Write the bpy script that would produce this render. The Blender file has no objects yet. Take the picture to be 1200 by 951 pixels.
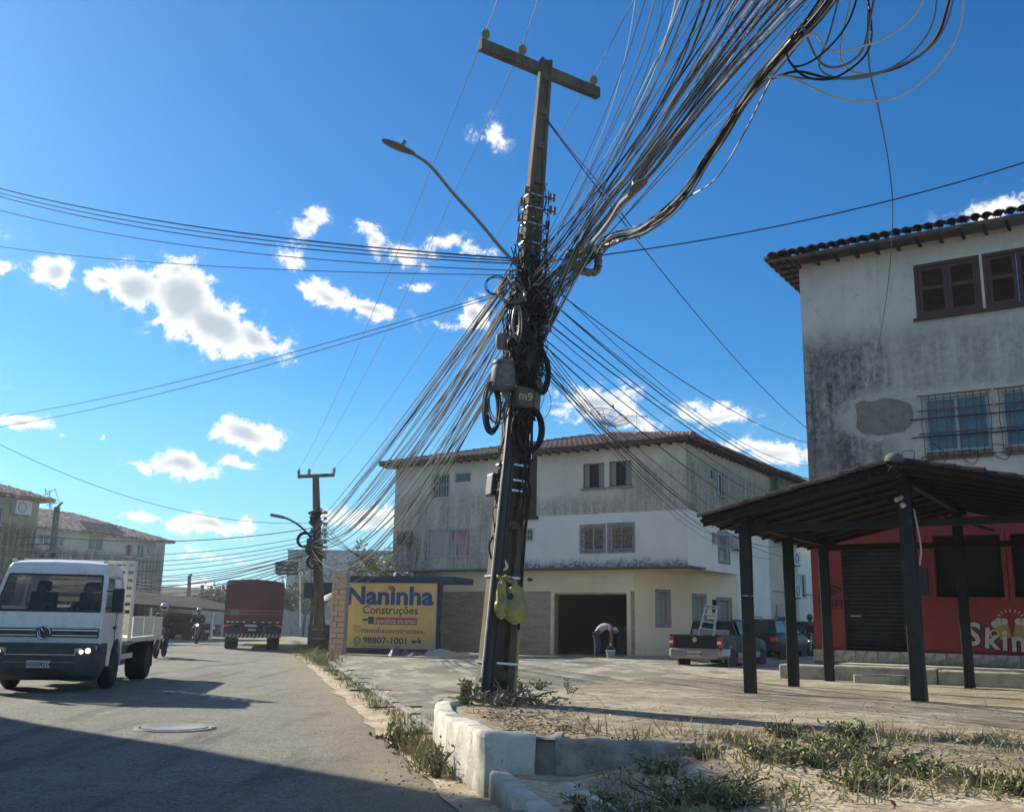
import bpy, bmesh, math, random
from mathutils import Vector, Matrix, noise as mnoise
R = math.radians
scene = bpy.context.scene
col = scene.collection
rnd = random.Random(7)

# ------------------------------------------------------------------ camera
FPX, CAMH = 1150.0, 1.4
PITCH, ROLL = math.atan(252 / 1150), R(1.03)
CF = Vector((0, math.cos(PITCH), math.sin(PITCH)))
_r0, _u0 = Vector((1, 0, 0)), Vector((0, -math.sin(PITCH), math.cos(PITCH)))
CR = _r0 * math.cos(ROLL) + _u0 * math.sin(ROLL)
CU = -_r0 * math.sin(ROLL) + _u0 * math.cos(ROLL)
C0 = Vector((0, 0, CAMH))
cd = bpy.data.cameras.new('camera')
cam = bpy.data.objects.new('camera', cd); col.objects.link(cam)
cd.sensor_fit = 'HORIZONTAL'; cd.sensor_width = 36.0; cd.lens = 36.0 * FPX / 1200
cd.clip_start = 0.05; cd.clip_end = 6000
cam.matrix_world = Matrix(((CR.x, CU.x, -CF.x, 0), (CR.y, CU.y, -CF.y, 0), (CR.z, CU.z, -CF.z, CAMH), (0, 0, 0, 1)))
scene.camera = cam

# ------------------------------------------------------------------ light
SUN_EL = R(27)
SUN_H = Vector((-.774, .633))            # horizontal direction towards the sun
SUN_AZ = math.atan2(SUN_H.x, SUN_H.y)
sl = bpy.data.lights.new('sun', 'SUN'); sl.energy = 5.0; sl.angle = R(0.55); sl.color = (1, .91, .76)
so = bpy.data.objects.new('sun', sl); col.objects.link(so)
sd = Vector((math.sin(SUN_AZ) * math.cos(SUN_EL), math.cos(SUN_AZ) * math.cos(SUN_EL), math.sin(SUN_EL)))
so.rotation_euler = sd.to_track_quat('Z', 'Y').to_euler(); so.location = (-30, 25, 40)
scene.view_settings.view_transform = 'Standard'; scene.view_settings.look = 'None'
scene.view_settings.exposure = 0.78; scene.view_settings.gamma = 1.0

# ------------------------------------------------------------------ pixel -> place helpers (photo is 1200 x 951)
def ray(x, y): return CF + CR * ((x - 600) / FPX) - CU * ((y - 475.5) / FPX)
def G(x, y, z=0.0):
    d = ray(x, y); return C0 + d * ((z - CAMH) / d.z)
def D(x, y, Y):
    d = ray(x, y); return C0 + d * (Y / d.y)

# ------------------------------------------------------------------ shader expression helper
class NT:
    def __init__(s, nt): s.nt = nt; s.n = nt.nodes; s.l = nt.links
    def node(s, t, **k):
        n = s.n.new(t)
        for a, b in k.items(): setattr(n, a, b)
        return n
    def put(s, sock, v):
        if isinstance(v, X): s.l.new(v.s, sock)
        elif isinstance(v, (tuple, list)) and sock.type == 'RGBA' and len(v) == 3: sock.default_value = (*v, 1)
        else: sock.default_value = v
    def math(s, op, a, b=0.0, c=None, clamp=False):
        n = s.node('ShaderNodeMath', operation=op, use_clamp=clamp)
        s.put(n.inputs[0], a); s.put(n.inputs[1], b)
        if c is not None: s.put(n.inputs[2], c)
        return X(s, n.outputs[0])
    def ss(s, x, a, b, lo=0.0, hi=1.0):
        n = s.node('ShaderNodeMapRange', interpolation_type='SMOOTHSTEP')
        s.put(n.inputs[0], x); s.put(n.inputs[1], a); s.put(n.inputs[2], b); n.inputs[3].default_value = lo; n.inputs[4].default_value = hi
        return X(s, n.outputs[0])
    def mix(s, f, a, b):
        n = s.node('ShaderNodeMix', data_type='RGBA')
        s.put(n.inputs[0], f); s.put(n.inputs[6], a); s.put(n.inputs[7], b); return X(s, n.outputs[2])
    def obj(s):
        n = s.node('ShaderNodeTexCoord'); return X(s, n.outputs['Object'])
    def pos(s):
        n = s.node('ShaderNodeNewGeometry'); return X(s, n.outputs['Position'])
    def rand(s):
        n = s.node('ShaderNodeObjectInfo'); return X(s, n.outputs['Random'])
    def sep(s, v):
        n = s.node('ShaderNodeSeparateXYZ'); s.l.new(v.s, n.inputs[0]); return [X(s, o) for o in n.outputs]
    def comb(s, x, y, z):
        n = s.node('ShaderNodeCombineXYZ'); s.put(n.inputs[0], x); s.put(n.inputs[1], y); s.put(n.inputs[2], z); return X(s, n.outputs[0])
    def scale(s, v, sx, sy, sz):
        n = s.node('ShaderNodeVectorMath', operation='MULTIPLY'); s.l.new(v.s, n.inputs[0]); n.inputs[1].default_value = (sx, sy, sz); return X(s, n.outputs[0])
    def noise(s, v, sc, det=4, ro=.55, dist=0.0):
        n = s.node('ShaderNodeTexNoise'); s.l.new(v.s, n.inputs['Vector']); n.inputs['Scale'].default_value = sc
        n.inputs['Detail'].default_value = det; n.inputs['Roughness'].default_value = ro; n.inputs['Distortion'].default_value = dist
        return X(s, n.outputs['Fac'])
    def voro(s, v, sc, feat='F1'):
        n = s.node('ShaderNodeTexVoronoi', feature=feat); s.l.new(v.s, n.inputs['Vector']); n.inputs['Scale'].default_value = sc
        return X(s, n.outputs['Distance'])
class X:
    def __init__(s, t, sock): s.t = t; s.s = sock
    def __add__(s, o): return s.t.math('ADD', s, o)
    __radd__ = __add__
    def __mul__(s, o): return s.t.math('MULTIPLY', s, o)
    __rmul__ = __mul__
    def __sub__(s, o): return s.t.math('SUBTRACT', s, o)
    def __rsub__(s, o): return s.t.math('SUBTRACT', o, s)
    def mx(s, o): return s.t.math('MAXIMUM', s, o)
    def mn(s, o): return s.t.math('MINIMUM', s, o)
    def cl(s): return s.t.math('ADD', s, 0.0, clamp=True)

def M(name, colfn, rough=.8, bump=None, bstr=.3, bdist=.02, metal=0.0, spec=None, coat=0.0, emit=None):
    m = bpy.data.materials.new(name); m.use_nodes = True
    t = NT(m.node_tree); b = t.n['Principled BSDF']
    c = colfn(t) if callable(colfn) else colfn
    t.put(b.inputs['Base Color'], c)
    t.put(b.inputs['Roughness'], rough(t) if callable(rough) else rough)
    b.inputs['Metallic'].default_value = metal
    if spec is not None: b.inputs['Specular IOR Level'].default_value = spec
    if coat: b.inputs['Coat Weight'].default_value = coat; b.inputs['Coat Roughness'].default_value = .08
    if emit: b.inputs['Emission Color'].default_value = (*emit[0], 1); b.inputs['Emission Strength'].default_value = emit[1]
    if bump:
        h = bump(t); n = t.node('ShaderNodeBump'); n.inputs['Strength'].default_value = bstr; n.inputs['Distance'].default_value = bdist
        t.l.new(h.s, n.inputs['Height']); t.l.new(n.outputs[0], b.inputs['Normal'])
    return m
def mottled(c, d, sc=6, lo=.35, hi=.7, world=False, amt=1.0):
    def f(t):
        v = t.pos() if world else t.obj()
        n = t.noise(v, sc, 6, .65)
        return t.mix(t.ss(n, lo, hi) * amt, c, d)
    return f
def nb(sc, det=5, world=False):
    return lambda t: t.noise(t.pos() if world else t.obj(), sc, det, .6)

# ------------------------------------------------------------------ world: sky with clouds
w = bpy.data.worlds.new('World'); scene.world = w; w.use_nodes = True
t = NT(w.node_tree); bg = t.n['Background']
sky = t.node('ShaderNodeTexSky', sky_type='NISHITA'); sky.sun_disc = False
sky.sun_elevation = SUN_EL; sky.sun_rotation = SUN_AZ; sky.air_density = 1.0; sky.dust_density = .25; sky.ozone_density = 2.0; sky.altitude = 0
gen = X(t, t.node('ShaderNodeTexCoord').outputs['Generated'])
gx, gy, gz = t.sep(gen)
az = t.math('ARCTAN2', gx, gy); el = t.math('ARCSINE', gz)
uv = t.comb(az, el, 0.0)
wn = t.node('ShaderNodeTexNoise'); t.l.new(uv.s, wn.inputs['Vector']); wn.inputs['Scale'].default_value = 22; wn.inputs['Detail'].default_value = 3
wv = t.node('ShaderNodeVectorMath', operation='SUBTRACT'); t.l.new(wn.outputs['Color'], wv.inputs[0]); wv.inputs[1].default_value = (.5, .5, .5)
ws = t.node('ShaderNodeVectorMath', operation='MULTIPLY_ADD'); t.l.new(wv.outputs[0], ws.inputs[0]); ws.inputs[1].default_value = (.035, .028, 0); t.l.new(uv.s, ws.inputs[2])
wuv = X(t, ws.outputs[0])
CLOUDS = [  # px, py, rx, ry, angle, weight
 (62,320,34,22,-10,1), (118,330,30,14,-5,.8), (165,338,50,26,-8,1), (215,352,52,40,-25,1.25), (250,380,60,32,-30,1.15), (300,396,46,22,-15,1), (205,318,26,16,20,.8),
 (362,260,24,20,20,.85), (344,303,20,12,-20,.7), (440,280,26,13,-30,.8), (478,296,34,14,-18,.7), (540,290,38,10,-5,.6), (382,346,36,14,-20,.9), (432,364,44,12,-12,.9), (490,340,18,7,0,.6),
 (556,370,26,20,20,.9), (525,383,18,8,0,.5), (288,507,50,17,-5,1), (212,545,52,16,-4,1), (268,541,20,8,0,.7), (30,495,38,10,-3,.85), (245,617,66,12,-4,.9), (175,605,26,6,0,.7),
 (435,604,50,17,4,.85), (700,470,56,22,0,1), (745,490,36,16,-20,.95), (840,488,46,13,-5,.8), (805,482,18,10,0,.6), (900,533,60,14,-6,.8), (948,538,14,8,0,.6), (575,155,18,13,-20,.5), (1180,236,50,14,6,.6),
 (4,312,14,11,0,.7), (122,515,7,4,0,.5), (255,690,70,6,0,.6), (230,655,60,7,0,.45), (1260,560,60,18,0,.9), (-80,420,70,26,0,.9), (-60,250,60,20,0,.8), (1330,330,60,30,0,.9)]
fld = None
for (px, py, rx, ry, an, wt) in CLOUDS:
    d = ray(px, py).normalized(); d2 = ray(px + 10, py).normalized()
    a0, e0 = math.atan2(d.x, d.y), math.asin(d.z)
    k = abs(math.atan2(d2.x, d2.y) - a0) / 10; kv = 1 / 1150 * (FPX / math.hypot(FPX, py - 475)) ** 2
    mp = t.node('ShaderNodeMapping', vector_type='TEXTURE'); t.l.new(wuv.s, mp.inputs['Vector'])
    mp.inputs['Location'].default_value = (a0, e0, 0); mp.inputs['Rotation'].default_value = (0, 0, R(an)); mp.inputs['Scale'].default_value = (rx * k * 1.14, ry * kv * 1.14, 1)
    ln = t.node('ShaderNodeVectorMath', operation='LENGTH'); t.l.new(mp.outputs[0], ln.inputs[0])
    f = (1.0 - X(t, ln.outputs['Value'])) * wt
    fld = f if fld is None else t.math('SMOOTH_MAX', fld, f, .12)
# unseen brighter clouds added out of view to throw neutral light on shaded walls
away = t.ss(t.math('ABSOLUTE', az), .72, .95).mx(t.ss(el, .78, .95))
sc_ = t.noise(t.scale(gen, 1, 1, 2.2), 3.2, 5, .55)
fld = t.math('MAXIMUM', fld, (t.ss(sc_, .50, .66) * 1.5 - .6) * away - (1.0 - away) * 3.0)
n1 = t.noise(t.scale(uv, 1, 1.3, 1), 34, 9, .66, .4); n2 = t.noise(uv, 150, 6, .7)
field = fld + (n1 - .5) * 2.4 + (n2 - .5) * .8
alpha = t.ss(field, .02, .5).mx(t.ss(fld + (n1 - .5) * 3.4 + (n2 - .5) * .8, -.15, 1.1) * .5)
thick = t.ss(fld + (n1 - .5) * .5, .42, .95)
side = t.ss(t.noise(uv, 60, 5, .6), .35, .65)
ccol = t.mix(thick * .9, (1.0, .99, .95), (.40, .47, .55))
ccol = t.mix(side * .18, ccol, (.62, .68, .75))
hsv = t.node('ShaderNodeHueSaturation'); hsv.inputs['Hue'].default_value = .5; hsv.inputs['Saturation'].default_value = 1.22; t.l.new(sky.outputs[0], hsv.inputs['Color'])
SKYS = .1
csc = t.node('ShaderNodeVectorMath', operation='SCALE'); t.l.new(ccol.s, csc.inputs[0]); t.put(csc.inputs['Scale'], (.68 + away * .5) * (1.0 / SKYS))
tint = t.node('ShaderNodeMix', data_type='RGBA', blend_type='MULTIPLY'); tint.inputs[0].default_value = 1.0; t.l.new(hsv.outputs[0], tint.inputs[6]); tint.inputs[7].default_value = (.26, .62, .84, 1)
lowh = t.ss(el, .27, -.03)                                   # humid pale blue air near the horizon
airc = t.node('ShaderNodeVectorMath', operation='SCALE'); airc.inputs[0].default_value = (.22, .45, .58); airc.inputs['Scale'].default_value = 1.0 / SKYS
skyc = t.mix(lowh * .8, X(t, tint.outputs[2]), X(t, airc.outputs[0]))
full = t.mix(alpha * .96, skyc, X(t, csc.outputs[0]))
t.l.new(full.s, bg.inputs['Color']); bg.inputs['Strength'].default_value = SKYS

# ------------------------------------------------------------------ mesh helpers
WM = {}                                                    # world matrix of every parent, kept by hand
def tag(o, label=None, cat=None, group=None, kind=None):
    if label: o['label'] = label
    if cat: o['category'] = cat
    if group: o['group'] = group
    if kind: o['kind'] = kind
    return o
def empty(name, loc, rz=0.0, label=None, cat=None, group=None, mtx=None):
    o = bpy.data.objects.new(name, None); col.objects.link(o); o.empty_display_size = .2
    m = mtx if mtx is not None else Matrix.Translation(Vector(loc)) @ Matrix.Rotation(rz, 4, 'Z')
    o.matrix_world = m; WM[o.name] = m.copy()
    return tag(o, label, cat, group)
class MB:
    def __init__(s): s.v = []; s.f = []; s.m = []; s.mi = 0; s.T = None
    def add(s, vs, fs):
        b = len(s.v)
        s.v += [Vector(v) if s.T is None else s.T @ Vector(v) for v in vs]
        for f in fs: s.f.append([b + i for i in f]); s.m.append(s.mi)
        return s
    def box(s, x0, x1, y0, y1, z0, z1):
        return s.add([(x0,y0,z0),(x1,y0,z0),(x1,y1,z0),(x0,y1,z0),(x0,y0,z1),(x1,y0,z1),(x1,y1,z1),(x0,y1,z1)],
                     [(0,3,2,1),(4,5,6,7),(0,1,5,4),(1,2,6,5),(2,3,7,6),(3,0,4,7)])
    def cbox(s, c, sz, rot=None):
        m = Matrix.Translation(Vector(c)) @ (rot.to_4x4() if rot is not None else Matrix())
        a, b, d = [q / 2 for q in sz]
        vs = [m @ Vector(p) for p in [(-a,-b,-d),(a,-b,-d),(a,b,-d),(-a,b,-d),(-a,-b,d),(a,-b,d),(a,b,d),(-a,b,d)]]
        return s.add(vs, [(0,3,2,1),(4,5,6,7),(0,1,5,4),(1,2,6,5),(2,3,7,6),(3,0,4,7)])
    def tube(s, pts, r, n=6, cap=True):
        pts = [Vector(p) for p in pts]; k = len(pts); rr = r if isinstance(r, (list, tuple)) else [r] * k
        vs = []; up = None
        for i, p in enumerate(pts):
            d = (pts[min(i + 1, k - 1)] - pts[max(i - 1, 0)])
            d = d.normalized() if d.length > 1e-9 else Vector((0, 0, 1))
            if up is None: up = Vector((0, 0, 1)) if abs(d.z) < .9 else Vector((1, 0, 0))
            a = d.cross(up)
            if a.length < 1e-6: a = d.orthogonal()
            a.normalize(); b = a.cross(d).normalized(); up = b
            for j in range(n):
                th = 2 * math.pi * j / n
                vs.append(p + (a * math.cos(th) + b * math.sin(th)) * rr[i])
        fs = [(i * n + j, i * n + (j + 1) % n, (i + 1) * n + (j + 1) % n, (i + 1) * n + j) for i in range(k - 1) for j in range(n)]
        if cap: fs += [tuple(range(n)), tuple((k - 1) * n + j for j in reversed(range(n)))]
        return s.add(vs, fs)
    def cyl(s, p0, p1, r0, r1=None, n=12): return s.tube([p0, p1], [r0, r0 if r1 is None else r1], n)
    def lathe(s, prof, c=(0, 0, 0), n=16, rot=None):       # prof: (r, z)
        m = Matrix.Translation(Vector(c)) @ (rot.to_4x4() if rot is not None else Matrix())
        vs = [m @ Vector((r * math.cos(2 * math.pi * j / n), r * math.sin(2 * math.pi * j / n), z)) for r, z in prof for j in range(n)]
        k = len(prof)
        fs = [(i * n + j, i * n + (j + 1) % n, (i + 1) * n + (j + 1) % n, (i + 1) * n + j) for i in range(k - 1) for j in range(n)]
        fs += [tuple(reversed(range(n))), tuple((k - 1) * n + j for j in range(n))]
        return s.add(vs, fs)
    def prism(s, poly, axis, d0, d1):                      # poly 2-D; axis: which coordinate is extruded
        def mk(p, d): return {'x': (d, p[0], p[1]), 'y': (p[0], d, p[1]), 'z': (p[0], p[1], d)}[axis]
        n = len(poly); vs = [mk(p, d0) for p in poly] + [mk(p, d1) for p in poly]
        fs = [tuple(reversed(range(n))), tuple(range(n, 2 * n))] + [(i, (i + 1) % n, n + (i + 1) % n, n + i) for i in range(n)]
        return s.add(vs, fs)
    def torus(s, c, R_, r, rot=None, n=20, k=8, a0=0, a1=2 * math.pi):
        m = Matrix.Translation(Vector(c)) @ (rot.to_4x4() if rot is not None else Matrix())
        full_ = abs(a1 - a0 - 2 * math.pi) < 1e-4
        pts = [m @ Vector((R_ * math.cos(a0 + (a1 - a0) * i / n), R_ * math.sin(a0 + (a1 - a0) * i / n), 0)) for i in range(n + (0 if full_ else 1))]
        if full_: pts += [pts[0], pts[1]]
        return s.tube(pts, r, k, cap=not full_)
    def blob(s, c, rad, n=10, k=7, rough=0.0, seed=0):
        vs = []; rx, ry, rz = rad if isinstance(rad, (tuple, list)) else (rad,) * 3
        for i in range(k + 1):
            ph = math.pi * i / k
            for j in range(n):
                th = 2 * math.pi * j / n
                d = Vector((math.sin(ph) * math.cos(th), math.sin(ph) * math.sin(th), math.cos(ph)))
                q = 1 + rough * mnoise.noise(d * 2.1 + Vector((seed * 3.7, seed, 0)))
                vs.append(Vector(c) + Vector((d.x * rx, d.y * ry, d.z * rz)) * q)
        fs = [(i * n + j, (i + 1) * n + j, (i + 1) * n + (j + 1) % n, i * n + (j + 1) % n) for i in range(k) for j in range(n)]
        return s.add(vs, fs)
    def build(s, name, mats, parent=None, world=False, smooth=False, bevel=0.0, ang=35):
        me = bpy.data.meshes.new(name)
        vs = s.v
        if world and parent is not None:
            im = WM[parent.name].inverted(); vs = [im @ v for v in vs]
        me.from_pydata([tuple(v) for v in vs], [], s.f)
        if not isinstance(mats, (list, tuple)): mats = [mats]
        for m in mats: me.materials.append(m)
        if len(mats) > 1: me.polygons.foreach_set('material_index', s.m)
        if smooth:
            me.polygons.foreach_set('use_smooth', [True] * len(me.polygons)); me.set_sharp_from_angle(angle=R(ang))
        me.update()
        bm = bmesh.new(); bm.from_mesh(me); bmesh.ops.recalc_face_normals(bm, faces=bm.faces); bm.to_mesh(me); bm.free()
        o = bpy.data.objects.new(name, me); col.objects.link(o)
        if parent is not None:
            o.parent = parent; WM[o.name] = WM[parent.name].copy()
        else: WM[o.name] = Matrix()
        if bevel:
            md = o.modifiers.new('bevel', 'BEVEL'); md.width = bevel; md.segments = 2; md.limit_method = 'ANGLE'; md.angle_limit = R(40)
        return o
def dup(o, name=None, parent=None, mtx=None):              # a copy sharing mesh data
    c = o.copy(); col.objects.link(c)
    if parent is not None: c.parent = parent
    if mtx is not None: c.matrix_local = mtx
    return c
def clone_tree(o, mtx, label=None, parent=None):
    c = o.copy(); col.objects.link(c); c.parent = parent
    if mtx is not None: c.matrix_world = mtx; WM[c.name] = mtx.copy()
    if label: c['label'] = label
    for ch in o.children:
        d = ch.copy(); col.objects.link(d); d.parent = c
        for g in ch.children:
            e = g.copy(); col.objects.link(e); e.parent = d
    return c
def catmull(pts, n=8):
    pts = [Vector(p) for p in pts]; out = []
    P = [pts[0] * 2 - pts[1]] + pts + [pts[-1] * 2 - pts[-2]]
    for i in range(1, len(P) - 2):
        for k in range(n):
            u = k / n; a, b, c, d = P[i - 1], P[i], P[i + 1], P[i + 2]
            out.append(.5 * ((2 * b) + (c - a) * u + (2 * a - 5 * b + 4 * c - d) * u * u + (3 * b - a - 3 * c + d) * u ** 3))
    out.append(pts[-1]); return out
_txt = {}
def text_mb(body, size, thick=.003, bold=0.0, align='CENTER', shear=0.0, sx=1.0):
    cu = bpy.data.curves.new('lettering', 'FONT'); cu.body = body; cu.size = size; cu.extrude = thick; cu.offset = bold; cu.align_x = align; cu.shear = shear; cu.resolution_u = 3
    ob = bpy.data.objects.new('lettering', cu); col.objects.link(ob)
    bpy.context.view_layer.update()
    me = bpy.data.meshes.new_from_object(ob.evaluated_get(bpy.context.evaluated_depsgraph_get()))
    mb = MB(); mb.add([Vector((v.co.x * sx, -v.co.z, v.co.y)) for v in me.vertices], [tuple(p.vertices) for p in me.polygons])
    bpy.data.objects.remove(ob); bpy.data.meshes.remove(me); bpy.data.curves.remove(cu)
    return mb
def shift(mb, x, y, z, rz=0.0):
    m = Matrix.Translation((x, y, z)) @ Matrix.Rotation(rz, 4, 'Y'); mb.v = [m @ v for v in mb.v]; return mb
def skin_mb(name, joints, edges, mat, parent, sub=2, root=0):   # joints: [(x,y,z,r)]
    me = bpy.data.meshes.new(name); me.from_pydata([j[:3] for j in joints], edges, []); me.materials.append(mat)
    o = bpy.data.objects.new(name, me); col.objects.link(o); o.parent = parent; WM[o.name] = WM[parent.name].copy()
    md = o.modifiers.new('skin', 'SKIN'); md.use_smooth_shade = True
    for i, sv in enumerate(me.skin_vertices[0].data):
        sv.radius = (joints[i][3], joints[i][3] if len(joints[i]) < 5 else joints[i][4]); sv.use_root = (i == root)
    ms = o.modifiers.new('subdivision', 'SUBSURF'); ms.levels = 1; ms.render_levels = sub
    return o

# ------------------------------------------------------------------ materials
def lin(r, g, b): return tuple(((c / 255) / 12.92 if c / 255 <= .04045 else ((c / 255 + .055) / 1.055) ** 2.4) for c in (r, g, b))
def c_asphalt(t):
    p = t.pos(); x, y, z = t.sep(p)
    fine = t.noise(p, 34, 5, .8); mid = t.noise(p, .7, 8, .72); stone = t.voro(p, 42); pat = t.noise(t.scale(p, 1.0, .5, 1), 1.1, 8, .72)
    c = t.mix(t.ss(mid, .38, .62), (.085, .095, .085), (.21, .215, .185))
    c = t.mix(t.ss(pat, .53, .57) * .6, c, (.32, .315, .27))
    c = t.mix(t.ss(t.noise(p, 2.2, 8, .75), .53, .60) * .65, c, (.040, .045, .042))
    c = t.mix(t.ss(stone, .2, .45) * .6, c, (.42, .41, .35))
    c = t.mix(t.ss(fine, .48, .62) * .75, c, (.035, .037, .034))
    trk = t.noise(t.scale(p, 1.0, .10, 1), 1.5, 6, .6)
    c = t.mix(t.ss(trk, .52, .62) * .5, c, (.055, .058, .055))
    edge = x * .97 + y * .243 - 1.35                        # metres from the right edge of the carriageway
    dust = t.ss(edge + (t.noise(p, 1.4, 8, .75) - .5) * 3.2, -1.2, .1)
    c = t.mix(dust * .8, c, t.mix(t.ss(fine, .4, .6), (.42, .35, .24), (.27, .22, .15)))
    wob = t.noise(p, 1.1, 5, .7)
    crk = t.ss(t.math('ABSOLUTE', wob - .5), .0, .007)
    return t.mix((1.0 - crk) * t.ss(t.noise(p, .3, 3), .45, .55) * .75, c, (.02, .02, .02))
ASPH = M('asphalt', c_asphalt, .85, lambda t: t.noise(t.pos(), 30, 5, .8) * .9 + t.noise(t.pos(), 2.6, 8, .7) * 2.2, 1.0, .06)
def c_slab(t):
    p = t.pos(); x, y, z = t.sep(p)
    a = t.noise(p, .6, 8, .72); b = t.noise(p, 4.2, 8, .76); s = t.noise(t.scale(p, .35, 1.6, 1), 1.5, 8, .7)
    c = t.mix(t.ss(a, .42, .58), (.38, .325, .225), (.60, .53, .38))
    c = t.mix(t.ss(b, .51, .60) * .75, c, (.21, .18, .125))
    c = t.mix(t.ss(s, .54, .58) * .7, c, (.70, .64, .49))
    soil = t.ss(t.noise(p, 1.1, 8, .75) + (10.6 - y) * .05, .50, .58)
    c = t.mix(soil * .8, c, t.mix(t.ss(b, .42, .56), (.56, .43, .27), (.30, .225, .14)))
    wob = t.noise(p, .8, 6, .72)
    crk = t.ss(t.math('ABSOLUTE', wob - .5), .0, .006)
    c = t.mix((1.0 - crk) * .8, c, (.04, .035, .025))
    return t.mix(t.ss(t.noise(p, 30, 5, .8), .53, .64) * .7, c, (.085, .065, .045))
SLAB = M('worn_concrete', c_slab, .9, lambda t: t.noise(t.pos(), 6, 10, .8), 1.0, .10)
def c_street(t):
    p = t.pos(); a = t.noise(p, .3, 7, .68); b = t.noise(t.scale(p, 1, .35, 1), 1.3, 6, .7)
    c = t.mix(t.ss(a, .35, .65), (.15, .15, .115), (.32, .305, .235))
    c = t.mix(t.ss(b, .51, .56) * .7, c, (.48, .45, .34))
    c = t.mix(t.ss(t.noise(p, 9, 6, .75), .52, .68) * .6, c, (.065, .065, .055))
    wob = t.noise(p, .5, 6, .72)
    crk = t.ss(t.math('ABSOLUTE', wob - .5), .0, .005)
    return t.mix((1.0 - crk) * .6, c, (.04, .04, .035))
STREET = M('street_concrete', c_street, .88, lambda t: t.noise(t.pos(), 6, 9, .78), 1.0, .07)
DIRT = M('dry_soil', lambda t: t.mix(t.ss(t.noise(t.pos(), 26, 6, .8), .5, .62) * .7, t.mix(t.ss(t.noise(t.pos(), 2.2, 8, .75), .42, .58), (.38, .295, .19), (.60, .50, .34)), (.13, .10, .065)), .95, lambda t: t.noise(t.pos(), 14, 7, .7), .7, .04)
def c_terrain(t):
    p = t.pos(); a = t.noise(p, .06, 7, .65)
    return t.mix(t.ss(a, .42, .6), (.25, .21, .15), (.085, .105, .045))
TERR = M('terrain', c_terrain, .95)
def c_kerb(t):
    p = t.pos(); x, y, z = t.sep(p); n = t.noise(p, 4, 7, .7); s = t.noise(t.scale(p, 1, 1, .25), 9, 5, .65)
    c = t.mix(t.ss(n, .42, .68), (.60, .585, .51), (.40, .375, .305))
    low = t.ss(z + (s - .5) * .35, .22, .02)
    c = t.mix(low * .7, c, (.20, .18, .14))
    return t.mix(t.ss(t.noise(p, 14, 6, .75), .6, .68) * .75, c, (.17, .155, .125))
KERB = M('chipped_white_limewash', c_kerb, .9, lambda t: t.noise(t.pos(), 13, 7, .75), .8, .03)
CONC = M('grey_concrete', mottled((.30, .29, .265), (.19, .185, .165), 5, world=True), .9, nb(12, 6, True), .5, .02)
CONC_D = M('dark_concrete', mottled((.15, .145, .125), (.07, .068, .058), 4, world=True), .9, nb(12, 6, True), .5, .02)
def c_pole(t):
    v = t.obj(); a = t.noise(t.scale(v, 1, 1, .25), 4, 7, .7); b = t.noise(v, 14, 5, .7)
    c = t.mix(t.ss(a, .35, .68), (.15, .118, .08), (.055, .045, .034))
    return t.mix(t.ss(b, .58, .78) * .6, c, (.22, .19, .14))
POLE = M('weathered_pole_concrete', c_pole, .9, nb(22, 6), .6, .015)
GALV = M('galvanised_steel', mottled((.52, .53, .53), (.33, .34, .34), 12), .45, metal=.7)
BANDM = M('steel_band', (.62, .64, .64), .35, metal=.8)
CAB_D = M('cable_black', (.012, .013, .015), .6, spec=.25)
CAB_G = M('cable_grey', (.13, .135, .135), .38)
CAB_L = M('cable_pale', (.50, .51, .49), .35)
BLK = M('black_plastic', (.02, .021, .023), .5)
GRYP = M('grey_plastic', mottled((.17, .175, .165), (.09, .09, .085), 10), .6)
def c_porc(t): return (.33, .36, .30)
PORC = M('porcelain', (.24, .27, .22), .25)
RUST = M('rusty_steel', mottled((.20, .105, .06), (.10, .06, .04), 25), .8)
LAMPM = M('lamp_housing', (.13, .13, .12), .5)
def glassmat(name, c, rough=.06, alpha=.45):
    m = bpy.data.materials.new(name); m.use_nodes = True; t = NT(m.node_tree); b = t.n['Principled BSDF']
    b.inputs['Base Color'].default_value = (*c, 1); b.inputs['Roughness'].default_value = rough; b.inputs['Alpha'].default_value = alpha; b.inputs['Specular IOR Level'].default_value = .7
    return m
GLASS = glassmat('window_glass', (.03, .04, .045), .07, .75)
WSCR = glassmat('windscreen_glass', (.05, .065, .07), .05, .30)
DGLASS = M('dark_glass', (.015, .02, .022), .06, spec=.7)
BLUEG = M('bluish_pane', mottled((.10, .19, .24), (.16, .26, .31), 3), .2)
INNER = M('dark_interior', (.018, .018, .018), .95)
ALU = M('white_aluminium', (.55, .56, .55), .45)
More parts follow.
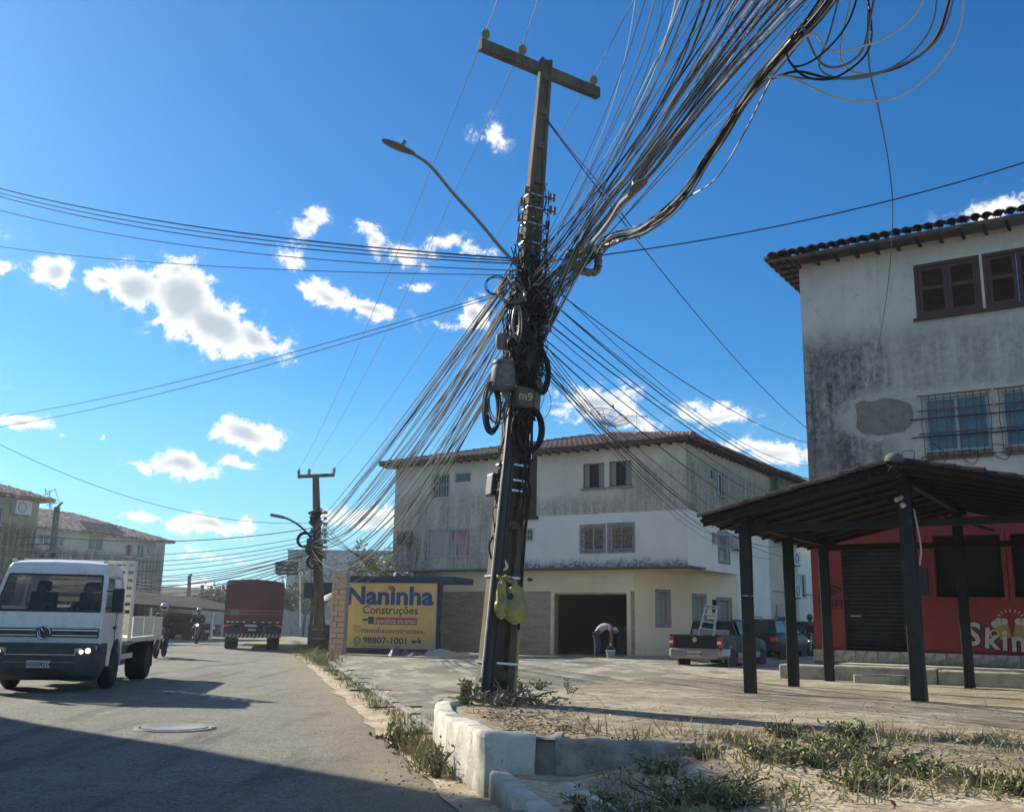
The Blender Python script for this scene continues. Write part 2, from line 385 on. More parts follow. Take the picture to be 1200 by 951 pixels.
def wall_c(base, base2, dark, bands=(), sc=1.0, gen_amt=.25, extra=None):
    """plaster with mould: bands = (x0, x1, z_top, z_bottom, strength) in the building's own metres"""
    def f(t):
        v = t.obj(); x, y, z = t.sep(v); xx = x + y * .37
        big = t.noise(v, .55 * sc, 6, .6); fine = t.noise(v, 7, 6, .72)
        streak = t.noise(t.comb(xx * 4.2, y * 4.2, z * .42), 1.0, 6, .68)
        s2 = t.noise(t.comb(xx * 1.3, y * 1.3, z * .6), 1.0, 5, .6)
        c = t.mix(t.ss(big, .35, .65), base, base2)
        drip = t.ss(t.noise(t.comb(xx * 9, y * 9, z * .35), 1.0, 4, .6), .60, .70) * t.ss(t.noise(v, .8, 3), .45, .6)
        blotch = t.ss(t.noise(v, 2.4, 8, .75), .56, .62)
        d = t.ss(fine, .5, .8) * gen_amt + t.ss(streak, .52, .75) * gen_amt + drip * gen_amt * 1.1 + blotch * gen_amt * .5
        for (x0, x1, zt, zb, st) in bands:
            edge = (s2 - .5) * 1.1 + (streak - .5) * .9
            m = t.ss(z + edge, zt + .35, zt - .45) * t.ss(z + (fine - .5) * .3, zb - .12, zb + .12) * t.ss(x + (big - .5) * .8, x0 - .35, x0 + .35) * t.ss(x + (big - .5) * .8, x1 + .35, x1 - .35)
            d = d.mx(m * (t.ss(streak, .30, .66) * .62 + t.ss(fine, .35, .72) * .5 + .12) * st)
        c = t.mix(d.cl(), c, dark)
        if extra: c = extra(t, c, v, x, y, z, streak, fine, big)
        return c
    return f
TILE = M('clay_tile', lambda t: t.mix(t.ss(t.noise(t.obj(), 9, 5, .7), .38, .62), t.mix(t.rand(), (.20, .075, .042), (.11, .05, .035)), (.035, .032, .028)), .9, nb(30, 4), .5, .01)
TILEF = M('clay_tile_far', lambda t: t.mix(t.ss(t.noise(t.obj(), 2.5, 6, .7), .35, .62), (.23, .13, .095), (.075, .06, .05)), .9)
TILEL = M('clay_tile_pale', lambda t: t.mix(t.ss(t.noise(t.obj(), 3.0, 8, .8), .44, .56), (.58, .42, .34), (.10, .075, .06)), .9)
WOODD = M('dark_wood', mottled((.026, .02, .015), (.012, .011, .010), 12), .85)
POSTM = M('black_painted_post', mottled((.010, .013, .013), (.03, .03, .027), 8, .5, .75), .6, nb(20), .3, .01)
SHUT = M('brown_shutter', mottled((.105, .045, .032), (.065, .032, .024), 7), .6)
LEAF = M('leaf_green', lambda t: t.mix(t.noise(t.pos(), 7, 3), (.075, .115, .025), (.17, .20, .06)), .6, spec=.3)
LEAF2 = M('leaf_yellowish', lambda t: t.mix(t.noise(t.pos(), 7, 3), (.18, .20, .06), (.32, .30, .13)), .65, spec=.3)
LEAFD = M('leaf_dark', lambda t: t.mix(t.noise(t.pos(), 3, 3), (.035, .065, .018), (.075, .11, .035)), .65, spec=.3)
DRY = M('dry_straw', (.34, .28, .17), .9)
TWIG = M('grey_twig', mottled((.16, .14, .115), (.08, .07, .055), 6), .9)
PWHITE = M('white_paint', mottled((.74, .75, .73), (.56, .56, .52), 5, .45, .75), .35, coat=.4)
CREAMP = M('cream_paint', mottled((.76, .73, .62), (.52, .49, .40), 5, .5, .8), .5)
PBLACK = M('black_car_paint', (.010, .011, .012), .38, spec=.3)
PSILV = M('beige_silver_paint', (.25, .24, .215), .35, metal=.3, coat=.3)
PGREY = M('dark_grey_paint', (.020, .024, .028), .38, spec=.3)
TYRE = M('tyre_rubber', (.022, .022, .023), .85)
RIM = M('wheel_rim', (.32, .33, .33), .4, metal=.7)
CHROME = M('chrome', (.6, .62, .63), .18, metal=1)
REDL = M('tail_light', (.22, .012, .01), .25, emit=((.9, .05, .02), .06))
HEADL = M('lit_headlight', (.9, .85, .7), .3, emit=((1, .86, .58), 1.1))
HEADW = M('bright_bike_light', (.9, .9, .9), .3, emit=((1, .95, .85), 3.0))
PLATE = M('number_plate', (.50, .52, .52), .5)
INK = M('black_ink', (.02, .02, .022), .7)
SKINM = M('skin', (.20, .105, .065), .6)
RSH = M('bare_brick', lambda t: t.mix(t.noise(t.obj(), 10, 5, .7), t.mix(t.rand(), (.66, .34, .20), (.54, .29, .18)), (.66, .50, .37)), .9, nb(30), .4, .01)
MORTAR = M('mortar', mottled((.42, .40, .35), (.28, .26, .22), 10), .95)

# ================================================================== GROUND
def zslope(x, y):                                         # side street rises a little away from the road
    s = (x * .97 + y * .243) + .3
    return min(max(s * .012, 0.0), .15)
def sheet(name, mat, fn, x0, x1, y0, y1, st, inside=None, kind='structure', amp=0.0):
    mb = MB(); nx = int((x1 - x0) / st) + 1; ny = int((y1 - y0) / st) + 1
    for j in range(ny + 1):
        for i in range(nx + 1):
            x = x0 + (x1 - x0) * i / nx; y = y0 + (y1 - y0) * j / ny
            mb.v.append(Vector((x, y, fn(x, y) + (amp * mnoise.noise(Vector((x * .6, y * .6, 3))) if amp else 0))))
    for j in range(ny):
        for i in range(nx):
            cx = x0 + (x1 - x0) * (i + .5) / nx; cy = y0 + (y1 - y0) * (j + .5) / ny
            if inside and not inside(cx, cy): continue
            a = j * (nx + 1) + i; mb.f.append([a, a + 1, a + nx + 2, a + nx + 1]); mb.m.append(0)
    return tag(mb.build(name, mat, smooth=True), kind=kind)
mb = MB()                                                 # the land as far as the horizon
for k in range(40):
    a = 2 * math.pi * k / 40
mb.add([(-1500, -500, -.06), (1500, -500, -.06), (1500, 2500, -.06), (-1500, 2500, -.06)], [(0, 1, 2, 3)])
tag(mb.build('ground', TERR), kind='structure')
EDGE_N = Vector((.97, .243))                              # road right edge: .97 x + .243 y = 1.62
def redge(y): return (1.62 - .243 * y) / .97
mb = MB()
ys = [-14 + 1.0 * i for i in range(75)] + [62 + 8 * i for i in range(14)]
nx = 22
for y in ys:
    for i in range(nx + 1):
        wd = 13.0 if y < 70 else 9.0
        u = i / nx; x = redge(y) + .35 - u * wd - max(0, y - 60) * .05
        cr = .05 * math.sin(math.pi * min(1, u * 1.1))
        mb.v.append(Vector((x, y, cr - .05 + .045 * (1 - u) + .018 * mnoise.noise(Vector((x * .45, y * .45, 0))) + .008 * mnoise.noise(Vector((x * 1.6, y * 1.6, 5))))))
for j in range(len(ys) - 1):
    for i in range(nx): a = j * (nx + 1) + i; mb.f.append([a, a + 1, a + nx + 2, a + nx + 1]); mb.m.append(0)
tag(mb.build('road', ASPH, smooth=True), kind='structure')
# dry soil strip between the carriageway and the kerbs
mb = MB()
yy = [-14 + .7 * i for i in range(75)]
for y in yy:
    for i in range(5):
        x = redge(y) - .05 + i * (.30 if y > 11.6 else .42) + (0.22 * mnoise.noise(Vector((y * .9, 1, 4))) + .1 * mnoise.noise(Vector((y * 3, 2, 4))) if i == 0 else 0)
        mb.v.append(Vector((x, y, .012 + .01 * i + .02 * mnoise.noise(Vector((x * 2, y * 2, 9))))))
for j in range(len(yy) - 1):
    for i in range(4): a = j * 5 + i; mb.f.append([a, a + 1, a + 6, a + 5]); mb.m.append(0)
tag(mb.build('soil_verge', DIRT, smooth=True), kind='structure')
# side street (a concrete surface that runs behind the raised corner towards the garage)
def in_street(x, y):
    s = x * .97 + y * .243 - 1.62
    return s > .55 and y < 62 and x < 40
sheet('side_street', STREET, lambda x, y: .03 + zslope(x, y), -13, 40, 9, 62, .9, in_street, amp=.02)
# low kerb between road and side street
kroot = empty('low_kerb', (-3.0, 18, 0), 0, 'low broken concrete kerb edging the side street beside the grass strip', 'kerb')
y = 12.6; k = 0
while y < 37:
    ln = 1.0; b = MB(); x0 = redge(y) + .62; x1 = redge(y + ln - .04) + .62; h = .1 + rnd.uniform(-.03, .02)
    b.add([(x0, y, -.05), (x0 + .14, y, -.05), (x1 + .14, y + ln - .04, -.05), (x1, y + ln - .04, -.05), (x0, y, h), (x0 + .14, y, h), (x1 + .14, y + ln - .04, h + .01), (x1, y + ln - .04, h)],
          [(0,3,2,1),(4,5,6,7),(0,1,5,4),(1,2,6,5),(2,3,7,6),(3,0,4,7)])
    b.build('kerb_stone', CONC, kroot, world=True, bevel=.015); y += ln; k += 1

# raised corner slab --------------------------------------------------
HS = .47
KA, KB = Vector((-.75, 11.3)), Vector((-.15, 8.4))
def front_edge(x):                                        # front (camera side) edge of the slab
    return 8.4 + (x + .15) * (-.12) if x < 1.6 else 8.19 - (x - 1.6) * .75
def back_edge(x): return 11.9 + (x + .75) * 1.9 if x < 3.2 else 19.4 + (x - 3.2) * .55
def slab_in(x, y):
    if x < -.75: return False
    if x < -.15 and y < 11.3 + (x + .75) * (-2.9 / .6) : return False
    return front_edge(x) < y < back_edge(x)
mb = MB(); st = .22
cols = [-.70 + st * i for i in range(120)]
idx = {}
def sv(x, y):
    key = (round(x, 3), round(y, 3))
    if key not in idx:
        idx[key] = len(mb.v); dd = max(0, .6 - (y - front_edge(x))) if x > 1.6 else 0
        mb.v.append(Vector((x, y, HS + .02 * mnoise.noise(Vector((x * .5, y * .5, 2))) + .008 * mnoise.noise(Vector((x * 2.5, y * 2.5, 2))) - .05 * dd)))
    return idx[key]
for i in range(len(cols) - 1):
    xa, xb = cols[i], cols[i + 1]
    def lo(x): return (11.3 + (x + .75) * (-2.9 / .6)) if x < -.15 else front_edge(x)
    n = 46
    for j in range(n):
        pa = [(x, lo(x) + (back_edge(x) - lo(x)) * (jj / n) ** 1.25) for x, jj in ((xa, j), (xb, j), (xb, j + 1), (xa, j + 1))]
        mb.f.append([sv(*p) for p in pa]); mb.m.append(0)
tag(mb.build('corner_pavement', SLAB, smooth=True), kind='structure')
# retaining faces of the slab: whitewashed kerb on the road side, broken faces elsewhere
root = empty('white_corner_kerb', (KB.x, KB.y, 0), 0, 'tall chipped whitewashed kerb wall at the road corner under the utility pole', 'kerb')
def kerb_run(p, q, z0, z1, th, name, mat, n=14, jag=.018, parent=root, back=None):
    p = Vector(p); q = Vector(q); d = (q - p).normalized(); nn = Vector((d.y, -d.x)) * th
    b = MB()
    rows = []
    for i in range(n + 1):
        c = p.lerp(q, i / n); j = lambda s: jag * mnoise.noise(Vector((c.x * 6, c.y * 6, s)))
        ring = [(c.x + j(1), c.y + j(2), z0), (c.x + j(3) * 1.3, c.y + j(4), (z0 + z1) / 2), (c.x + j(5), c.y + j(6), z1 - .03 + j(7)), (c.x - nn.x * .15, c.y - nn.y * .15, z1 + j(8)), (c.x - nn.x * .85, c.y - nn.y * .85, z1 + .004 + j(9)), (c.x - nn.x, c.y - nn.y, z1 - .03), (c.x - nn.x, c.y - nn.y, z0)]
        rows.append(ring)
    vs = [v for r in rows for v in r]; k = 7
    fs = [(i * k + a, i * k + a + 1, (i + 1) * k + a + 1, (i + 1) * k + a) for i in range(n) for a in range(k - 1)]
    fs += [tuple(range(k)), tuple(n * k + a for a in reversed(range(k)))]
    b.add(vs, fs); return b.build(name, mat, parent, world=True, smooth=True, ang=50)
# kerb blocks, slightly uneven
seg = [(-.62, 11.75), (-.80, 11.35), (-.72, 10.45), (-.55, 9.55), (-.36, 8.95), (-.17, 8.36)]
for i in range(len(seg) - 1):
    kerb_run(seg[i], Vector(seg[i + 1]) + (Vector(seg[i + 1]) - Vector(seg[i])).normalized() * .012, -.05, HS + .035 + .004 * (i % 2), .19, 'kerb_block', KERB, 12, .022)
kerb_run((-.17, 8.352), (.24, 8.33), -.05, HS + .037, .2, 'kerb_block', KERB, 8)
kerb_run((.20, 8.40), (.44, 8.36), -.05, HS + .01, .3, 'broken_face', CONC, 8, .05)
kerb_run((.40, 8.28), (1.75, 8.10), -.05, HS + .012, .14, 'rough_face', M('rough_grey_render', mottled((.34, .33, .29), (.16, .155, .13), 5, world=True), .95, nb(14, 8, True), .9, .04), 20, .02)
root = empty('low_white_kerb', (0, 7.8, 0), 0, 'lower whitewashed kerb running towards the camera from the corner', 'kerb')
kerb_run((-.13, 8.30), (.02, 7.55), -.05, .23, .16, 'kerb_block', KERB, 8, .008, root)
kerb_run((.02, 7.52), (.30, 6.2), -.05, .225, .16, 'kerb_block', KERB, 12, .008, root)
kerb_run((.30, 6.18), (.75, 4.0), -.05, .222, .16, 'kerb_block', KERB, 16, .008, root)
root = empty('planter_edge', (.5, 6.5, 0), 0, 'thin white concrete planter edge holding weeds in the lower right', 'planter')
kerb_run((.40, 7.35), (.62, 6.35), .1, .30, .07, 'planter_side', KERB, 10, .012, root)
kerb_run((.62, 6.33), (1.5, 5.2), .1, .29, .07, 'planter_side', KERB, 10, .012, root)
# sunken bay floor and the weedy bed to the right
def bed(x, y):
    t_ = min(1, max(0, (x - .5) / 1.25)); e = front_edge(x) - y
    return .20 + .255 * t_ + (.0 if x < .4 else .03 * mnoise.noise(Vector((x * 1.3, y * 1.3, 7)))) - .03 * max(0, e - .5)
sheet('weedy_bed', DIRT, bed, .05, 12, -3, 9.2, .25, lambda x, y: y < front_edge(x) + .3 and x > .02 + (7.6 - y) * .21, amp=.02)
# cracked strip lines and manhole
p = G(205, 852, .03)
mh = empty('manhole_cover', (p.x, p.y, .022), 0, 'round metal manhole cover set in the asphalt', 'manhole cover')
b = MB(); b.lathe([(.40, -.02), (.40, .02), (.36, .026), (.34, .02), (.0, .02)], n=32); b.build('cover', M('worn_iron', mottled((.17, .175, .165), (.27, .27, .25), 14), .6, metal=.2), mh, smooth=True)
b = MB(); b.torus((0, 0, -.028), .46, .05, n=32, k=6); b.build('collar', CONC, mh, smooth=True)

# ================================================================== WALL / WINDOW KIT
def frame(o, dx, inward):                                 # wall frame: X along the wall, Y into it, Z up
    dx = Vector((*dx, 0)).normalized(); iy = Vector((*inward, 0)).normalized()
    return Matrix(((dx.x, iy.x, 0, o[0]), (dx.y, iy.y, 0, o[1]), (dx.z, iy.z, 1, o[2]), (0, 0, 0, 1)))
def onface(parent, F, px, py):
    m = (WM[parent.name] @ F).inverted(); a = m @ C0; d = (m.to_3x3() @ ray(px, py)); k = -a.y / d.y
    q = a + d * k; return q.x, q.z
def rect(parent, F, x0, y0, x1, y1):                      # photo rectangle -> (u0, u1, z0, z1) on the wall
    a = onface(parent, F, x0, y1); b = onface(parent, F, x1, y0); c = onface(parent, F, (x0 + x1) / 2, y1); d = onface(parent, F, (x0 + x1) / 2, y0)
    return (a[0], b[0], c[1], d[1])
def wall(parent, F, u0, u1, z0, z1, holes, mat, name='wall', depth=.16):
    us = sorted({u0, u1, *[h[0] for h in holes], *[h[1] for h in holes]}); us = [u for u in us if u0 <= u <= u1]
    zs = sorted({z0, z1, *[h[2] for h in holes], *[h[3] for h in holes]}); zs = [z for z in zs if z0 <= z <= z1]
    b = MB(); b.T = F
    for i in range(len(us) - 1):
        for j in range(len(zs) - 1):
            cu, cz = (us[i] + us[i + 1]) / 2, (zs[j] + zs[j + 1]) / 2
            if any(h[0] < cu < h[1] and h[2] < cz < h[3] for h in holes): continue
            b.add([(us[i], 0, zs[j]), (us[i + 1], 0, zs[j]), (us[i + 1], 0, zs[j + 1]), (us[i], 0, zs[j + 1])], [(0, 1, 2, 3)])
    for h in holes:
        a0, a1, c0, c1 = h[:4]
        b.add([(a0, 0, c0), (a1, 0, c0), (a1, 0, c1), (a0, 0, c1), (a0, depth, c0), (a1, depth, c0), (a1, depth, c1), (a0, depth, c1)],
              [(0, 1, 5, 4), (1, 2, 6, 5), (2, 3, 7, 6), (3, 0, 4, 7)])
    o = b.build(name, mat, parent)
    bm = bmesh.new(); bm.from_mesh(o.data); bmesh.ops.remove_doubles(bm, verts=bm.verts, dist=.0005); bm.to_mesh(o.data); bm.free()
    return o
def window(parent, F, r, kind='glass', fr=ALU, glass=DGLASS, sill=None, dep=.12, name='window', trim=None):
    u0, u1, z0, z1 = r; w_, h_ = u1 - u0, z1 - z0; t_ = min(.05, w_ * .08)
    b = MB(); b.T = F
    for (a, c, e, f) in ((u0, u0 + t_, z0, z1), (u1 - t_, u1, z0, z1), (u0 + t_, u1 - t_, z0, z0 + t_), (u0 + t_, u1 - t_, z1 - t_, z1)):
        b.box(a, c, dep - .05, dep - .004, e, f)
    if kind in ('two', 'grille'): b.box((u0 + u1) / 2 - t_ / 2, (u0 + u1) / 2 + t_ / 2, dep - .045, dep - .008, z0 + t_, z1 - t_)
    wo = b.build(name, fr, parent)
    def sub(nm, mat, fn, **k):
        q = MB(); q.T = F; fn(q); return q.build(nm, mat, wo, **k)
    sub('backing', INNER, lambda q: q.box(u0, u1, dep + .03, dep + .05, z0, z1))
    if kind != 'open':
        mid = (u0 + u1) / 2
        spans = [(u0 + t_, mid - t_ / 2), (mid + t_ / 2, u1 - t_)] if kind in ('two', 'grille') else [(u0 + t_, u1 - t_)]
        for a, c in spans: sub('pane', glass, lambda q: q.box(a, c, dep - .03, dep - .02, z0 + t_, z1 - t_))
    if kind in ('bars', 'grille'):
        def bars(q):
            n = max(4, int(w_ / .13))
            for i in range(n + 1):
                x = u0 + w_ * i / n; q.box(x - .009, x + .009, -.045, -.027, z0 - .02, z1 + .02)
            for z in ([z0, z1, (z0 + z1) / 2] if kind == 'bars' else [z0 + h_ * k / 5 for k in range(6)]): q.box(u0 - .03, u1 + .03, -.05, -.03, z - .012, z + .012)
        sub('grille', M('grille_paint', (.42, .42, .40) if kind == 'bars' else (.16, .16, .15), .6), bars)
    if kind == 'open':
        for s in (0, 1):
            a, c = (u0 + t_, u0 + w_ * .28) if s == 0 else (u1 - w_ * .28, u1 - t_)
            sub('shutter', M('grey_shutter', (.23, .24, .22), .7), lambda q: [q.box(a, c, dep - .06 + .0 * k, dep - .045, z0 + t_ + (h_ - 2 * t_) * k / 12 + .006, z0 + t_ + (h_ - 2 * t_) * (k + 1) / 12) for k in range(12)])
    if sill: sub('sill', sill, lambda q: q.box(u0 - .08, u1 + .08, -.08, .05, z0 - .07, z0 - .003))
    if trim:
        g = .12
        def tr(q):
            for (a, c, e, f) in ((u0 - g, u0, z0 - g, z1 + g), (u1, u1 + g, z0 - g, z1 + g), (u0, u1, z0 - g, z0), (u0, u1, z1, z1 + g)): q.box(a, c, -.02, .01, e, f)
        sub('surround', trim, tr)
    return wo
def ac_unit(parent, F, u, z, w_=.8, h_=.55, d_=.32, mat=None):
    b = MB(); b.T = F; b.box(u - w_ / 2, u + w_ / 2, -d_, -.04, z, z + h_)
    o = b.build('air_conditioner', mat or ALU, parent, bevel=.02)
    q = MB(); q.T = F; rot = Matrix.Rotation(R(90), 3, 'X')
    q.torus((u - w_ * .1, -d_ - .01, z + h_ / 2), h_ * .36, .015, rot, 16, 5)
    for k in range(4): q.box(u - w_ * .1 - h_ * .3, u - w_ * .1 + h_ * .3, -d_ - .012, -d_ - .004, z + h_ * (.25 + k * .16), z + h_ * (.27 + k * .16))
    q.build('fan_guard', BLK, o)
    for a_, c_ in ((-.4, -.35), (.35, .4)): q = MB(); q.T = F; q.box(u + w_ * a_, u + w_ * c_, -d_, 0, z - .05, z - .01); q.build('bracket', RUST, o)
    return o
def roof_tiles(parent, e0, e1, up, n, rows, w_, mat, name='roof_tiles', lift=.0, h=.05, taper=(0, 0), rowlen=.38):
    """half-round tiles: eave from e0 to e1, 'up' the slope vector; taper = how far each hip moves in per row"""
    e0 = Vector(e0); e1 = Vector(e1); up = Vector(up); un = up.normalized(); L = (e1 - e0).length; d = (e1 - e0) / L
    nrm = d.cross(un); nrm = nrm if nrm.z > 0 else -nrm
    b = MB(); rl = up.length / rows
    for j in range(rows):
        a0, a1 = taper[0] * j * rl, L - taper[1] * j * rl
        i0, i1 = int(math.ceil(a0 / w_)), int(a1 / w_)
        for i in range(i0, i1):
            c0 = e0 + d * ((i + .5) * w_) + un * (j * rl - .03) + nrm * (h * .35); c1 = c0 + un * (rl + .05) - nrm * h * .3
            jit = .006 * math.sin(i * 7.3 + j * 3.1); vs = []
            for (c, r_) in ((c0, w_ * .5), (c1, w_ * .42)):
                for k in range(5):
                    th = math.pi * k / 4; vs.append(c + d * (math.cos(th) * r_) + nrm * (math.sin(th) * h * 1.3 + jit))
            b.add(vs, [(k, k + 1, k + 6, k + 5) for k in range(4)] + [(0, 1, 2, 3, 4)])
    a = [e0, e1, e1 - d * taper[1] * up.length + up, e0 + d * taper[0] * up.length + up]
    b.add([q - nrm * .02 for q in a] + [q - nrm * .05 for q in a], [(0, 1, 2, 3), (7, 6, 5, 4), (0, 4, 5, 1), (1, 5, 6, 2), (2, 6, 7, 3), (3, 7, 4, 0)])
    return tag(b.build(name, mat, parent), kind='stuff')
RZ = R(-33.3)

# ================================================================== CENTRE BUILDING
CB = empty('apartment_building', (4.68, 37.14, .15), RZ, 'stained cream and white three storey block with a beige ground floor and open garage', 'building')
F0 = frame((0, 0, 0), (1, 0), (0, 1))                     # front plane
XL, XR, ZT, DEP = -11.75, 2.15, 7.95, 13.0
FS = frame((XR, 0, 0), (0, 1), (-1, 0))                   # right side plane
r = lambda *a: rect(CB, F0, *a)
rs = lambda *a: rect(CB, FS, *a)
CREAM, CREAM2, MOULD = (.70, .64, .52), (.60, .55, .45), (.075, .07, .055)
zl = 3.25
band_z = onface(CB, F0, 650, 604)[1]                      # bottom of the old plaster, top of the fresh white paint
white_x = onface(CB, F0, 600, 640)[0]
def cb_extra(t, c, v, x, y, z, streak, fine, big):
    inw = t.ss(x, white_x - .01, white_x + .01) * t.ss(z, band_z + .02, band_z - .02)
    wcol = t.mix(t.ss(big, .3, .7), (.72, .72, .68), (.64, .64, .60))
    wm = t.ss(z + (streak - .5) * .7 + (big - .5) * .6, 3.72, 3.35) * t.ss(fine, .35, .6)
    wcol = t.mix(wm.cl(), wcol, (.07, .075, .06))
    c = t.mix(inw, c, wcol)
    lump = t.ss(t.math('ABSOLUTE', x - onface(CB, F0, 541, 573)[0]), .42, .34) * t.ss(t.math('ABSOLUTE', z - onface(CB, F0, 541, 573)[1]), .30, .22)
    return t.mix(lump * .6, c, (.50, .47, .38))
CBW = M('stained_cream_plaster', wall_c(CREAM, CREAM2, MOULD, [(-12, white_x, 6.6, 3.0, .62), (-12, -9.5, 4.9, 2.6, .9), (white_x, 2.2, 6.1, 5.0, .65), (-.6, 2.4, 7.2, 5.0, .6)], extra=cb_extra), .9, nb(16, 7), .35, .02)
def cb_side(t, c, v, x, y, z, streak, fine, big):
    inw = t.ss(z, band_z + .02, band_z - .02) * t.ss(y, 9.0, 8.9)
    wcol = t.mix(t.ss(big, .3, .7), (.82, .79, .68), (.74, .71, .60))
    wcol = t.mix(t.ss(fine, .55, .8) * .35, wcol, (.25, .24, .2))
    return t.mix(inw, c, wcol)
CBS = M('stained_side_plaster', wall_c((.58, .52, .39), (.49, .44, .33), (.085, .078, .058), [(-2, 20, 7.5, 5.2, .8)], extra=cb_side), .9, nb(16, 7), .35, .02)
BEIGE = M('beige_paint', wall_c((.80, .68, .43), (.74, .62, .39), (.34, .30, .22), [(-9.2, 2.4, .6, -.2, .5)], gen_amt=.12), .85, nb(18, 6), .2, .01)
def c_clad(t):                                            # split stone strips laid in courses
    v = t.obj(); x, y, z = t.sep(v)
    br = t.node('ShaderNodeTexBrick'); br.offset = .37; t.l.new(t.comb(x + y * .6, z, 0.0).s, br.inputs['Vector'])
    br.inputs['Scale'].default_value = 1.0; br.inputs['Brick Width'].default_value = .42; br.inputs['Row Height'].default_value = .085; br.inputs['Mortar Size'].default_value = .006
    br.inputs['Color1'].default_value = (.50, .39, .29, 1); br.inputs['Color2'].default_value = (.34, .265, .20, 1); br.inputs['Mortar'].default_value = (.10, .085, .07, 1)
    return t.mix(t.ss(t.noise(v, 6, 5), .4, .7) * .4, X(t, br.outputs['Color']), (.28, .22, .17))
CLAD = M('split_stone_cladding', c_clad, .9, nb(30, 5), .5, .02)
H = dict(w1=r(505.4, 555, 527.5, 583), w2=r(531.7, 553, 551.7, 565.4), w3=r(683, 542.5, 708, 571.7), w4=r(713.8, 539.6, 740, 569.6),
         duct=r(611, 531, 629.6, 605), w5=r(502.5, 619.6, 522.5, 652), w5b=r(526, 619.6, 551, 652), sm=r(613, 619.6, 624.6, 633), w6=r(682.5, 617.5, 706.7, 644.6), w7=r(715, 615.4, 740.8, 643.8))
wall(CB, F0, XL, XR, zl, ZT, list(H.values()), CBW)
window(CB, F0, H['w1'], 'bars'); window(CB, F0, H['w2'], 'glass', sill=None)
window(CB, F0, H['w3'], 'open', RUST, sill=CONC); window(CB, F0, H['w4'], 'open', RUST, sill=CONC)
CURT = M('pink_curtain', lambda t: t.mix(t.ss(t.noise(t.scale(t.obj(), 9, 9, .6), 1.5, 3), .45, .55), (.42, .10, .13), (.50, .42, .40)), .9)
window(CB, F0, H['w5'], 'bars', glass=M('white_panel', (.42, .43, .42), .7)); window(CB, F0, H['w5b'], 'bars', glass=CURT)
window(CB, F0, H['sm'], 'bars'); window(CB, F0, H['w6'], 'grille', trim=CONC); window(CB, F0, H['w7'], 'grille', trim=CONC)
u0, u1, z0, z1 = H['duct']
b = MB(); b.box(u0 - .02, u1 + .02, .2, .24, z0, z1); b.box(u0 - .12, u1 + .1, -.12, .02, z0 - .12, z0 - .01); b.build('stairwell_recess', M('dark_brown_panel', (.035, .026, .02), .9), CB)
# ground floor: front with garage, then the slanted wall back to the side plane
g = r(649.6, 696, 735, 769.6); g = (g[0], g[1], .02, g[3])
XGL = -8.99
wall(CB, F0, XGL, -.004, 2.42, zl - .02, [], BEIGE, depth=.2)
wall(CB, frame((0, -.012, 0), (1, 0), (0, 1)), XGL, -.004, -.2, 2.415, [(g[0], g[1], -.21, 2.3)], CLAD, name='stone_clad_wall', depth=.3)
b = MB()
for a in (g[0] - .16, g[1] - .0): b.box(a, a + .16, -.05, .1, -.1, 2.36)
b.box(g[0] - .16, g[1] + .16, -.055, .1, 2.36, 2.46); b.build('garage_frame', BEIGE, CB)
wall(CB, F0, XL, XGL, -.2, zl, [], CBW)
qx = onface(CB, FS, 864, 700)[0]                          # where the slanted wall meets the side plane
FC = frame((0, 0, 0), (XR, qx), (-qx, XR)); LC = math.hypot(XR, qx)
rc = lambda *a: rect(CB, FC, *a)
C1, C2, C3, C4 = rc(771, 694, 783, 731), rc(814, 699, 825, 729), rc(834.5, 702, 841, 718), rc(843, 703, 855, 733)
C4 = (C4[0], min(C4[1], LC - .1), C4[2], C4[3])
wall(CB, FC, 0, LC, -.2, zl - .02, [C1, C2, C3, C4], BEIGE, depth=.14)
for q in (C1, C2, C4): window(CB, FC, q, 'two', fr=CONC, glass=M('frosted_pane', (.24, .25, .22), .5), trim=CONC)
window(CB, FC, C3, 'glass', fr=CONC)
b = MB(); b.add([(0, -.0, zl - .02), (XR, 0, zl - .02), (XR, qx, zl - .02)], [(0, 1, 2)]); b.build('soffit', BEIGE, CB)
b = MB(); b.box(XL - .1, XR + .25, -.42, .0, zl - .0, zl + .07); b.box(XR, XR + .22, .0, 1.2, zl, zl + .07); b.build('ledge', CONC_D, CB, bevel=.01)
# side wall
S1, S2, S3, S4 = rs(831.7, 549, 838, 562), rs(841, 553.5, 847.5, 580.5), rs(834.5, 624, 839.5, 637), rs(843, 626, 853.5, 657)
wall(CB, FS, 0, qx + .02, zl, ZT, [S1, S2, S3, S4], CBS)
wall(CB, FS, qx + .02, DEP, -.2, ZT, [], CBS)
for q, kd in ((S1, 'glass'), (S2, 'two'), (S3, 'bars'), (S4, 'bars')): window(CB, FS, q, kd, trim=CONC if q in (S4,) else None, sill=CONC if q == S2 else None)
a = onface(CB, FS, 861, 644); ac_unit(CB, FS, a[0], a[1])
a = onface(CB, F0, 477, 636); ac_unit(CB, F0, a[0], a[1], .75, .5, mat=M('old_grey_unit', (.16, .155, .14), .8))
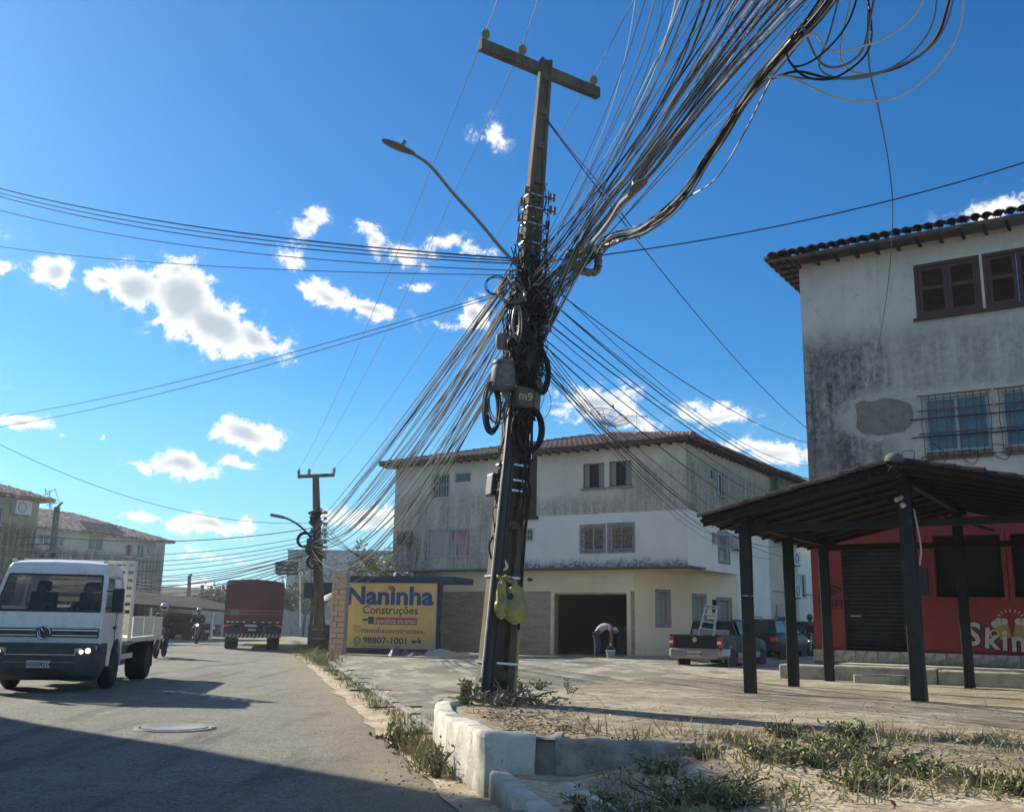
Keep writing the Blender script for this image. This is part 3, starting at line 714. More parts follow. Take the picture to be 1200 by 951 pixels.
# other walls, floor and garage interior
b = MB(); b.box(XL, XR - .01, DEP - .05, DEP, -.2, ZT - .01); b.box(XL, XL + .05, .01, DEP - .06, -.2, ZT - .01); b.build('rear_wall', CBW, CB)
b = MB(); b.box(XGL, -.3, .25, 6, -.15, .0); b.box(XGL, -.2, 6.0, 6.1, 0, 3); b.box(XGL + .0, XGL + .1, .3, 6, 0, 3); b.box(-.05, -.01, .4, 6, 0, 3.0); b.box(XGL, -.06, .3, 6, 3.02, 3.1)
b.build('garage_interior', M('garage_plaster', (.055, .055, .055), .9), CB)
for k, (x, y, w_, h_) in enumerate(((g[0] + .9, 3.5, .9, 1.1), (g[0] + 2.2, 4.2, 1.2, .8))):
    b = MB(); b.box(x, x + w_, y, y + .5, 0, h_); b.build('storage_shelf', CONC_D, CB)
b = MB(); a = onface(CB, F0, 623, 679); b.cyl((a[0], -.02, a[1]), (a[0], -.16, a[1]), .05); b.blob((a[0], -.2, a[1]), .07); b.build('wall_lamp', BLK, CB, smooth=True)
b = MB(); a = onface(CB, F0, 603, 680)[0]; b.tube([(a, -.06, 0), (a, -.06, 3.1)], .045, 8); b.build('downpipe', ALU, CB, smooth=True)
# roof
OV, SL = .55, .26
e = [(XL - OV, -OV, ZT), (XR + OV, -OV, ZT), (XR + OV, DEP + OV, ZT), (XL - OV, DEP + OV, ZT)]
hw = (DEP + 2 * OV) / 2
Lup = Vector((0, hw, hw * SL))
roof_tiles(CB, e[0], e[1], Lup, 0, 17, .24, TILEF, taper=(.96, .96), h=.07)
roof_tiles(CB, e[1], e[2], Vector((-hw, 0, hw * SL)), 0, 17, .24, TILEF, taper=(.96, .96), h=.07)
b = MB(); b.add([e[3], e[2], (XR + OV - hw, hw - OV, ZT + hw * SL), (XL - OV + hw, hw - OV, ZT + hw * SL), e[0]], [(0, 1, 2, 3), (4, 0, 3)])
b.box(XL - OV + .02, XR + OV - .02, -OV + .02, DEP + OV - .02, ZT - .05, ZT - .02); b.build('rear_roof', TILEF, CB)
b = MB()
for i in range(34): x = XL - OV + .2 + i * .44; b.box(x, x + .07, -OV + .03, 0, ZT - .13, ZT - .055)
for i in range(30): y = -OV + .2 + i * .44; b.box(XR, XR + OV - .03, y, y + .07, ZT - .13, ZT - .055)
b.build('rafter_ends', WOODD, CB)
# ridge caps
b = MB(); k0 = Vector(e[1]); k1 = Vector((XR + OV - hw, hw - OV, ZT + hw * SL))
for i in range(26): p, q = k0.lerp(k1, i / 26) + Vector((0, 0, .08)), k0.lerp(k1, (i + 1.1) / 26) + Vector((0, 0, .06)); b.tube([p, q], [.12, .09], 6)
k0 = Vector(e[0]); k2 = Vector((XL - OV + hw, hw - OV, ZT + hw * SL))
for i in range(26): p, q = k0.lerp(k2, i / 26) + Vector((0, 0, .08)), k0.lerp(k2, (i + 1.1) / 26) + Vector((0, 0, .06)); b.tube([p, q], [.12, .09], 6)
tag(b.build('ridge_tiles', TILEF, CB), kind='stuff')
# satellite dish on the roof
p = D(712, 516, 41.5)
sd_ = empty('satellite_dish', p, R(20), 'large wire mesh satellite dish on the tiled roof of the central block', 'satellite dish')
mt = Matrix.Rotation(R(38), 3, 'X') @ Matrix.Rotation(R(0), 3, 'Y')
b = MB(); Rr = .85
prof = lambda q: .32 * (q / Rr) ** 2
cc = Vector((0, 0, .75))
for k in range(12):
    a = 2 * math.pi * k / 12; b.tube([cc + mt @ Vector((q * math.cos(a), q * math.sin(a), prof(q))) for q in (0, .3, .58, Rr)], .014, 4)
for q in (.3, .58, Rr): b.tube([cc + mt @ Vector((q * math.cos(a), q * math.sin(a), prof(q))) for a in [2 * math.pi * i / 24 for i in range(25)]], .014, 4)
b.build('dish_frame', GALV, sd_)
m_ = bpy.data.materials.new('wire_mesh'); m_.use_nodes = True; tt = NT(m_.node_tree); tt.n['Principled BSDF'].inputs['Base Color'].default_value = (.09, .09, .09, 1); tt.n['Principled BSDF'].inputs['Alpha'].default_value = .28
b = MB(); vs = [cc + mt @ Vector((q * math.cos(a), q * math.sin(a), prof(q) + .004)) for q in (.02, .3, .58, Rr) for a in [2 * math.pi * i / 24 for i in range(24)]]
b.add(vs, [(i * 24 + j, i * 24 + (j + 1) % 24, (i + 1) * 24 + (j + 1) % 24, (i + 1) * 24 + j) for i in range(3) for j in range(24)]); b.build('mesh_skin', m_, sd_)
b = MB(); b.tube([(0, 0, -.3), cc], .03, 6); fp = cc + mt @ Vector((0, 0, .85))
for k in range(3): a = 2 * math.pi * k / 3; b.tube([cc + mt @ Vector((Rr * .8 * math.cos(a), Rr * .8 * math.sin(a), .25)), fp], .01, 4)
b.blob(fp, .07, 6, 4); b.build('mount_and_feed', GALV, sd_)
p = D(746, 508, 41.5)
an = empty('roof_aerial', p, 0, 'thin television aerial on the roof ridge right of the dish', 'aerial')
b = MB(); b.tube([(0, 0, -.4), (0, 0, .9)], .018, 5); b.tube([(-.5, 0, .75), (.5, .1, .8)], .012, 4)
for k in range(5): b.tube([(-.4 + k * .2, -.25, .77), (-.4 + k * .2, .3, .79)], .008, 4)
b.build('aerial_rods', GALV, an)

# pavement with ramp along the building
b = MB(); b.T = WM[CB.name]
b.prism([(-12.5, -.02), (-12.5, -1.3), (-4.2, -1.3), (-4.0, -1.3), (-4.0, -.02)], 'z', -.2, -.01)
b.add([(-3.95, -.02, -.01), (-.2, -.02, -.01), (-.4, -2.3, -.1), (-4.3, -2.3, -.1)], [(0, 3, 2, 1)])
b.add([(-3.95, -.02, -.01), (-4.3, -2.3, -.1), (-4.3, -2.3, -.3), (-3.95, -.02, -.3)], [(0, 1, 2, 3)])
b.prism([(-.2, -.05), (-.25, -1.35), (1.2, -1.2), (3.4, 1.8), (5.2, 6.5), (XR + .05, qx + 3), (0.02, .0)], 'z', -.3, .10)
tag(b.build('pavement', CONC), kind='structure')

# ================================================================== WING BEHIND (white, air conditioners) 
WB = empty('white_rear_building', (10.2, 44.2, .15), RZ, 'white block with air conditioners and tiled roof behind the central building', 'building')
FA = frame((0, 0, 0), (1, 0), (0, 1))
cx = onface(WB, FA, 902, 690)[0]; xl0 = onface(WB, FA, 866, 690)[0] - 1.5
WBW = M('white_plaster_rear', wall_c((.80, .77, .66), (.72, .69, .59), (.15, .145, .12), [(-5, 10, 2.9, -.2, .25)], gen_amt=.2), .9)
UPW = M('old_plaster_rear', wall_c((.38, .35, .28), (.30, .28, .22), (.06, .06, .05), [(-5, 10, 8.2, 5.0, .8)]), .9)
zb_ = onface(WB, FA, 900, 632)[1]
FB = frame((cx, 0, 0), (0, 1), (-1, 0))
wall(WB, FA, xl0, cx, -.2, zb_, [], WBW)
q1, q2, q3 = rect(WB, FB, 930, 672, 944, 700), rect(WB, FB, 926, 640, 940, 664), rect(WB, FB, 930, 710, 940, 730)
wall(WB, FB, 0, 16, -.2, zb_, [q1], WBW); window(WB, FB, q1, 'two')
for (px_, py_) in ((925, 662), (926, 700), (914, 724)):
    a = onface(WB, FB, px_, py_); ac_unit(WB, FB, a[0], a[1], 1.0, .6, .4)
b = MB(); b.box(xl0, cx, -.06, .3, zb_ - 2.2 - .04, zb_ - 2.2 + .04); b.box(cx, cx + .05, .35, 16, zb_ - 2.2 - .02, zb_ - 2.2 + .02); b.build('string_course', CONC, WB)
b = MB(); b.box(xl0, cx - .05, .05, 16, zb_ - .12, zb_ - .01); b.build('terrace_slab', CONC, WB)
g2 = rect(WB, frame((0, .6, 0), (1, 0), (0, 1)), 886, 572, 905, 584)
FU = frame((0, .6, 0), (1, 0), (0, 1)); ur = onface(WB, FU, 913, 590)[0]
wall(WB, FU, xl0, ur, zb_, 7.85, [g2], UPW); window(WB, FU, g2, 'two', glass=M('green_glass', (.03, .10, .06), .2))
wall(WB, frame((ur, .6, 0), (0, 1), (-1, 0)), 0, 14, zb_, 7.85, [], UPW)
roof_tiles(WB, (xl0 - .5, .0, 7.85), (ur + .5, .0, 7.85), Vector((0, 5, 1.6)), 0, 13, .24, TILEF, taper=(0, .9), h=.07)
roof_tiles(WB, (ur + .5, .0, 7.85), (ur + .5, 14, 7.85), Vector((-5, 0, 1.6)), 0, 13, .24, TILEF, taper=(.9, 0), h=.07)
# far sliver of a block with ventilation openings, seen beside the red bar
FBd = empty('far_side_building', D(962, 770, 62).xy.to_3d(), RZ, 'pale far block with small dark openings seen beside the red bar wall', 'building')
Fq = frame((0, 0, 0), (1, 0), (0, 1)); hs = [(-3.5 + i * 1.9, -3.5 + i * 1.9 + 1.1, z, z + 1.1) for i in range(6) for z in (1.2, 3.7, 6.0)]
wall(FBd, Fq, -4, 8, 0, 7.6, hs, WBW)
for q in hs: window(FBd, Fq, q, 'bars', fr=RUST)
b = MB(); b.box(-4, 8, .2, 8, 0, 7.6); b.box(-4.3, 8.3, -.4, 8.2, 7.6, 7.8); b.build('body_and_roof', WBW, FBd)

# ================================================================== RIGHT BUILDING
S0 = Vector((6.02, 19.65, HS))
RB = empty('right_building', S0, RZ, 'tall mould streaked grey apartment block with brown shutters at the right edge', 'building')
ERZ = 8.99 - HS - .12
PATCH = [(1002, 474), (1010, 469), (1022, 471), (1036, 466), (1052, 468), (1067, 473), (1071, 484), (1069, 497), (1060, 505), (1046, 508), (1030, 510), (1010, 508), (1003, 500), (1005, 488)]
pu = [onface(RB, F0, *q) for q in PATCH]; pcx = sum(q[0] for q in pu) / len(pu); pcz = sum(q[1] for q in pu) / len(pu)
def rb_extra(t, c, v, x, y, z, streak, fine, big):
    dx = (x - pcx) * .62; dz = (z - pcz)
    rr = t.math('POWER', dx * dx + dz * dz, .5) + (fine - .5) * .25 + (big - .5) * .3
    c = t.mix(t.ss(rr, .62, .42), c, (.56, .53, .46))
    low = t.ss(x + z * .12 + (big - .5) * .8, 1.75, .9) * t.ss(z + (streak - .5), 4.9, 4.3)
    return t.mix(low * .5, c, (.15, .14, .125))
rbz = lambda py: onface(RB, F0, 1010, py)[1]
RBW = M('mouldy_grey_plaster', wall_c((.76, .70, .59), (.64, .595, .50), (.10, .094, .082), [(-.5, 1.75, rbz(388), 2.2, .95), (-.5, 1.3, rbz(425), 3.0, 1.1), (1.7, 9, rbz(385), rbz(462), .6), (-.5, 9, rbz(430), rbz(466), .5)], gen_amt=.3, extra=rb_extra), .92, nb(15, 7), .5, .02)
RW1, RW2 = rect(RB, F0, 1074, 302, 1147, 368), rect(RB, F0, 1155, 290, 1230, 355)
RG1, RG2 = rect(RB, F0, 1086, 464, 1157, 527), rect(RB, F0, 1172, 455, 1245, 522)
RW1 = (RW1[0], RW1[1], 6.86, 7.96); RW2 = (RW2[0], RW2[0] + 1.15, 6.86, 7.96)
RG1 = (RG1[0], RG1[1], 4.2, 5.25); RG2 = (RG1[1] + .22, RG1[1] + 1.3, 4.2, 5.25)
wide = 11.0
hs = [RW1, RW2, RG1, RG2, (5.4, 6.5, 6.86, 7.96), (5.4, 6.5, 4.2, 5.25), (7.4, 8.5, 6.86, 7.96), (7.4, 8.5, 4.2, 5.25)]
wall(RB, F0, 0, wide, 3.1, ERZ, hs, RBW)
def shutter_window(q):
    u0, u1, z0, z1 = q
    b = MB(); t_ = .06
    for (a, c, e, f) in ((u0, u0 + t_, z0, z1), (u1 - t_, u1, z0, z1), (u0 + t_, u1 - t_, z0, z0 + t_), (u0 + t_, u1 - t_, z1 - t_, z1)): b.box(a, c, .0, .1, e, f)
    b.box(u0 - .06, u1 + .06, -.06, .02, z0 - .06, z0 - .003)
    wo = b.build('shutter_window', SHUT, RB)
    mid = (u0 + u1) / 2
    for a, c in ((u0 + t_, mid - .004), (mid + .004, u1 - t_)):
        zz = [z0 + t_, (z0 + z1) / 2 + .05, z1 - t_]
        f = MB(); s_ = .075
        f.box(a, a + s_, .03, .07, zz[0], zz[2]); f.box(c - s_, c, .03, .07, zz[0], zz[2])
        for z in (zz[0], zz[1] - s_ / 2, zz[2] - s_): f.box(a + s_, c - s_, .03, .07, z, z + s_)
        f.box(a + s_, c - s_, .09, .1, zz[0], zz[2])
        f.build('shutter_leaf', SHUT, wo)
        l = MB()
        for (za, zb) in ((zz[0] + s_, zz[1] - s_ / 2), (zz[1] + s_ / 2, zz[2] - s_)):
            n = int((zb - za) / .034)
            for i in range(n):
                z = za + (zb - za) * (i + .5) / n; l.cbox(((a + c) / 2, .058, z), (c - a - 2 * s_, .028, .008), Matrix.Rotation(R(-35), 3, 'X'))
        tag(l.build('louvres', SHUT, wo), kind='stuff')
for q in (RW1, RW2, hs[4], hs[6]): shutter_window(q)
for q in (RG1, RG2, hs[5], hs[7]):
    u0, u1, z0, z1 = q
    wo = window(RB, F0, q, 'two', fr=M('pale_blue_frame', (.42, .50, .52), .5), glass=BLUEG, dep=.1)
    gmb = MB(); n = 9
    for i in range(n + 1):
        x = u0 - .02 + (u1 - u0 + .04) * i / n
        gmb.tube([(x, -.05, z0 - .12), (x + .0, -.05, z0 + .25), (x + (.025 if i % 2 else -.025), -.052, (z0 + z1) / 2), (x, -.05, z1 - .25), (x, -.05, z1 + .05)], .008, 4)
    for z in (z0 - .1, z0 + .35, z1 - .25, z1 + .04): gmb.box(u0 - .1, u1 + .08, -.066, -.05, z - .013, z + .013)
    gmb.build('grille', RUST, wo)
    bb = MB(); bb.box(u0, u1, -.03, .02, z0 - .16, z0 - .004); bb.build('brick_sill', M('raw_brick_sill', mottled((.20, .10, .07), (.30, .26, .22), 12), .95), wo)
wall(RB, frame((0, 0, 0), (0, -1), (1, 0)), -9, 0, -.4, ERZ, [], M('mouldy_side_plaster', wall_c((.40, .38, .33), (.35, .33, .3), (.07, .07, .065), [(-1, 2, 7, 2, .8)]), .9))
b = MB(); b.box(wide, wide + .1, 0, 9, -.4, ERZ); b.box(0.02, wide, 8.9, 9, -.4, ERZ); b.build('rear_wall', RBW, RB)
# cement patch and its rim
b = MB(); b.prism(pu, 'y', -.014, .03); b.build('plaster_patch', M('fresh_cement_patch', mottled((.30, .27, .22), (.20, .18, .15), 6), .95, nb(14, 6), .4, .01), RB)
rim = [(pcx + (q[0] - pcx) * (1.14 + .14 * math.sin(i * 2.4)), pcz + (q[1] - pcz) * (1.17 + .16 * math.cos(i * 1.9))) for i, q in enumerate(pu)]
b = MB(); b.prism(rim, 'y', -.006, .02); b.build('flaking_rim', M('pale_lime_flake', mottled((.64, .60, .53), (.42, .39, .34), 9), .95), RB)
# loose wires on the facade
b = MB()
for k in range(9):
    x = RG1[0] - .5 + k * .55; z = RG1[2] - .05
    b.tube(catmull([(x, -.03, z + rnd.uniform(-.1, .4)), (x + .1, -.09, z + rnd.uniform(0, .3)), (x + .3, -.12, z + rnd.uniform(-.1, .1)), (x + .2, -.06, z - rnd.uniform(.1, .3)), (x - .05, -.03, z - .05)], 5), .007, 4)
b.tube([(RG1[0] - .25, -.03, RG1[2] + .3), (wide, -.04, RG1[2] + .22)], .012, 5); b.tube([(RG1[0] - .25, -.03, RG1[2] + .65), (wide, -.04, RG1[2] + .62)], .012, 5)
b.build('facade_wires', CAB_D, RB)
# roof with individual eave tiles
OVR, SLR = .5, .33
ez = ERZ + .04
dre = Vector((0, 1, SLR)).normalized()
b = MB(); b.add([(-OVR, -OVR, ez), (wide + .5, -OVR, ez), (wide - 4, 4.5, ez + 5 * SLR), (4.5, 4.5, ez + 5 * SLR), (-OVR, 9.5, ez)], [(0, 1, 2, 3), (0, 3, 4)])
b.v = b.v; o = b.build('roof_deck', TILEF, RB)
md = o.modifiers.new('thick', 'SOLIDIFY'); md.thickness = .06; md.offset = -1
TW = .205
tm = MB(); n_ = 8
for (yy_, r0, zz_) in ((-.03, .105, 0.0), (.46, .08, -.01)):
    for sgn, off in ((1, 0), (1, -.014)):
        for k in range(n_ + 1):
            th = math.pi * k / n_; tm.v.append(Vector((math.cos(th) * (r0 + off), yy_, math.sin(th) * (r0 + off) * .95 + zz_)))
k = n_ + 1
for i in range(n_):
    tm.f += [[i, i + 1, 2 * k + i + 1, 2 * k + i], [k + i + 1, k + i, 3 * k + i, 3 * k + i + 1], [i + 1, i, k + i, k + i + 1], [2 * k + i, 2 * k + i + 1, 3 * k + i + 1, 3 * k + i]]; tm.m += [0] * 4
tile0 = tm.build('roof_tile', TILE, RB, smooth=True)
first = True
rot = Matrix.Rotation(math.atan(SLR), 4, 'X')
for j in range(2):
    for i in range(int((wide + .9) / TW)):
        mtx = Matrix.Translation((-OVR + .12 + i * TW + rnd.uniform(-.01, .01), -OVR - .06 + j * .40, ez + .035 + j * .40 * SLR + rnd.uniform(-.006, .01))) @ rot @ Matrix.Rotation(rnd.uniform(-.05, .05), 4, 'Z')
        if first: tile0.matrix_local = mtx; first = False
        else: dup(tile0, None, RB, mtx)
b = MB()                                                   # side eave: rafters, laths and tile ends seen from below
for i in range(16): y = -OVR + .1 + i * .33; b.box(-OVR + .02, 0, y, y + .055, ez - .13, ez - .07)
for i in range(30): x = -OVR + .1 + i * .4; b.box(x, x + .055, -OVR + .02, 0, ez - .13, ez - .07)
for k in range(3): b.box(-OVR + .03 + k * .17, -OVR + .07 + k * .17, -OVR, 6, ez - .068, ez - .05)
b.build('eave_rafters', WOODD, RB)
roof_tiles(RB, (-OVR - .05, -OVR, ez), (-OVR - .05, 5, ez), Vector((2.0, 0, .66)), 0, 5, .21, TILEF, 'side_tiles', h=.08, taper=(1.0, 0))

# ---------------------------------------------------------------- red bar on the ground floor
BAR = empty('red_bar', S0, RZ, 'red painted corner bar with roller door, black window and painted beer mugs', 'bar')
def c_red(t):
    v = t.obj(); x, y, z = t.sep(v); n = t.noise(v, 1.6, 6, .65); f = t.noise(v, 12, 6, .7)
    c = t.mix(t.ss(n, .35, .65), (.29, .05, .048), (.225, .043, .043))
    c = t.mix(t.ss(f, .68, .76) * .8, c, (.42, .36, .33))
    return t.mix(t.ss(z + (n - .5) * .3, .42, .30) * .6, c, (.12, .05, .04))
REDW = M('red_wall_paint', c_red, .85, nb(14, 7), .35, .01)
FR = frame((0, -.06, 0), (1, 0), (0, 1))
zp = onface(BAR, FR, 958, 760)[1]
dr = rect(BAR, FR, 991, 655, 1066, 762); dr = (dr[0], dr[1], zp, 2.52)
wn_ = rect(BAR, FR, 1098, 632, 1172, 704); wn_ = (wn_[0], wn_[1], 1.5, 2.62)
wn2 = (wn_[1] + .16, wn_[1] + 1.6, 1.5, 2.62)
wall(BAR, FR, -.02, wide, zp, 3.09, [dr, wn_, wn2], REDW, depth=.22)
wall(BAR, frame((-.02, -.06, 0), (0, -1), (1, 0)), -9, 0, zp, 3.09, [], REDW)
b = MB(); b.prism([(-.02, 3.09), (7.6, 3.09), (3.9, 3.55), (2.6, 3.55)], 'y', -.055, -.02); b.build('gable_infill', REDW, BAR)
b = MB(); b.box(-.02, wide, -.062, .0, 3.09, 3.13); b.build('beam', WOODD, BAR)
n = 26; sh = MB()
for i in range(n):
    z = dr[2] + (dr[3] - dr[2]) * i / n; hgt = (dr[3] - dr[2]) / n
    sh.add([(dr[0], .06, z), (dr[1], .06, z), (dr[1], .025, z + hgt * .5), (dr[0], .025, z + hgt * .5), (dr[1], .06, z + hgt), (dr[0], .06, z + hgt)], [(0, 1, 2, 3), (3, 2, 4, 5)])
o = sh.build('roller_shutter', M('dark_roller_door', mottled((.018, .027, .029), (.034, .042, .042), 5), .5), BAR)
b = MB(); b.box(dr[0] + .12, dr[0] + .3, .0, .02, dr[2] + .62, dr[2] + .65); b.build('handle', GALV, o)
for q in (wn_, wn2):
    b = MB(); b.box(q[0], q[1], .1, .12, q[2], q[3]); b.build('window', M('black_tarp', (.012, .016, .015), .7), BAR)
    b = MB()
    for (a, c, e, f) in ((q[0] - .07, q[0], q[2] - .07, q[3] + .07), (q[1], q[1] + .07, q[2] - .07, q[3] + .07), (q[0], q[1], q[2] - .07, q[2]), (q[0], q[1], q[3], q[3] + .07)): b.box(a, c, -.085, -.02, e, f)
    b.build('window_frame', REDW, BAR)
# plinth with glazed tiles
TPL = M('plinth_tile', lambda t: t.mix(t.ss(t.noise(t.obj(), 9, 5), .4, .7), t.mix(t.rand(), (.46, .44, .38), (.38, .365, .315)), (.22, .21, .18)), .5)
b = MB(); b.box(-.03, wide, -.12, .0, -.4, zp - .003); b.build('plinth', CONC_D, BAR)
tz0 = onface(BAR, FR, 958, 773)[1]; tw = .40; t0 = None
for i in range(16):
    b = MB()
    if t0 is None:
        b.box(0, tw - .012, -.142, -.122, 0, zp - tz0 - .01); t0 = b.build('tile', TPL, BAR); t0.matrix_local = Matrix.Translation((-.03, 0, tz0))
    else: dup(t0, None, BAR, Matrix.Translation((-.03 + i * tw, 0, tz0)))
# painted lettering
def wifi():
    m = MB(); cu, cz = onface(BAR, FR, 973, 694)[0], onface(BAR, FR, 973, 694)[1]
    for k, rr in enumerate((.10, .19, .28)):
        pts = [(cu + rr * math.cos(a), -.066, cz - .09 + rr * .75 * math.sin(a)) for a in [R(40 + i * 10) for i in range(11)]]
        vs = []; 
        for (x, y_, z) in pts: vs += [(x, y_, z - .022), (x, y_, z + .022)]
        m.add(vs, [(2 * i, 2 * i + 2, 2 * i + 3, 2 * i + 1) for i in range(10)])
    m.build('wifi_arcs', INK, BAR)
    a = text_mb('WIFI', .235, .002, .006); shift(a, cu, -.067, cz - .30); a.build('wifi_lettering', INK, BAR)
wifi()
WLET = M('cream_lettering', (.50, .48, .42), .8)
su, sz = onface(BAR, FR, 1132, 762)
for nm, mat, bo, yy_ in (('letter_outline', INK, .035, -.064), ('letter', WLET, .014, -.068)):
    x = su
    for ch, wd, dz, rt in (('S', .30, .05, .10), ('k', .285, .0, .10), ('i', .15, -.035, .06), ('n', .30, -.05, .02), ('a', .30, -.05, -.04)):
        a = text_mb(ch, .50 if ch != 'S' else .56, .002, bo, align='LEFT', sx=.98); shift(a, x, yy_, sz + .07 + dz, rt)
        a.build(nm, mat, BAR); x += wd
# beer mugs painted on the wall
mu, mz = onface(BAR, FR, 1186, 738)
AMB = M('amber_paint', (.36, .27, .10), .8)
for s in (-1, 1):
    rt = Matrix.Translation((mu + s * .15, 0, mz)) @ Matrix.Rotation(s * R(18), 4, 'Y')
    a = MB(); a.T = rt; a.prism([(-.1, -.15), (.1, -.15), (.12, .1), (-.12, .1)], 'y', -.068, -.062); a.build('mug', AMB, BAR)
    a = MB(); a.T = rt
    for (q, z, rr) in ((-.08, .13, .06), (0, .15, .07), (.08, .13, .06)): a.cyl((q, -.071, z), (q, -.063, z), rr, n=12)
    a.torus((-s * -.15, -.066, -.02), .065, .014, Matrix.Rotation(R(90), 3, 'X'), 14, 5)
    a.build('mug_foam_and_handle', WLET, BAR)
a = MB()
for k in range(7): th = R(25 + k * 22); a.cbox((mu + .0 + .2 * math.cos(th), -.066, mz + .2 + .14 * math.sin(th)), (.018, .004, .06), Matrix.Rotation(R(90) - th, 3, 'Y'))
a.build('spark_marks', WLET, BAR)
# concrete bench wall along the bar, loose step
bw = G(1050, 800, HS); L0 = WM[BAR.name].inverted() @ bw; bl = (WM[BAR.name].inverted() @ G(912, 789, HS))
bwz = (WM[BAR.name] @ Vector((0, L0.y, 0)))
BN = empty('concrete_bench', S0, RZ, 'long worn whitish concrete bench wall in front of the red bar', 'bench')
fr_ = frame((0, L0.y, 0), (1, 0), (0, 1)); zbt = onface(BN, fr_, 1050, 783)[1]; xb0 = onface(BN, fr_, 912, 785)[0]
xs = [xb0, xb0 + 1.0, xb0 + 2.75, xb0 + 4.6, xb0 + 8.0]
BEN = M('bench_concrete', mottled((.50, .48, .41), (.27, .255, .21), 4), .9, nb(10, 7), .5, .02)
for i in range(4):
    b = MB(); b.box(xs[i] + .008, xs[i + 1] - .008, L0.y, L0.y + .42, -.1, zbt + (.02 if i % 2 else 0)); b.build('bench_block', BEN, BN, bevel=.03)
b = MB(); b.box(xb0 + 1.0, 8, L0.y + .43, -.13, -.1, zbt + .04); b.build('raised_floor', BEN, BN)
p = G(1030, 801, HS)
sp = empty('loose_step', (p.x, p.y, HS), RZ, 'low loose concrete step block lying before the bench', 'step')
b = MB(); b.box(-.42, .42, -.02, .26, -.02, .15); b.build('block', BEN, sp, bevel=.025)

# ================================================================== PAVILION
P1 = Vector((3.47, 14.5, HS)); PV = empty('tiled_porch', P1, RZ, 'dark gabled clay tile porch on black posts in front of the red bar', 'porch')
za, ze = D(1055, 540, 12.8).z - HS - .05, D(825, 604, 14.3).z - HS - .06                              # apex and eave heights above the slab
xa_, xe = 2.27, -.47; yf, yb = -.55, 4.75
def rz_(x): return ze + (za - ze) * (x - xe) / (xa_ - xe) if x < xa_ else za - (za - ze) * (x - xa_) / (xa_ - xe)
for (u, v) in ((0, 0), (0, 1.98), (0, 4.0), (2.27, 0), (2.27, 3.96), (4.54, 0), (4.54, 3.96)):
    b = MB(); wdt = .15 if (u, v) != (2.27, 0) else .185
    lean = rnd.uniform(-.02, .02)
    top = rz_(u) - .12
    rows = []
    for k in range(6):
        z = -.05 + (top + .05) * k / 5; ww = wdt / 2 * (1 + .05 * math.sin(k * 2 + u)); rows.append([(u + sx * ww + lean * k / 5, v + sy * ww, z) for sx, sy in ((-1,-1),(1,-1),(1,1),(-1,1))])
    vs = [q for r_ in rows for q in r_]; b.add(vs, [(i * 4 + a, i * 4 + (a + 1) % 4, (i + 1) * 4 + (a + 1) % 4, (i + 1) * 4 + a) for i in range(5) for a in range(4)] + [(0, 3, 2, 1), (20, 21, 22, 23)])
    b.build('post', POSTM, PV, bevel=.012)
for (p_, q_) in (((0, -.35), (0, 4.7)), ((xa_, -.35), (xa_, 4.7)), ((4.54, -.35), (4.54, 4.7))):
    z = rz_(p_[0]) - .1; b = MB(); b.box(p_[0] - .05, p_[0] + .05, p_[1], q_[1], z - .07, z + .05); b.build('beam', WOODD, PV)
for v in (0, 3.96):
    b = MB(); b.box(.05, 4.49, v - .04, v + .04, rz_(0) - .26, rz_(0) - .16); b.build('tie_beam', WOODD, PV)
for i in range(9):
    y = yf + .12 + i * (yb - yf - .24) / 8
    for s in (0, 1):
        x0, x1 = (xe, xa_) if s == 0 else (2 * xa_ - xe, xa_); b = MB()
        b.add([(x0, y - .03, rz_(x0) - .09), (x1, y - .03, za - .09), (x1, y + .03, za - .09), (x0, y + .03, rz_(x0) - .09), (x0, y - .03, rz_(x0) - .03), (x1, y - .03, za - .03), (x1, y + .03, za - .03), (x0, y + .03, rz_(x0) - .03)],
              [(0,3,2,1),(4,5,6,7),(0,1,5,4),(1,2,6,5),(2,3,7,6),(3,0,4,7)]); b.build('rafter', WOODD, PV)
b = MB()
for s in (0, 1):
    for k in range(8):
        u = (k + .3) / 8; x = xe + (xa_ - xe) * u; x = x if s == 0 else 2 * xa_ - x; z = rz_(x) - .028
        b.box(x - .02, x + .02, yf + .02, yb, z, z + .02)
b.build('laths', WOODD, PV)
slope = math.atan2(za - ze, xa_ - xe)
PT = .19
TILE_SHADE = M('shade_dark_clay_tile', mottled((.022, .016, .013), (.009, .008, .008), 7), .95)  # near-black clay: the shade under the porch is painted into the colour
tm = MB(); n_ = 6
for (xx_, r0, zz_) in ((-.03, .095, 0.0), (.43, .075, -.01)):
    for off in (0, -.013):
        for k in range(n_ + 1):
            th = math.pi * k / n_; tm.v.append(Vector((xx_, math.cos(th) * (r0 + off), math.sin(th) * (r0 + off) * .9 + zz_)))
k = n_ + 1
for i in range(n_):
    tm.f += [[i, i + 1, 2 * k + i + 1, 2 * k + i], [k + i + 1, k + i, 3 * k + i, 3 * k + i + 1], [i + 1, i, k + i, k + i + 1], [2 * k + i, 2 * k + i + 1, 3 * k + i + 1, 3 * k + i]]; tm.m += [0] * 4
pt0 = tm.build('roof_tile', M('shade_dark_porch_tile', lambda t: t.mix(t.ss(t.noise(t.obj(), 9, 5, .7), .38, .62), t.mix(t.rand(), (.07, .032, .02), (.03, .018, .014)), (.010, .009, .008)), .95), PV, smooth=True); first = True  # tile colour darkened to paint in the shade under the roof
rows = 8; SLN = math.hypot(za - ze, xa_ - xe)
chan = MB()
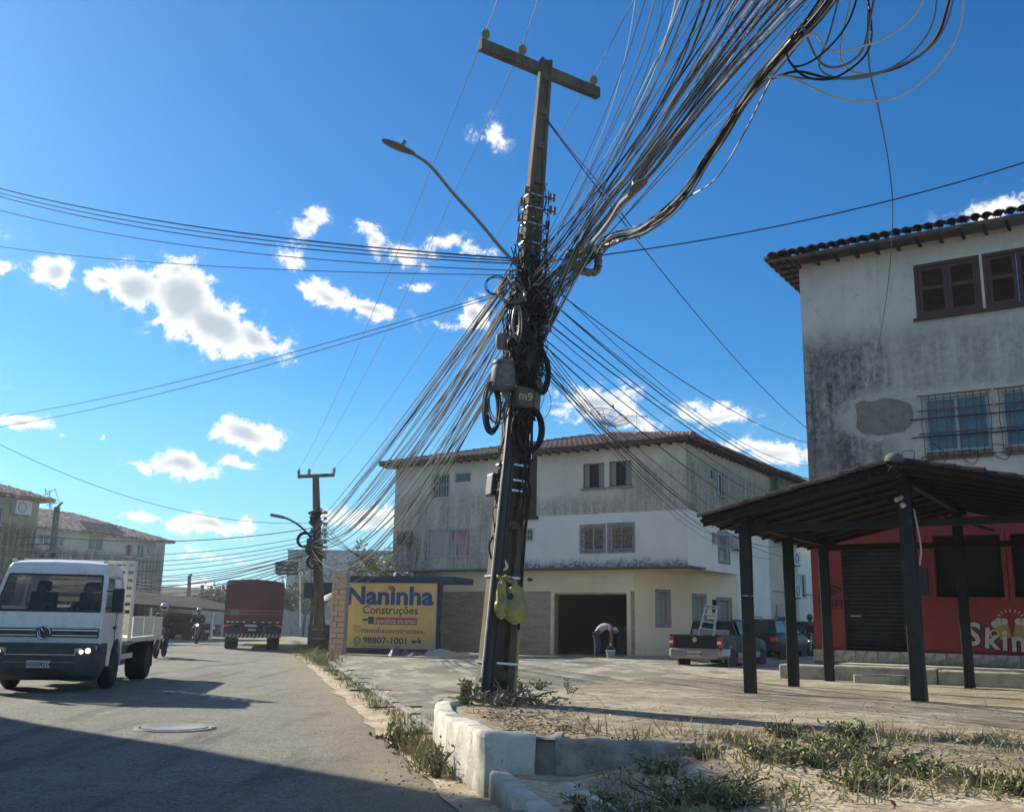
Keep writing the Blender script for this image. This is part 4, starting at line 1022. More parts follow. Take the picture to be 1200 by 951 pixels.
for s in (0, 1):
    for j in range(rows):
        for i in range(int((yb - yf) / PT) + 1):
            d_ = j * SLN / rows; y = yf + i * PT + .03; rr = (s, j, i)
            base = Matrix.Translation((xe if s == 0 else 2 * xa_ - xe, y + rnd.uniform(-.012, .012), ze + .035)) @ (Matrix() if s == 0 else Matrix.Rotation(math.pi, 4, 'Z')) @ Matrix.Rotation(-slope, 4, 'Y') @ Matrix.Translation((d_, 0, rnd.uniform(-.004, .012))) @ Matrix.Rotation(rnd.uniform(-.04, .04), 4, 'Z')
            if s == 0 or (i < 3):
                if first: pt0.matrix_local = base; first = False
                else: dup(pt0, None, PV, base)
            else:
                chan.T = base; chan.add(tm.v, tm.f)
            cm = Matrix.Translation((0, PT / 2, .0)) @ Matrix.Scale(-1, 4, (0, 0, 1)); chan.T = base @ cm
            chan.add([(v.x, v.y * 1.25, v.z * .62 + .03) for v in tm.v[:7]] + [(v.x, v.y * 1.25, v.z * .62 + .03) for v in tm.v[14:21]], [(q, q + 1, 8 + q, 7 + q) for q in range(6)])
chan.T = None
tag(chan.build('channel_tiles', TILE_SHADE, PV), kind='stuff')
b = MB()
for i in range(14): b.tube([(xa_, yf + i * .38, za + .04), (xa_, yf + (i + 1.12) * .38, za + .025)], [.11, .09], 8)
b.build('ridge_tiles', TILE, PV)
b = MB(); b.blob((xa_, yf - .02, za + .06), (.13, .1, .1)); b.build('ridge_end_cap', CONC_D, PV, smooth=True)
b = MB()
for k in range(7):
    x = xa_ - rnd.uniform(.02, .45); pts = [(x + rnd.uniform(-.15, .15), yf - rnd.uniform(.0, .1), za + rnd.uniform(-.22, .06) - .1 * abs(x - xa_)) for _ in range(5)]; b.tube(catmull(pts, 4), .005, 4)
b.build('tangled_wires', CAB_D, PV)
b = MB(); b.blob((xa_ - .08, yf + .35, za - .42), .035); b.blob((xa_ + .0, yf + .33, za - .50), .04); b.cyl((xa_ - .04, yf + .4, za - .4), (xa_ - .04, yf + .5, za - .36), .03); b.build('lamp_holders', M('off_white_ceramic', (.5, .5, .42), .4), PV, smooth=True)
b = MB(); b.tube(catmull([(xa_ + .1, -.05, 2.5), (xa_ + .16, -.08, 2.0), (xa_ + .13, -.07, 1.75)], 5), .012, 5); b.build('hanging_cable', CAB_L, PV)
b = MB(); b.box(xa_ + .07, xa_ + .2, -.06, .08, 1.35, 1.72); b.build('meter_box', BLK, PV, bevel=.01)
for (u, z) in ((xa_, 1.28), (0, 1.35)):
    b = MB(); b.torus((u, 0, z), .085, .006, n=16, k=4); b.build('steel_band', BANDM, PV)
b = MB(); b.tube([(xa_ - .55, yf + .5, za - .28), (xa_ + .9, 1.2, za - .75)], .02, 5); b.build('brace', WOODD, PV)

# ================================================================== MAIN UTILITY POLE
PB = G(578, 822, HS); PD = PB.y
PTOP = D(640, 70, PD + .1)
UP_ = empty('utility_pole', PB, 0, 'tall leaning concrete utility pole wrapped in tangled cables on the raised corner', 'utility pole')
ax = (PTOP - PB); PH = ax.length; axn = ax.normalized()
ux = Vector((math.cos(R(24)), math.sin(R(24)), 0)); ux = (ux - axn * ux.dot(axn)).normalized(); uy = axn.cross(ux)
def pp(s, x=0.0, y=0.0): return PB + ax * s + ux * x + uy * y     # s along the pole 0..1, x across, y into (away)
def pw(s): return .198 - .115 * s                         # half width
H_ = [(-1, -.62), (-.55, -.62), (-.42, -.18), (.42, -.18), (.55, -.62), (1, -.62), (1, .62), (.55, .62), (.42, .18), (-.42, .18), (-.55, .62), (-1, .62)]
b = MB(); N_ = 30
for i in range(N_ + 1):
    s = -.02 + 1.02 * i / N_; w2 = pw(max(0, s)); b.v += [pp(s, q[0] * w2, q[1] * w2) for q in H_]
for i in range(N_):
    for k in range(12): b.f.append([i * 12 + k, i * 12 + (k + 1) % 12, (i + 1) * 12 + (k + 1) % 12, (i + 1) * 12 + k]); b.m.append(0)
b.f.append([N_ * 12 + k for k in range(12)]); b.m.append(0)
s_ = 0.03
while s_ < .97:                                            # webs that close the recess between its cells
    w2 = pw(s_); vs = [pp(s_ + ds, x * w2, y * w2) for ds in (0, .012) for (x, y) in ((-.52, -.60), (.52, -.60), (.42, -.17), (-.42, -.17))]
    b.add(vs, [(0,3,2,1),(4,5,6,7),(0,1,5,4),(1,2,6,5),(2,3,7,6),(3,0,4,7)])
    s_ += .105 if s_ < .6 else .06
pole_o = b.build('pole_shaft', POLE, UP_, world=True, bevel=.012)
def band(s, f=1.08, th=.012, name='steel_band'):
    w2 = pw(s) * f; q = [pp(s, x * w2, y * w2) for x, y in ((-1, -.68), (1, -.68), (1, .68), (-1, .68), (-1, -.68))]
    b = MB(); b.add([a + axn * d for d in (-th, th) for a in q[:4]] + [a + (a - pp(s)) * .03 + axn * d for d in (-th, th) for a in q[:4]],
        [(0, 1, 5, 4), (1, 2, 6, 5), (2, 3, 7, 6), (3, 0, 4, 7), (8, 12, 13, 9), (9, 13, 14, 10), (10, 14, 15, 11), (11, 15, 12, 8), (4, 5, 13, 12), (5, 6, 14, 13), (6, 7, 15, 14), (7, 4, 12, 15), (0, 8, 9, 1), (1, 9, 10, 2), (2, 10, 11, 3), (3, 11, 8, 0)])
    b.build(name, BANDM, UP_, world=True)
def s_of(py):                                              # photo row on the pole -> s
    x = 578 + (640 - 578) * (822 - py) / 752; q = D(x, py, PD); return (q.z - PB.z) / ax.z
for py in (776, 676, 575, 563, 545): band(s_of(py))
# conduits strapped on
def side_pipe(name, mat, x, y, s0, s1, r_):
    b = MB(); b.tube([pp(s0 + (s1 - s0) * k / 6, x * pw(s0 + (s1 - s0) * k / 6) * 1.12, y * pw(.1)) for k in range(7)], r_, 8); return b.build(name, mat, UP_, world=True, smooth=True)
side_pipe('white_conduit', M('pale_conduit', mottled((.55, .56, .50), (.35, .35, .3), 8), .5), -1.08, -.95, .0, s_of(565), .022)
side_pipe('black_conduit', BLK, -.86, -1.0, .0, s_of(470), .06)
side_pipe('black_conduit', BLK, -.5, -.95, .0, s_of(545), .03)
side_pipe('yellow_conduit', M('yellow_conduit', mottled((.36, .31, .13), (.26, .23, .12), 6), .6), 1.1, -.2, .0, s_of(612), .03)
side_pipe('thin_cable', CAB_D, .9, -.8, .1, s_of(480), .014)
# crossarm and insulators
ca = D(566, 53, PD - .12); cz = ca.z; cb_ = G(698, 108, cz); mid = (ca + cb_) / 2; dcr = (cb_ - ca).normalized()
nrm_ = dcr.cross(Vector((0, 0, 1)))
b = MB(); rows = []
for p_ in (ca - dcr * .05, cb_ + dcr * .05):
    for (a, c) in ((-.055, -.09), (.055, -.09), (.055, .07), (-.055, .07)): b.v.append(p_ + nrm_ * a + Vector((0, 0, c)))
b.f = [[0, 1, 5, 4], [1, 2, 6, 5], [2, 3, 7, 6], [3, 0, 4, 7], [0, 3, 2, 1], [4, 5, 6, 7]]; b.m = [0] * 6
cro = b.build('crossarm', POLE, UP_, world=True, bevel=.01)
INS = []
for f_ in (.02, .33, .98):
    p_ = ca.lerp(cb_, f_) + Vector((0, 0, .07)); b = MB()
    b.lathe([(.012, 0), (.012, .05), (.04, .055), (.06, .075), (.035, .09), (.065, .11), (.04, .125), (.055, .145), (.03, .165), (.035, .18), (.0, .19)], p_, 12)
    b.build('insulator', PORC, UP_, world=True, smooth=True); INS.append(p_ + Vector((0, 0, .17)))
# brackets with small insulator racks
for py in (228, 243, 262, 284):
    band(s_of(py), 1.08, .005)
    s = s_of(py); b = MB(); w2 = pw(s)
    for sx in (-1, 1):
        L_ = rnd.uniform(.04, .16)
        b.tube([pp(s, sx * w2 * .9, -w2 * .8), pp(s, sx * (w2 + L_), -w2 * .8)], .012, 5)
        b.tube([pp(s - .004, sx * (w2 + L_ * .6), -w2 * .8), pp(s + .008, sx * (w2 + L_ * .6), -w2 * .8)], rnd.choice((.014, .022)), 8)
        b.tube([pp(s - .004, sx * (w2 + L_ * 1.0), -w2 * .8), pp(s + .008, sx * (w2 + L_), -w2 * .8)], .02, 8)
    tag(b.build('bracket', RUST, UP_, world=True), kind='stuff')
# street lamp arm (left) and second lamp (right)
def lamp(pts_px, depths, r_, head_dir, nm='lamp_arm', hs_=1.0):
    pts = catmull([D(px_, py_, dd) for (px_, py_), dd in zip(pts_px, depths)], 6); b = MB(); b.tube(pts, r_, 8); o = b.build(nm, M('arm_paint', (.20, .19, .165), .6), UP_, world=True, smooth=True)
    e_ = pts[-1]; d_ = Vector(head_dir).normalized(); s_ = d_.cross(Vector((0, 0, 1))).normalized(); n_ = s_.cross(d_)
    b = MB(); prof = [(-.02, .035, .03), (.08, .06, .045), (.2, .10, .05), (.36, .09, .035), (.44, .04, .015)]
    vs = []
    for (l, w_, h_) in [(a_ * hs_, b_ * hs_, c_ * hs_) for a_, b_, c_ in prof]:
        for k in range(10): th = 2 * math.pi * k / 10; vs.append(e_ + d_ * l + s_ * math.cos(th) * w_ + n_ * (math.sin(th) * h_ * (1 if math.sin(th) > 0 else .6)))
    b.add(vs, [(i * 10 + k, i * 10 + (k + 1) % 10, (i + 1) * 10 + (k + 1) % 10, (i + 1) * 10 + k) for i in range(4) for k in range(10)] + [tuple(range(10)), tuple(40 + k for k in reversed(range(10)))])
    hd = b.build('lamp_head', LAMPM, o, world=True, smooth=True)
    c_ = e_ + d_ * .17 * hs_ + n_ * .04 * hs_; b = MB(); b.cyl(c_, c_ + n_ * .08 * hs_, .03, n=8); b.build('light_sensor', GRYP, o, world=True)
lamp([(607, 312), (585, 288), (560, 258), (530, 225), (505, 195), (484, 180)], [PD, PD, PD - .02, PD - .05, PD - .08, PD - .1], .022, D(440, 160, PD - .15) - D(478, 176, PD - .1))
lamp([(655, 318), (690, 288), (712, 262), (726, 240), (738, 228)], [PD, PD - 1.2, PD - 2.2, PD - 2.9, PD - 3.3], .022, D(762, 204, PD - 3.6) - D(740, 226, PD - 3.3), hs_=.62)
# boxes
def pbox(name, mat, px_, py_, dep_, sx, sy, sz, tilt=0.0, bev=.02):
    c = D(px_, py_, PD + dep_); b = MB(); b.cbox(c, (sx, sy, sz), Matrix.Rotation(R(24), 3, 'Z') @ Matrix.Rotation(R(5 + tilt), 3, 'Y')); return b.build(name, mat, UP_, world=True, bevel=bev)
m9 = pbox('service_box', M('brown_service_box', (.075, .062, .042), .6), 613, 466, -.34, .22, .16, .24)
c_ = D(613, 466, PD - .34); dF = Matrix.Rotation(R(24), 3, 'Z') @ Matrix.Rotation(R(5), 3, 'Y')
a = text_mb('m9', .15, .002, .004); a.v = [c_ + dF @ (v + Vector((0, -.083, -.045))) for v in a.v]; a.build('printed_mark', M('gold_print', (.38, .32, .17), .6), m9, world=True)
pbox('junction_box', GRYP, 627, 463, -.1, .1, .18, .36)
c_ = D(590, 436, PD - .25); b = MB(); b.lathe([(.10, -.24), (.15, -.2), (.155, .02), (.13, .08), (.14, .1), (.13, .14), (.0, .15)], c_, 16); b.build('splice_closure', M('pale_grey_closure', mottled((.17, .17, .15), (.05, .05, .045), 6), .6), UP_, world=True, smooth=True)
c_ = D(587, 400, PD - .25); b = MB(); b.lathe([(.04, -.1), (.065, -.06), (.065, .08), (.0, .12)], c_, 12); b.build('splice_closure', GRYP, UP_, world=True, smooth=True)
pbox('splitter_box', BLK, 622, 420, -.1, .22, .2, .3); pbox('splitter_box', BLK, 600, 452, .1, .24, .2, .3); pbox('terminal_box', GRYP, 640, 386, -.1, .16, .03, .05)
pbox('splitter_box', BLK, 612, 392, -.15, .2, .16, .22); pbox('cable_box', BLK, 577, 568, .1, .1, .2, .28)
# coils of spare cable hanging on the pole
def coil(px_, py_, rx, rz__, turns, r_, mat, dep_=-.3, tw=0.0, nm='cable_coil'):
    c = D(px_, py_, PD + dep_); b = MB()
    for k in range(turns):
        ph = rnd.uniform(0, 6); a1, a2 = rx * rnd.uniform(.86, 1.08), rz__ * rnd.uniform(.88, 1.08); of = Vector((rnd.uniform(-.03, .03), rnd.uniform(-.05, .05), rnd.uniform(-.03, .03)))
        b.tube([c + of + Vector((a1 * math.cos(2 * math.pi * i / 22 + ph) * math.cos(tw), a1 * math.cos(2 * math.pi * i / 22 + ph) * math.sin(tw), a2 * math.sin(2 * math.pi * i / 22 + ph))) for i in range(23)], r_, 5, cap=False)
    tag(b.build(nm, mat, UP_, world=True, smooth=True, ang=80), kind='stuff')
coil(619, 503, .17, .26, 6, .015, CAB_D, -.3); coil(577, 478, .10, .30, 7, .012, CAB_D, -.25, .4); coil(583, 470, .13, .26, 4, .008, CAB_G, -.3)
coil(634, 437, .10, .24, 7, .014, CAB_D, -.2, -.5); coil(639, 365, .12, .13, 6, .011, CAB_D, -.2); coil(604, 380, .05, .22, 2, .010, CAB_G, -.35); coil(612, 405, .14, .16, 5, .011, CAB_D, -.3)
coil(632, 350, .16, .17, 4, .008, CAB_D, -.3); coil(583, 335, .14, .12, 3, .006, CAB_D, -.2); coil(632, 375, .14, .25, 2, .005, CAB_D, -.2); coil(632, 470, .17, .22, 1, .004, CAB_D, -.2)
coil(600, 345, .17, .14, 3, .009, CAB_G, -.35)
# dense tangle of drop wires, ties and jumpers round the shaft
def tangle(n, py0, py1, spread, r_, mat, nm, seed, down=.25):
    q = random.Random(seed); b = MB()
    for _ in range(n):
        s = s_of(q.uniform(py0, py1)); w2 = pw(s) + spread; pts = []
        th = q.uniform(0, 6.28)
        for k in range(6):
            th += q.uniform(-.9, .9); rr = w2 * q.uniform(.75, 1.25); pts.append(pp(s, rr * math.cos(th), rr * math.sin(th) - .08)); s -= q.uniform(-.008, down / 8)
        b.tube(catmull(pts, 4), q.choice(r_), 4)
    tag(b.build(nm, mat, UP_, world=True), kind='stuff')
tangle(110, 300, 460, .06, (.006, .009, .012), CAB_D, 'black_wire_tangle', 1); tangle(55, 300, 430, .10, (.004, .006), CAB_D, 'thin_wire_tangle', 2)
tangle(34, 300, 450, .07, (.006, .009), CAB_G, 'grey_wire_tangle', 3); tangle(10, 310, 460, .09, (.005, .008), CAB_L, 'pale_wire_tangle', 4); tangle(42, 222, 330, .07, (.004, .006, .008), CAB_D, 'upper_wire_tangle', 5); tangle(60, 290, 400, .12, (.005, .007, .009), CAB_D, 'outer_wire_tangle', 15)
tangle(26, 430, 560, .03, (.008, .012), CAB_D, 'lower_wire_tangle', 6, .5)
q = random.Random(11); b = MB()
for _ in range(60):
    s = s_of(q.uniform(300, 480)); b.cbox(pp(s, q.uniform(-1.2, 1.2) * pw(s), -pw(s) * q.uniform(.8, 1.6)), (q.uniform(.02, .07), .03, q.uniform(.02, .10)), Matrix.Rotation(q.uniform(-.6, .6), 3, 'Y'))
tag(b.build('clamps', GRYP, UP_, world=True), kind='stuff')
b = MB()
for _ in range(26):
    x = q.uniform(-1.1, 1.1); s0 = s_of(q.uniform(430, 540)); s1 = s_of(q.uniform(300, 380))
    b.tube(catmull([pp(s0 + (s1 - s0) * k / 5, x * pw(s0) + q.uniform(-.03, .03), -pw(s0) * .85 + q.uniform(-.04, .02)) for k in range(6)], 3), q.choice((.007, .01, .014)), 5)
tag(b.build('riser_cables', CAB_D, UP_, world=True), kind='stuff')

# rubbish bags tied to the pole
BAG = bpy.data.materials.new('yellow_bag_plastic'); BAG.use_nodes = True; t = NT(BAG.node_tree); bs = t.n['Principled BSDF']
nn_ = t.noise(t.obj(), 5, 5, .7); t.put(bs.inputs['Base Color'], t.mix(t.ss(nn_, .35, .65), (.44, .36, .09), (.22, .21, .09))); bs.inputs['Roughness'].default_value = .35; bs.inputs['Alpha'].default_value = .93
bs.inputs['Subsurface Weight'].default_value = .3; bs.inputs['Subsurface Radius'].default_value = (.05, .05, .02)
bn = t.node('ShaderNodeBump'); bn.inputs['Strength'].default_value = .9; bn.inputs['Distance'].default_value = .04; t.l.new(t.noise(t.scale(t.obj(), 1, 1, .4), 16, 4, .6).s, bn.inputs['Height']); t.l.new(bn.outputs[0], bs.inputs['Normal'])
def bag(px_, py_, dep_, w_, h_, seed, label, top):
    c = D(px_, py_, PD + dep_); o = empty('rubbish_bag', c, 0, label, 'rubbish bag', 'yellow bags tied to the pole')
    b = MB(); n = 26; k = 20
    for i in range(k + 1):
        z = 1 - 2 * i / k; pr = (max(0, 1 - z * z)) ** .5; body = pr * (.62 + .38 * (1 - (z + 1) / 2) ** .7) if z > -.2 else pr
        if z > .72: body *= .55
        for j in range(n):
            th = 2 * math.pi * j / n; d = Vector((math.cos(th), math.sin(th), z)); cr = 1 + .28 * mnoise.noise(d * 1.6 + Vector((seed, 0, 0))) + .10 * mnoise.noise(d * 5 + Vector((seed, 3, 0)))
            b.v.append(Vector((math.cos(th) * w_ * body * cr + (z < .5) * 0 , math.sin(th) * w_ * .75 * body * cr, z * h_)))
    for i in range(k):
        for j in range(n): b.f.append([i * n + j, (i + 1) * n + j, (i + 1) * n + (j + 1) % n, i * n + (j + 1) % n]); b.m.append(0)
    b.build('bag_body', BAG, o, smooth=True, ang=70)
    b = MB(); tp = Vector((0, 0, h_ * .9)); end = top - c
    for s in (-1, 1): b.tube(catmull([tp + Vector((.02 * s, 0, 0)), tp.lerp(end, .5) + Vector((.05 * s, -.03, .02)), end], 5), [.022] * 5 + [.012] * 6, 6)
    b.build('bag_handles', BAG, o, smooth=True); return o
hook = D(588, 676, PD - .3)
bg1 = bag(603, 706, -.38, .17, .25, 3.1, 'larger translucent yellow rubbish bag tied to the utility pole', hook)
bg2 = bag(588, 700, -.42, .085, .25, 6.1, 'smaller narrow yellow rubbish bag tied beside the larger one', hook)
b = MB(); 
for (x, z, rr) in ((-.05, .07, .04),): b.lathe([(rr, 0), (rr * .6, .002), (0, .003)], (x, -.15, z), 14, Matrix.Rotation(R(80), 3, 'X'))
b.build('printed_disc', INK, bg1)
b = MB(); cc = D(593, 662, PD - .33); b.tube(catmull([D(590, 668, PD - .33), D(594, 664, PD - .34), D(592, 656, PD - .34)], 4), [.01, .012, .016, .018, .02, .018, .014, .01, .004], 6)
b.build('white_tag_end', M('white_plastic', (.65, .65, .6), .5), bg1, world=True)

# ================================================================== FAR POLE
P2 = G(375, 765, 0); FP = empty('far_utility_pole', P2, 0, 'distant concrete utility pole with crossarm standing beside the red truck', 'utility pole')
P2T = D(370, 556, P2.y)
def p2(s, dx=0.0, dy=0.0): return P2.lerp(P2T, s) + Vector((dx, dy, 0))
b = MB(); b.add([p2(s, x * (.22 - .1 * s), y * (.16 - .06 * s)) for s in (0, 1) for x, y in ((-1, -1), (1, -1), (1, 1), (-1, 1))], [(0,3,2,1),(4,5,6,7),(0,1,5,4),(1,2,6,5),(2,3,7,6),(3,0,4,7)]); b.build('pole_shaft', POLE, FP, world=True)
c1, c2 = D(349, 558, P2.y - .1), D(392, 556, P2.y + .2); b = MB()
b.add([c + Vector((0, dy, dz)) for c in (c1, c2) for dy, dz in ((-.05, -.08), (.05, -.08), (.05, .06), (-.05, .06))], [(0, 1, 5, 4), (1, 2, 6, 5), (2, 3, 7, 6), (3, 0, 4, 7), (0, 3, 2, 1), (4, 5, 6, 7)]); b.build('crossarm', POLE, FP, world=True)
INS2 = []
for f_ in (.02, .3, .98):
    q_ = c1.lerp(c2, f_); b = MB(); b.lathe([(.04, 0), (.08, .06), (.05, .1), (.08, .14), (.04, .24), (0, .25)], q_ + Vector((0, 0, .06)), 8); b.build('insulator', PORC, FP, world=True); INS2.append(q_ + Vector((0, 0, .3)))
pts = catmull([D(364, 628, P2.y), D(350, 615, P2.y), D(338, 608, P2.y), D(329, 605, P2.y)], 5); b = MB(); b.tube(pts, .05, 6); lo_ = b.build('lamp_arm', M('dull_arm', (.10, .10, .09), .6), FP, world=True)
b = MB(); b.cbox(D(325, 604.5, P2.y), (.55, .2, .12), Matrix.Rotation(R(10), 3, 'Y')); b.build('lamp_head', LAMPM, lo_, world=True)
for (px_, py_, sx, sz) in ((364, 638, .3, .5), (378, 650, .3, .3), (368, 655, .25, .45)):
    b = MB(); b.cbox(D(px_, py_, P2.y - .25), (sx, .25, sz)); b.build('equipment_box', BLK, FP, world=True)
b = MB()
for py_ in (600, 612, 624, 632, 640, 646): b.tube([D(362, py_, P2.y - .1), D(384, py_ + 1, P2.y - .1)], .04, 5)
for x_ in (366, 381): 
    for k in range(6): b.cbox(D(x_, 600 + k * 7, P2.y - .15), (.12, .12, .12))
tag(b.build('rack_insulators', RUST, FP, world=True), kind='stuff')
q = random.Random(3); b = MB()
for (px_, py_, rr) in ((357, 633, .32), (368, 658, .28), (366, 642, .25)):
    for k in range(4): b.torus(D(px_, py_, P2.y - .3) + Vector((q.uniform(-.05, .05), 0, q.uniform(-.05, .05))), rr * q.uniform(.8, 1.05), .03, Matrix.Rotation(R(90), 3, 'X'), 14, 4)
for _ in range(30):
    s = q.uniform(.55, .8); b.tube(catmull([p2(s + q.uniform(-.03, .03), q.uniform(-.3, .3), -.2 + q.uniform(-.1, .1)) for k in range(4)], 3), .025, 4)
tag(b.build('cable_tangle', CAB_D, FP, world=True), kind='stuff')
for s in (.08, .13): 
    b = MB(); b.cbox(p2(s), (.5, .36, .05)); b.build('steel_band', CONC, FP, world=True)

# ================================================================== CABLES
BARE = M('bare_conductor', (.20, .205, .20), .85, spec=.2)
def cable(pts, r_, mat, label, group, n=5, seg=8, name='cable', smooth=True, pre=False):
    b = MB(); P_ = catmull(pts, seg) if len(pts) > 2 and not pre else [Vector(p) for p in pts]
    b.tube(P_, r_, n, cap=False); o = b.build(name, mat, None)
    return tag(o, label, 'cable', group)
def quad3(A, Q, E, tq, n=26):                              # parabola through A (t=0), Q (t=tq), E (t=1)
    out = []
    for i in range(n + 1):
        u = i / n; l0 = (u - tq) * (u - 1) / (tq); l1 = u * (u - 1) / (tq * (tq - 1)); l2 = u * (u - tq) / (1 - tq)
        out.append(A * l0 + Q * l1 + E * l2)
    return out
def sag(A, B, s, n=24): return [A.lerp(B, i / n) - Vector((0, 0, 4 * s * (i / n) * (1 - i / n))) for i in range(n + 1)]
q = random.Random(21)
# bundle towards the next pole, behind and right of the viewer
EXITS = [745, 757, 768, 778, 786, 793, 799, 804, 808, 812, 816, 820, 823, 826, 829, 832, 835, 838, 841, 844, 847, 850, 854, 858, 862, 866, 871, 876, 882, 889, 897, 905, 914, 924, 935, 945, 952]
for i, xe_ in enumerate(EXITS):
    f = (xe_ - 745) / 207; pyA = 300 + 70 * f + q.uniform(-22, 26)
    A = pp(s_of(min(400, max(262, pyA))), q.uniform(-.5, 1.2) * .2, -.16 + q.uniform(-.1, .1))
    Y = 5.9 + q.uniform(-.4, .4); Q = D(xe_ + 40 * f * q.random() * (i > 8), -4, Y)
    mid_ = D(652 + (xe_ - 652) * .5 + f * 6 + q.uniform(-9, 9), 160 + f * 14, (PD + Y) / 2 + .1)
    mat = q.choice((CAB_D, CAB_D, CAB_G, CAB_G, CAB_L, CAB_L)); rr = q.choice((.003, .0035, .0045, .0055, .0065, .008))
    P_ = quad3(A, mid_, Q, .52, 22); tn = P_[-1] - P_[-2]; P_ += [Q + tn * 6, Q + tn * 30 + Vector((0, 0, .6))]
    if i < 8:
        cable(P_, rr, mat, ('leftmost', 'second from the left', 'third from the left', 'fourth from the left', 'fifth from the left', 'sixth from the left', 'seventh from the left', 'eighth from the left')[i] + ' among the cables of the fan where it leaves the top edge', 'cables fanning up and right from the pole', seg=1, pre=True); continue
    cable(P_, rr, mat, 'one of many cables fanning from the utility pole to the upper right edge', 'cables fanning up and right from the pole', seg=1, pre=True)
# heavier, lower strands of the same run (they sag outwards to the right)
for k in range(20):
    f = k / 19; A = pp(s_of(355 + q.uniform(-30, 50)), .2, -.15)
    pts = [A, D(690 + 12 * f + q.uniform(-4, 4), 262 + 14 * f + q.uniform(-6, 6), 10.6), D(745 + 22 * f + q.uniform(-4, 4), 190 + 12 * f, 9.0), D(800 + 38 * f + q.uniform(-3, 3), 108 + 4 * f, 7.5), D(858 + 66 * f + q.uniform(-3, 3), 20, 6.3), D(900 + 88 * f, -40, 5.6)]
    e_ = pts[-1] + (pts[-1] - pts[-2]) * 3; pts.append(e_)
    cable(pts, q.choice((.005, .0065, .008)), q.choice((CAB_D, CAB_G, CAB_L, CAB_G)), 'one of the slack cables curving from the pole to the upper right', 'slack cables curving to the upper right')
# thick lashed bundle that dips to the right and doubles back to the pole
THK = [(690, 322), (700, 296), (716, 280), (748, 270), (782, 248), (806, 222), (826, 190), (846, 160), (872, 118), (900, 82), (930, 48), (960, 14), (985, -20)]
dps = [11.6, 11.3, 11, 10.6, 10.0, 9.5, 9.0, 8.5, 7.9, 7.3, 6.8, 6.3, 5.8]
for k in range(22):
    ox, oy = q.uniform(-1, 1), q.uniform(-1, 1); pts = []
    for j, ((x, y_), dd) in enumerate(zip(THK, dps)):
        wv_ = 7 if j < 5 else 4.5 + 2.5 * (j > 8)
        pts.append(D(x + ox * wv_ + q.uniform(-1.2, 1.2), y_ + oy * wv_ * .8 + q.uniform(-1.2, 1.2), dd + ox * .1))
    pts = [pp(s_of(350 + q.uniform(-25, 40)), .22, -.1), D(660 + q.uniform(-6, 6), 325 + q.uniform(-14, 14), 12.0)] + pts[1 if k % 2 else 2:]; pts.append(pts[-1] + (pts[-1] - pts[-2]) * 3)
    cable(pts, q.choice((.005, .0065, .008)), (CAB_D, CAB_D, CAB_G, CAB_D, CAB_L)[k % 5], 'one strand of the thick lashed cable bundle dipping right of the pole', 'thick lashed cable bundle', seg=6)
hook_pts = [D(x, y_, 11.4) for x, y_ in ((668, 297), (672, 308), (684, 318), (698, 318), (701, 306), (698, 293), (684, 294), (668, 297))]
b = MB(); b.tube(catmull(hook_pts, 5), .045, 8)
for i, p_ in enumerate(catmull(hook_pts, 5)):
    if i % 2 == 0: b.blob(p_, .055, 6, 4)
hk = tag(b.build('cable_hook', M('taped_loop', mottled((.045, .045, .045), (.30, .29, .26), 26), .6), None, smooth=True), 'thick taped loop of cable hanging just right of the pole', 'cable loop')
# big slack loops in the upper right corner
LOOPS = [[(985, -10), (972, 40), (960, 78), (985, 92), (1025, 88), (1065, 66), (1092, 30), (1100, -20)],
         [(1000, -10), (985, 60), (1000, 84), (1040, 84), (1080, 62), (1104, 25), (1112, -20)],
         [(905, 92), (935, 84), (975, 92), (1015, 88), (1060, 76), (1098, 44), (1118, -20)],
         [(912, 88), (945, 92), (990, 92), (1040, 82), (1085, 60), (1108, 30), (1122, -20)],
         [(900, 90), (930, 92), (968, 110), (1010, 119), (1055, 112), (1095, 82), (1122, 40), (1132, -20)],
         [(960, 0), (925, 55), (928, 76), (950, 92), (985, 88), (1020, 52), (1015, -20)],
         [(940, 30), (960, 72), (985, 78), (1010, 60), (1020, 20), (1028, -20)],
         [(905, 84), (950, 40), (975, 60), (1030, 48), (1070, 20), (1090, -20)],
         [(930, 40), (922, 62), (932, 78), (960, 66), (992, 30), (1010, -20)]]
for i, lp in enumerate(LOOPS):
    lp = [D(x, y_, 6.0 - .06 * i) for x, y_ in lp]; tn = (lp[-1] - lp[-2]); lp += [lp[-1] + tn, lp[-1] + tn * 2.2 + Vector((0, -.6, .1))]
    cable(lp, (.007, .008, .009, .0075)[i % 4], (CAB_G, CAB_L, CAB_D)[i % 3], 'one of the big slack cable loops hanging in the upper right corner', 'slack cable loops')
cable([D(905, 90, 7.2), D(870, 160, 8.0), D(838, 210, 8.8), D(800, 235, 9.6), D(740, 275, 10.4), D(700, 290, 11.2)], .008, CAB_G, 'single grey cable hanging below the thick bundle, right of it', 'cables under the bundle')
# cable that drops from the loops to the cement patch
pw_ = WM[RB.name] @ Vector((onface(RB, F0, 1007, 478)[0], -.02, onface(RB, F0, 1007, 478)[1]))
cable([D(1018, -30, 6), D(1018, 70, 6.6), D(1030, 130, 8), D(1042, 195, 10.5), D(1046, 250, 12.6), D(1042, 320, 14.8), D(1032, 390, 16.8), D(1019, 445, 18.2), pw_], [.008] * 65, CAB_G, 'single cable hanging from the loops down to the cement patch on the wall', None)
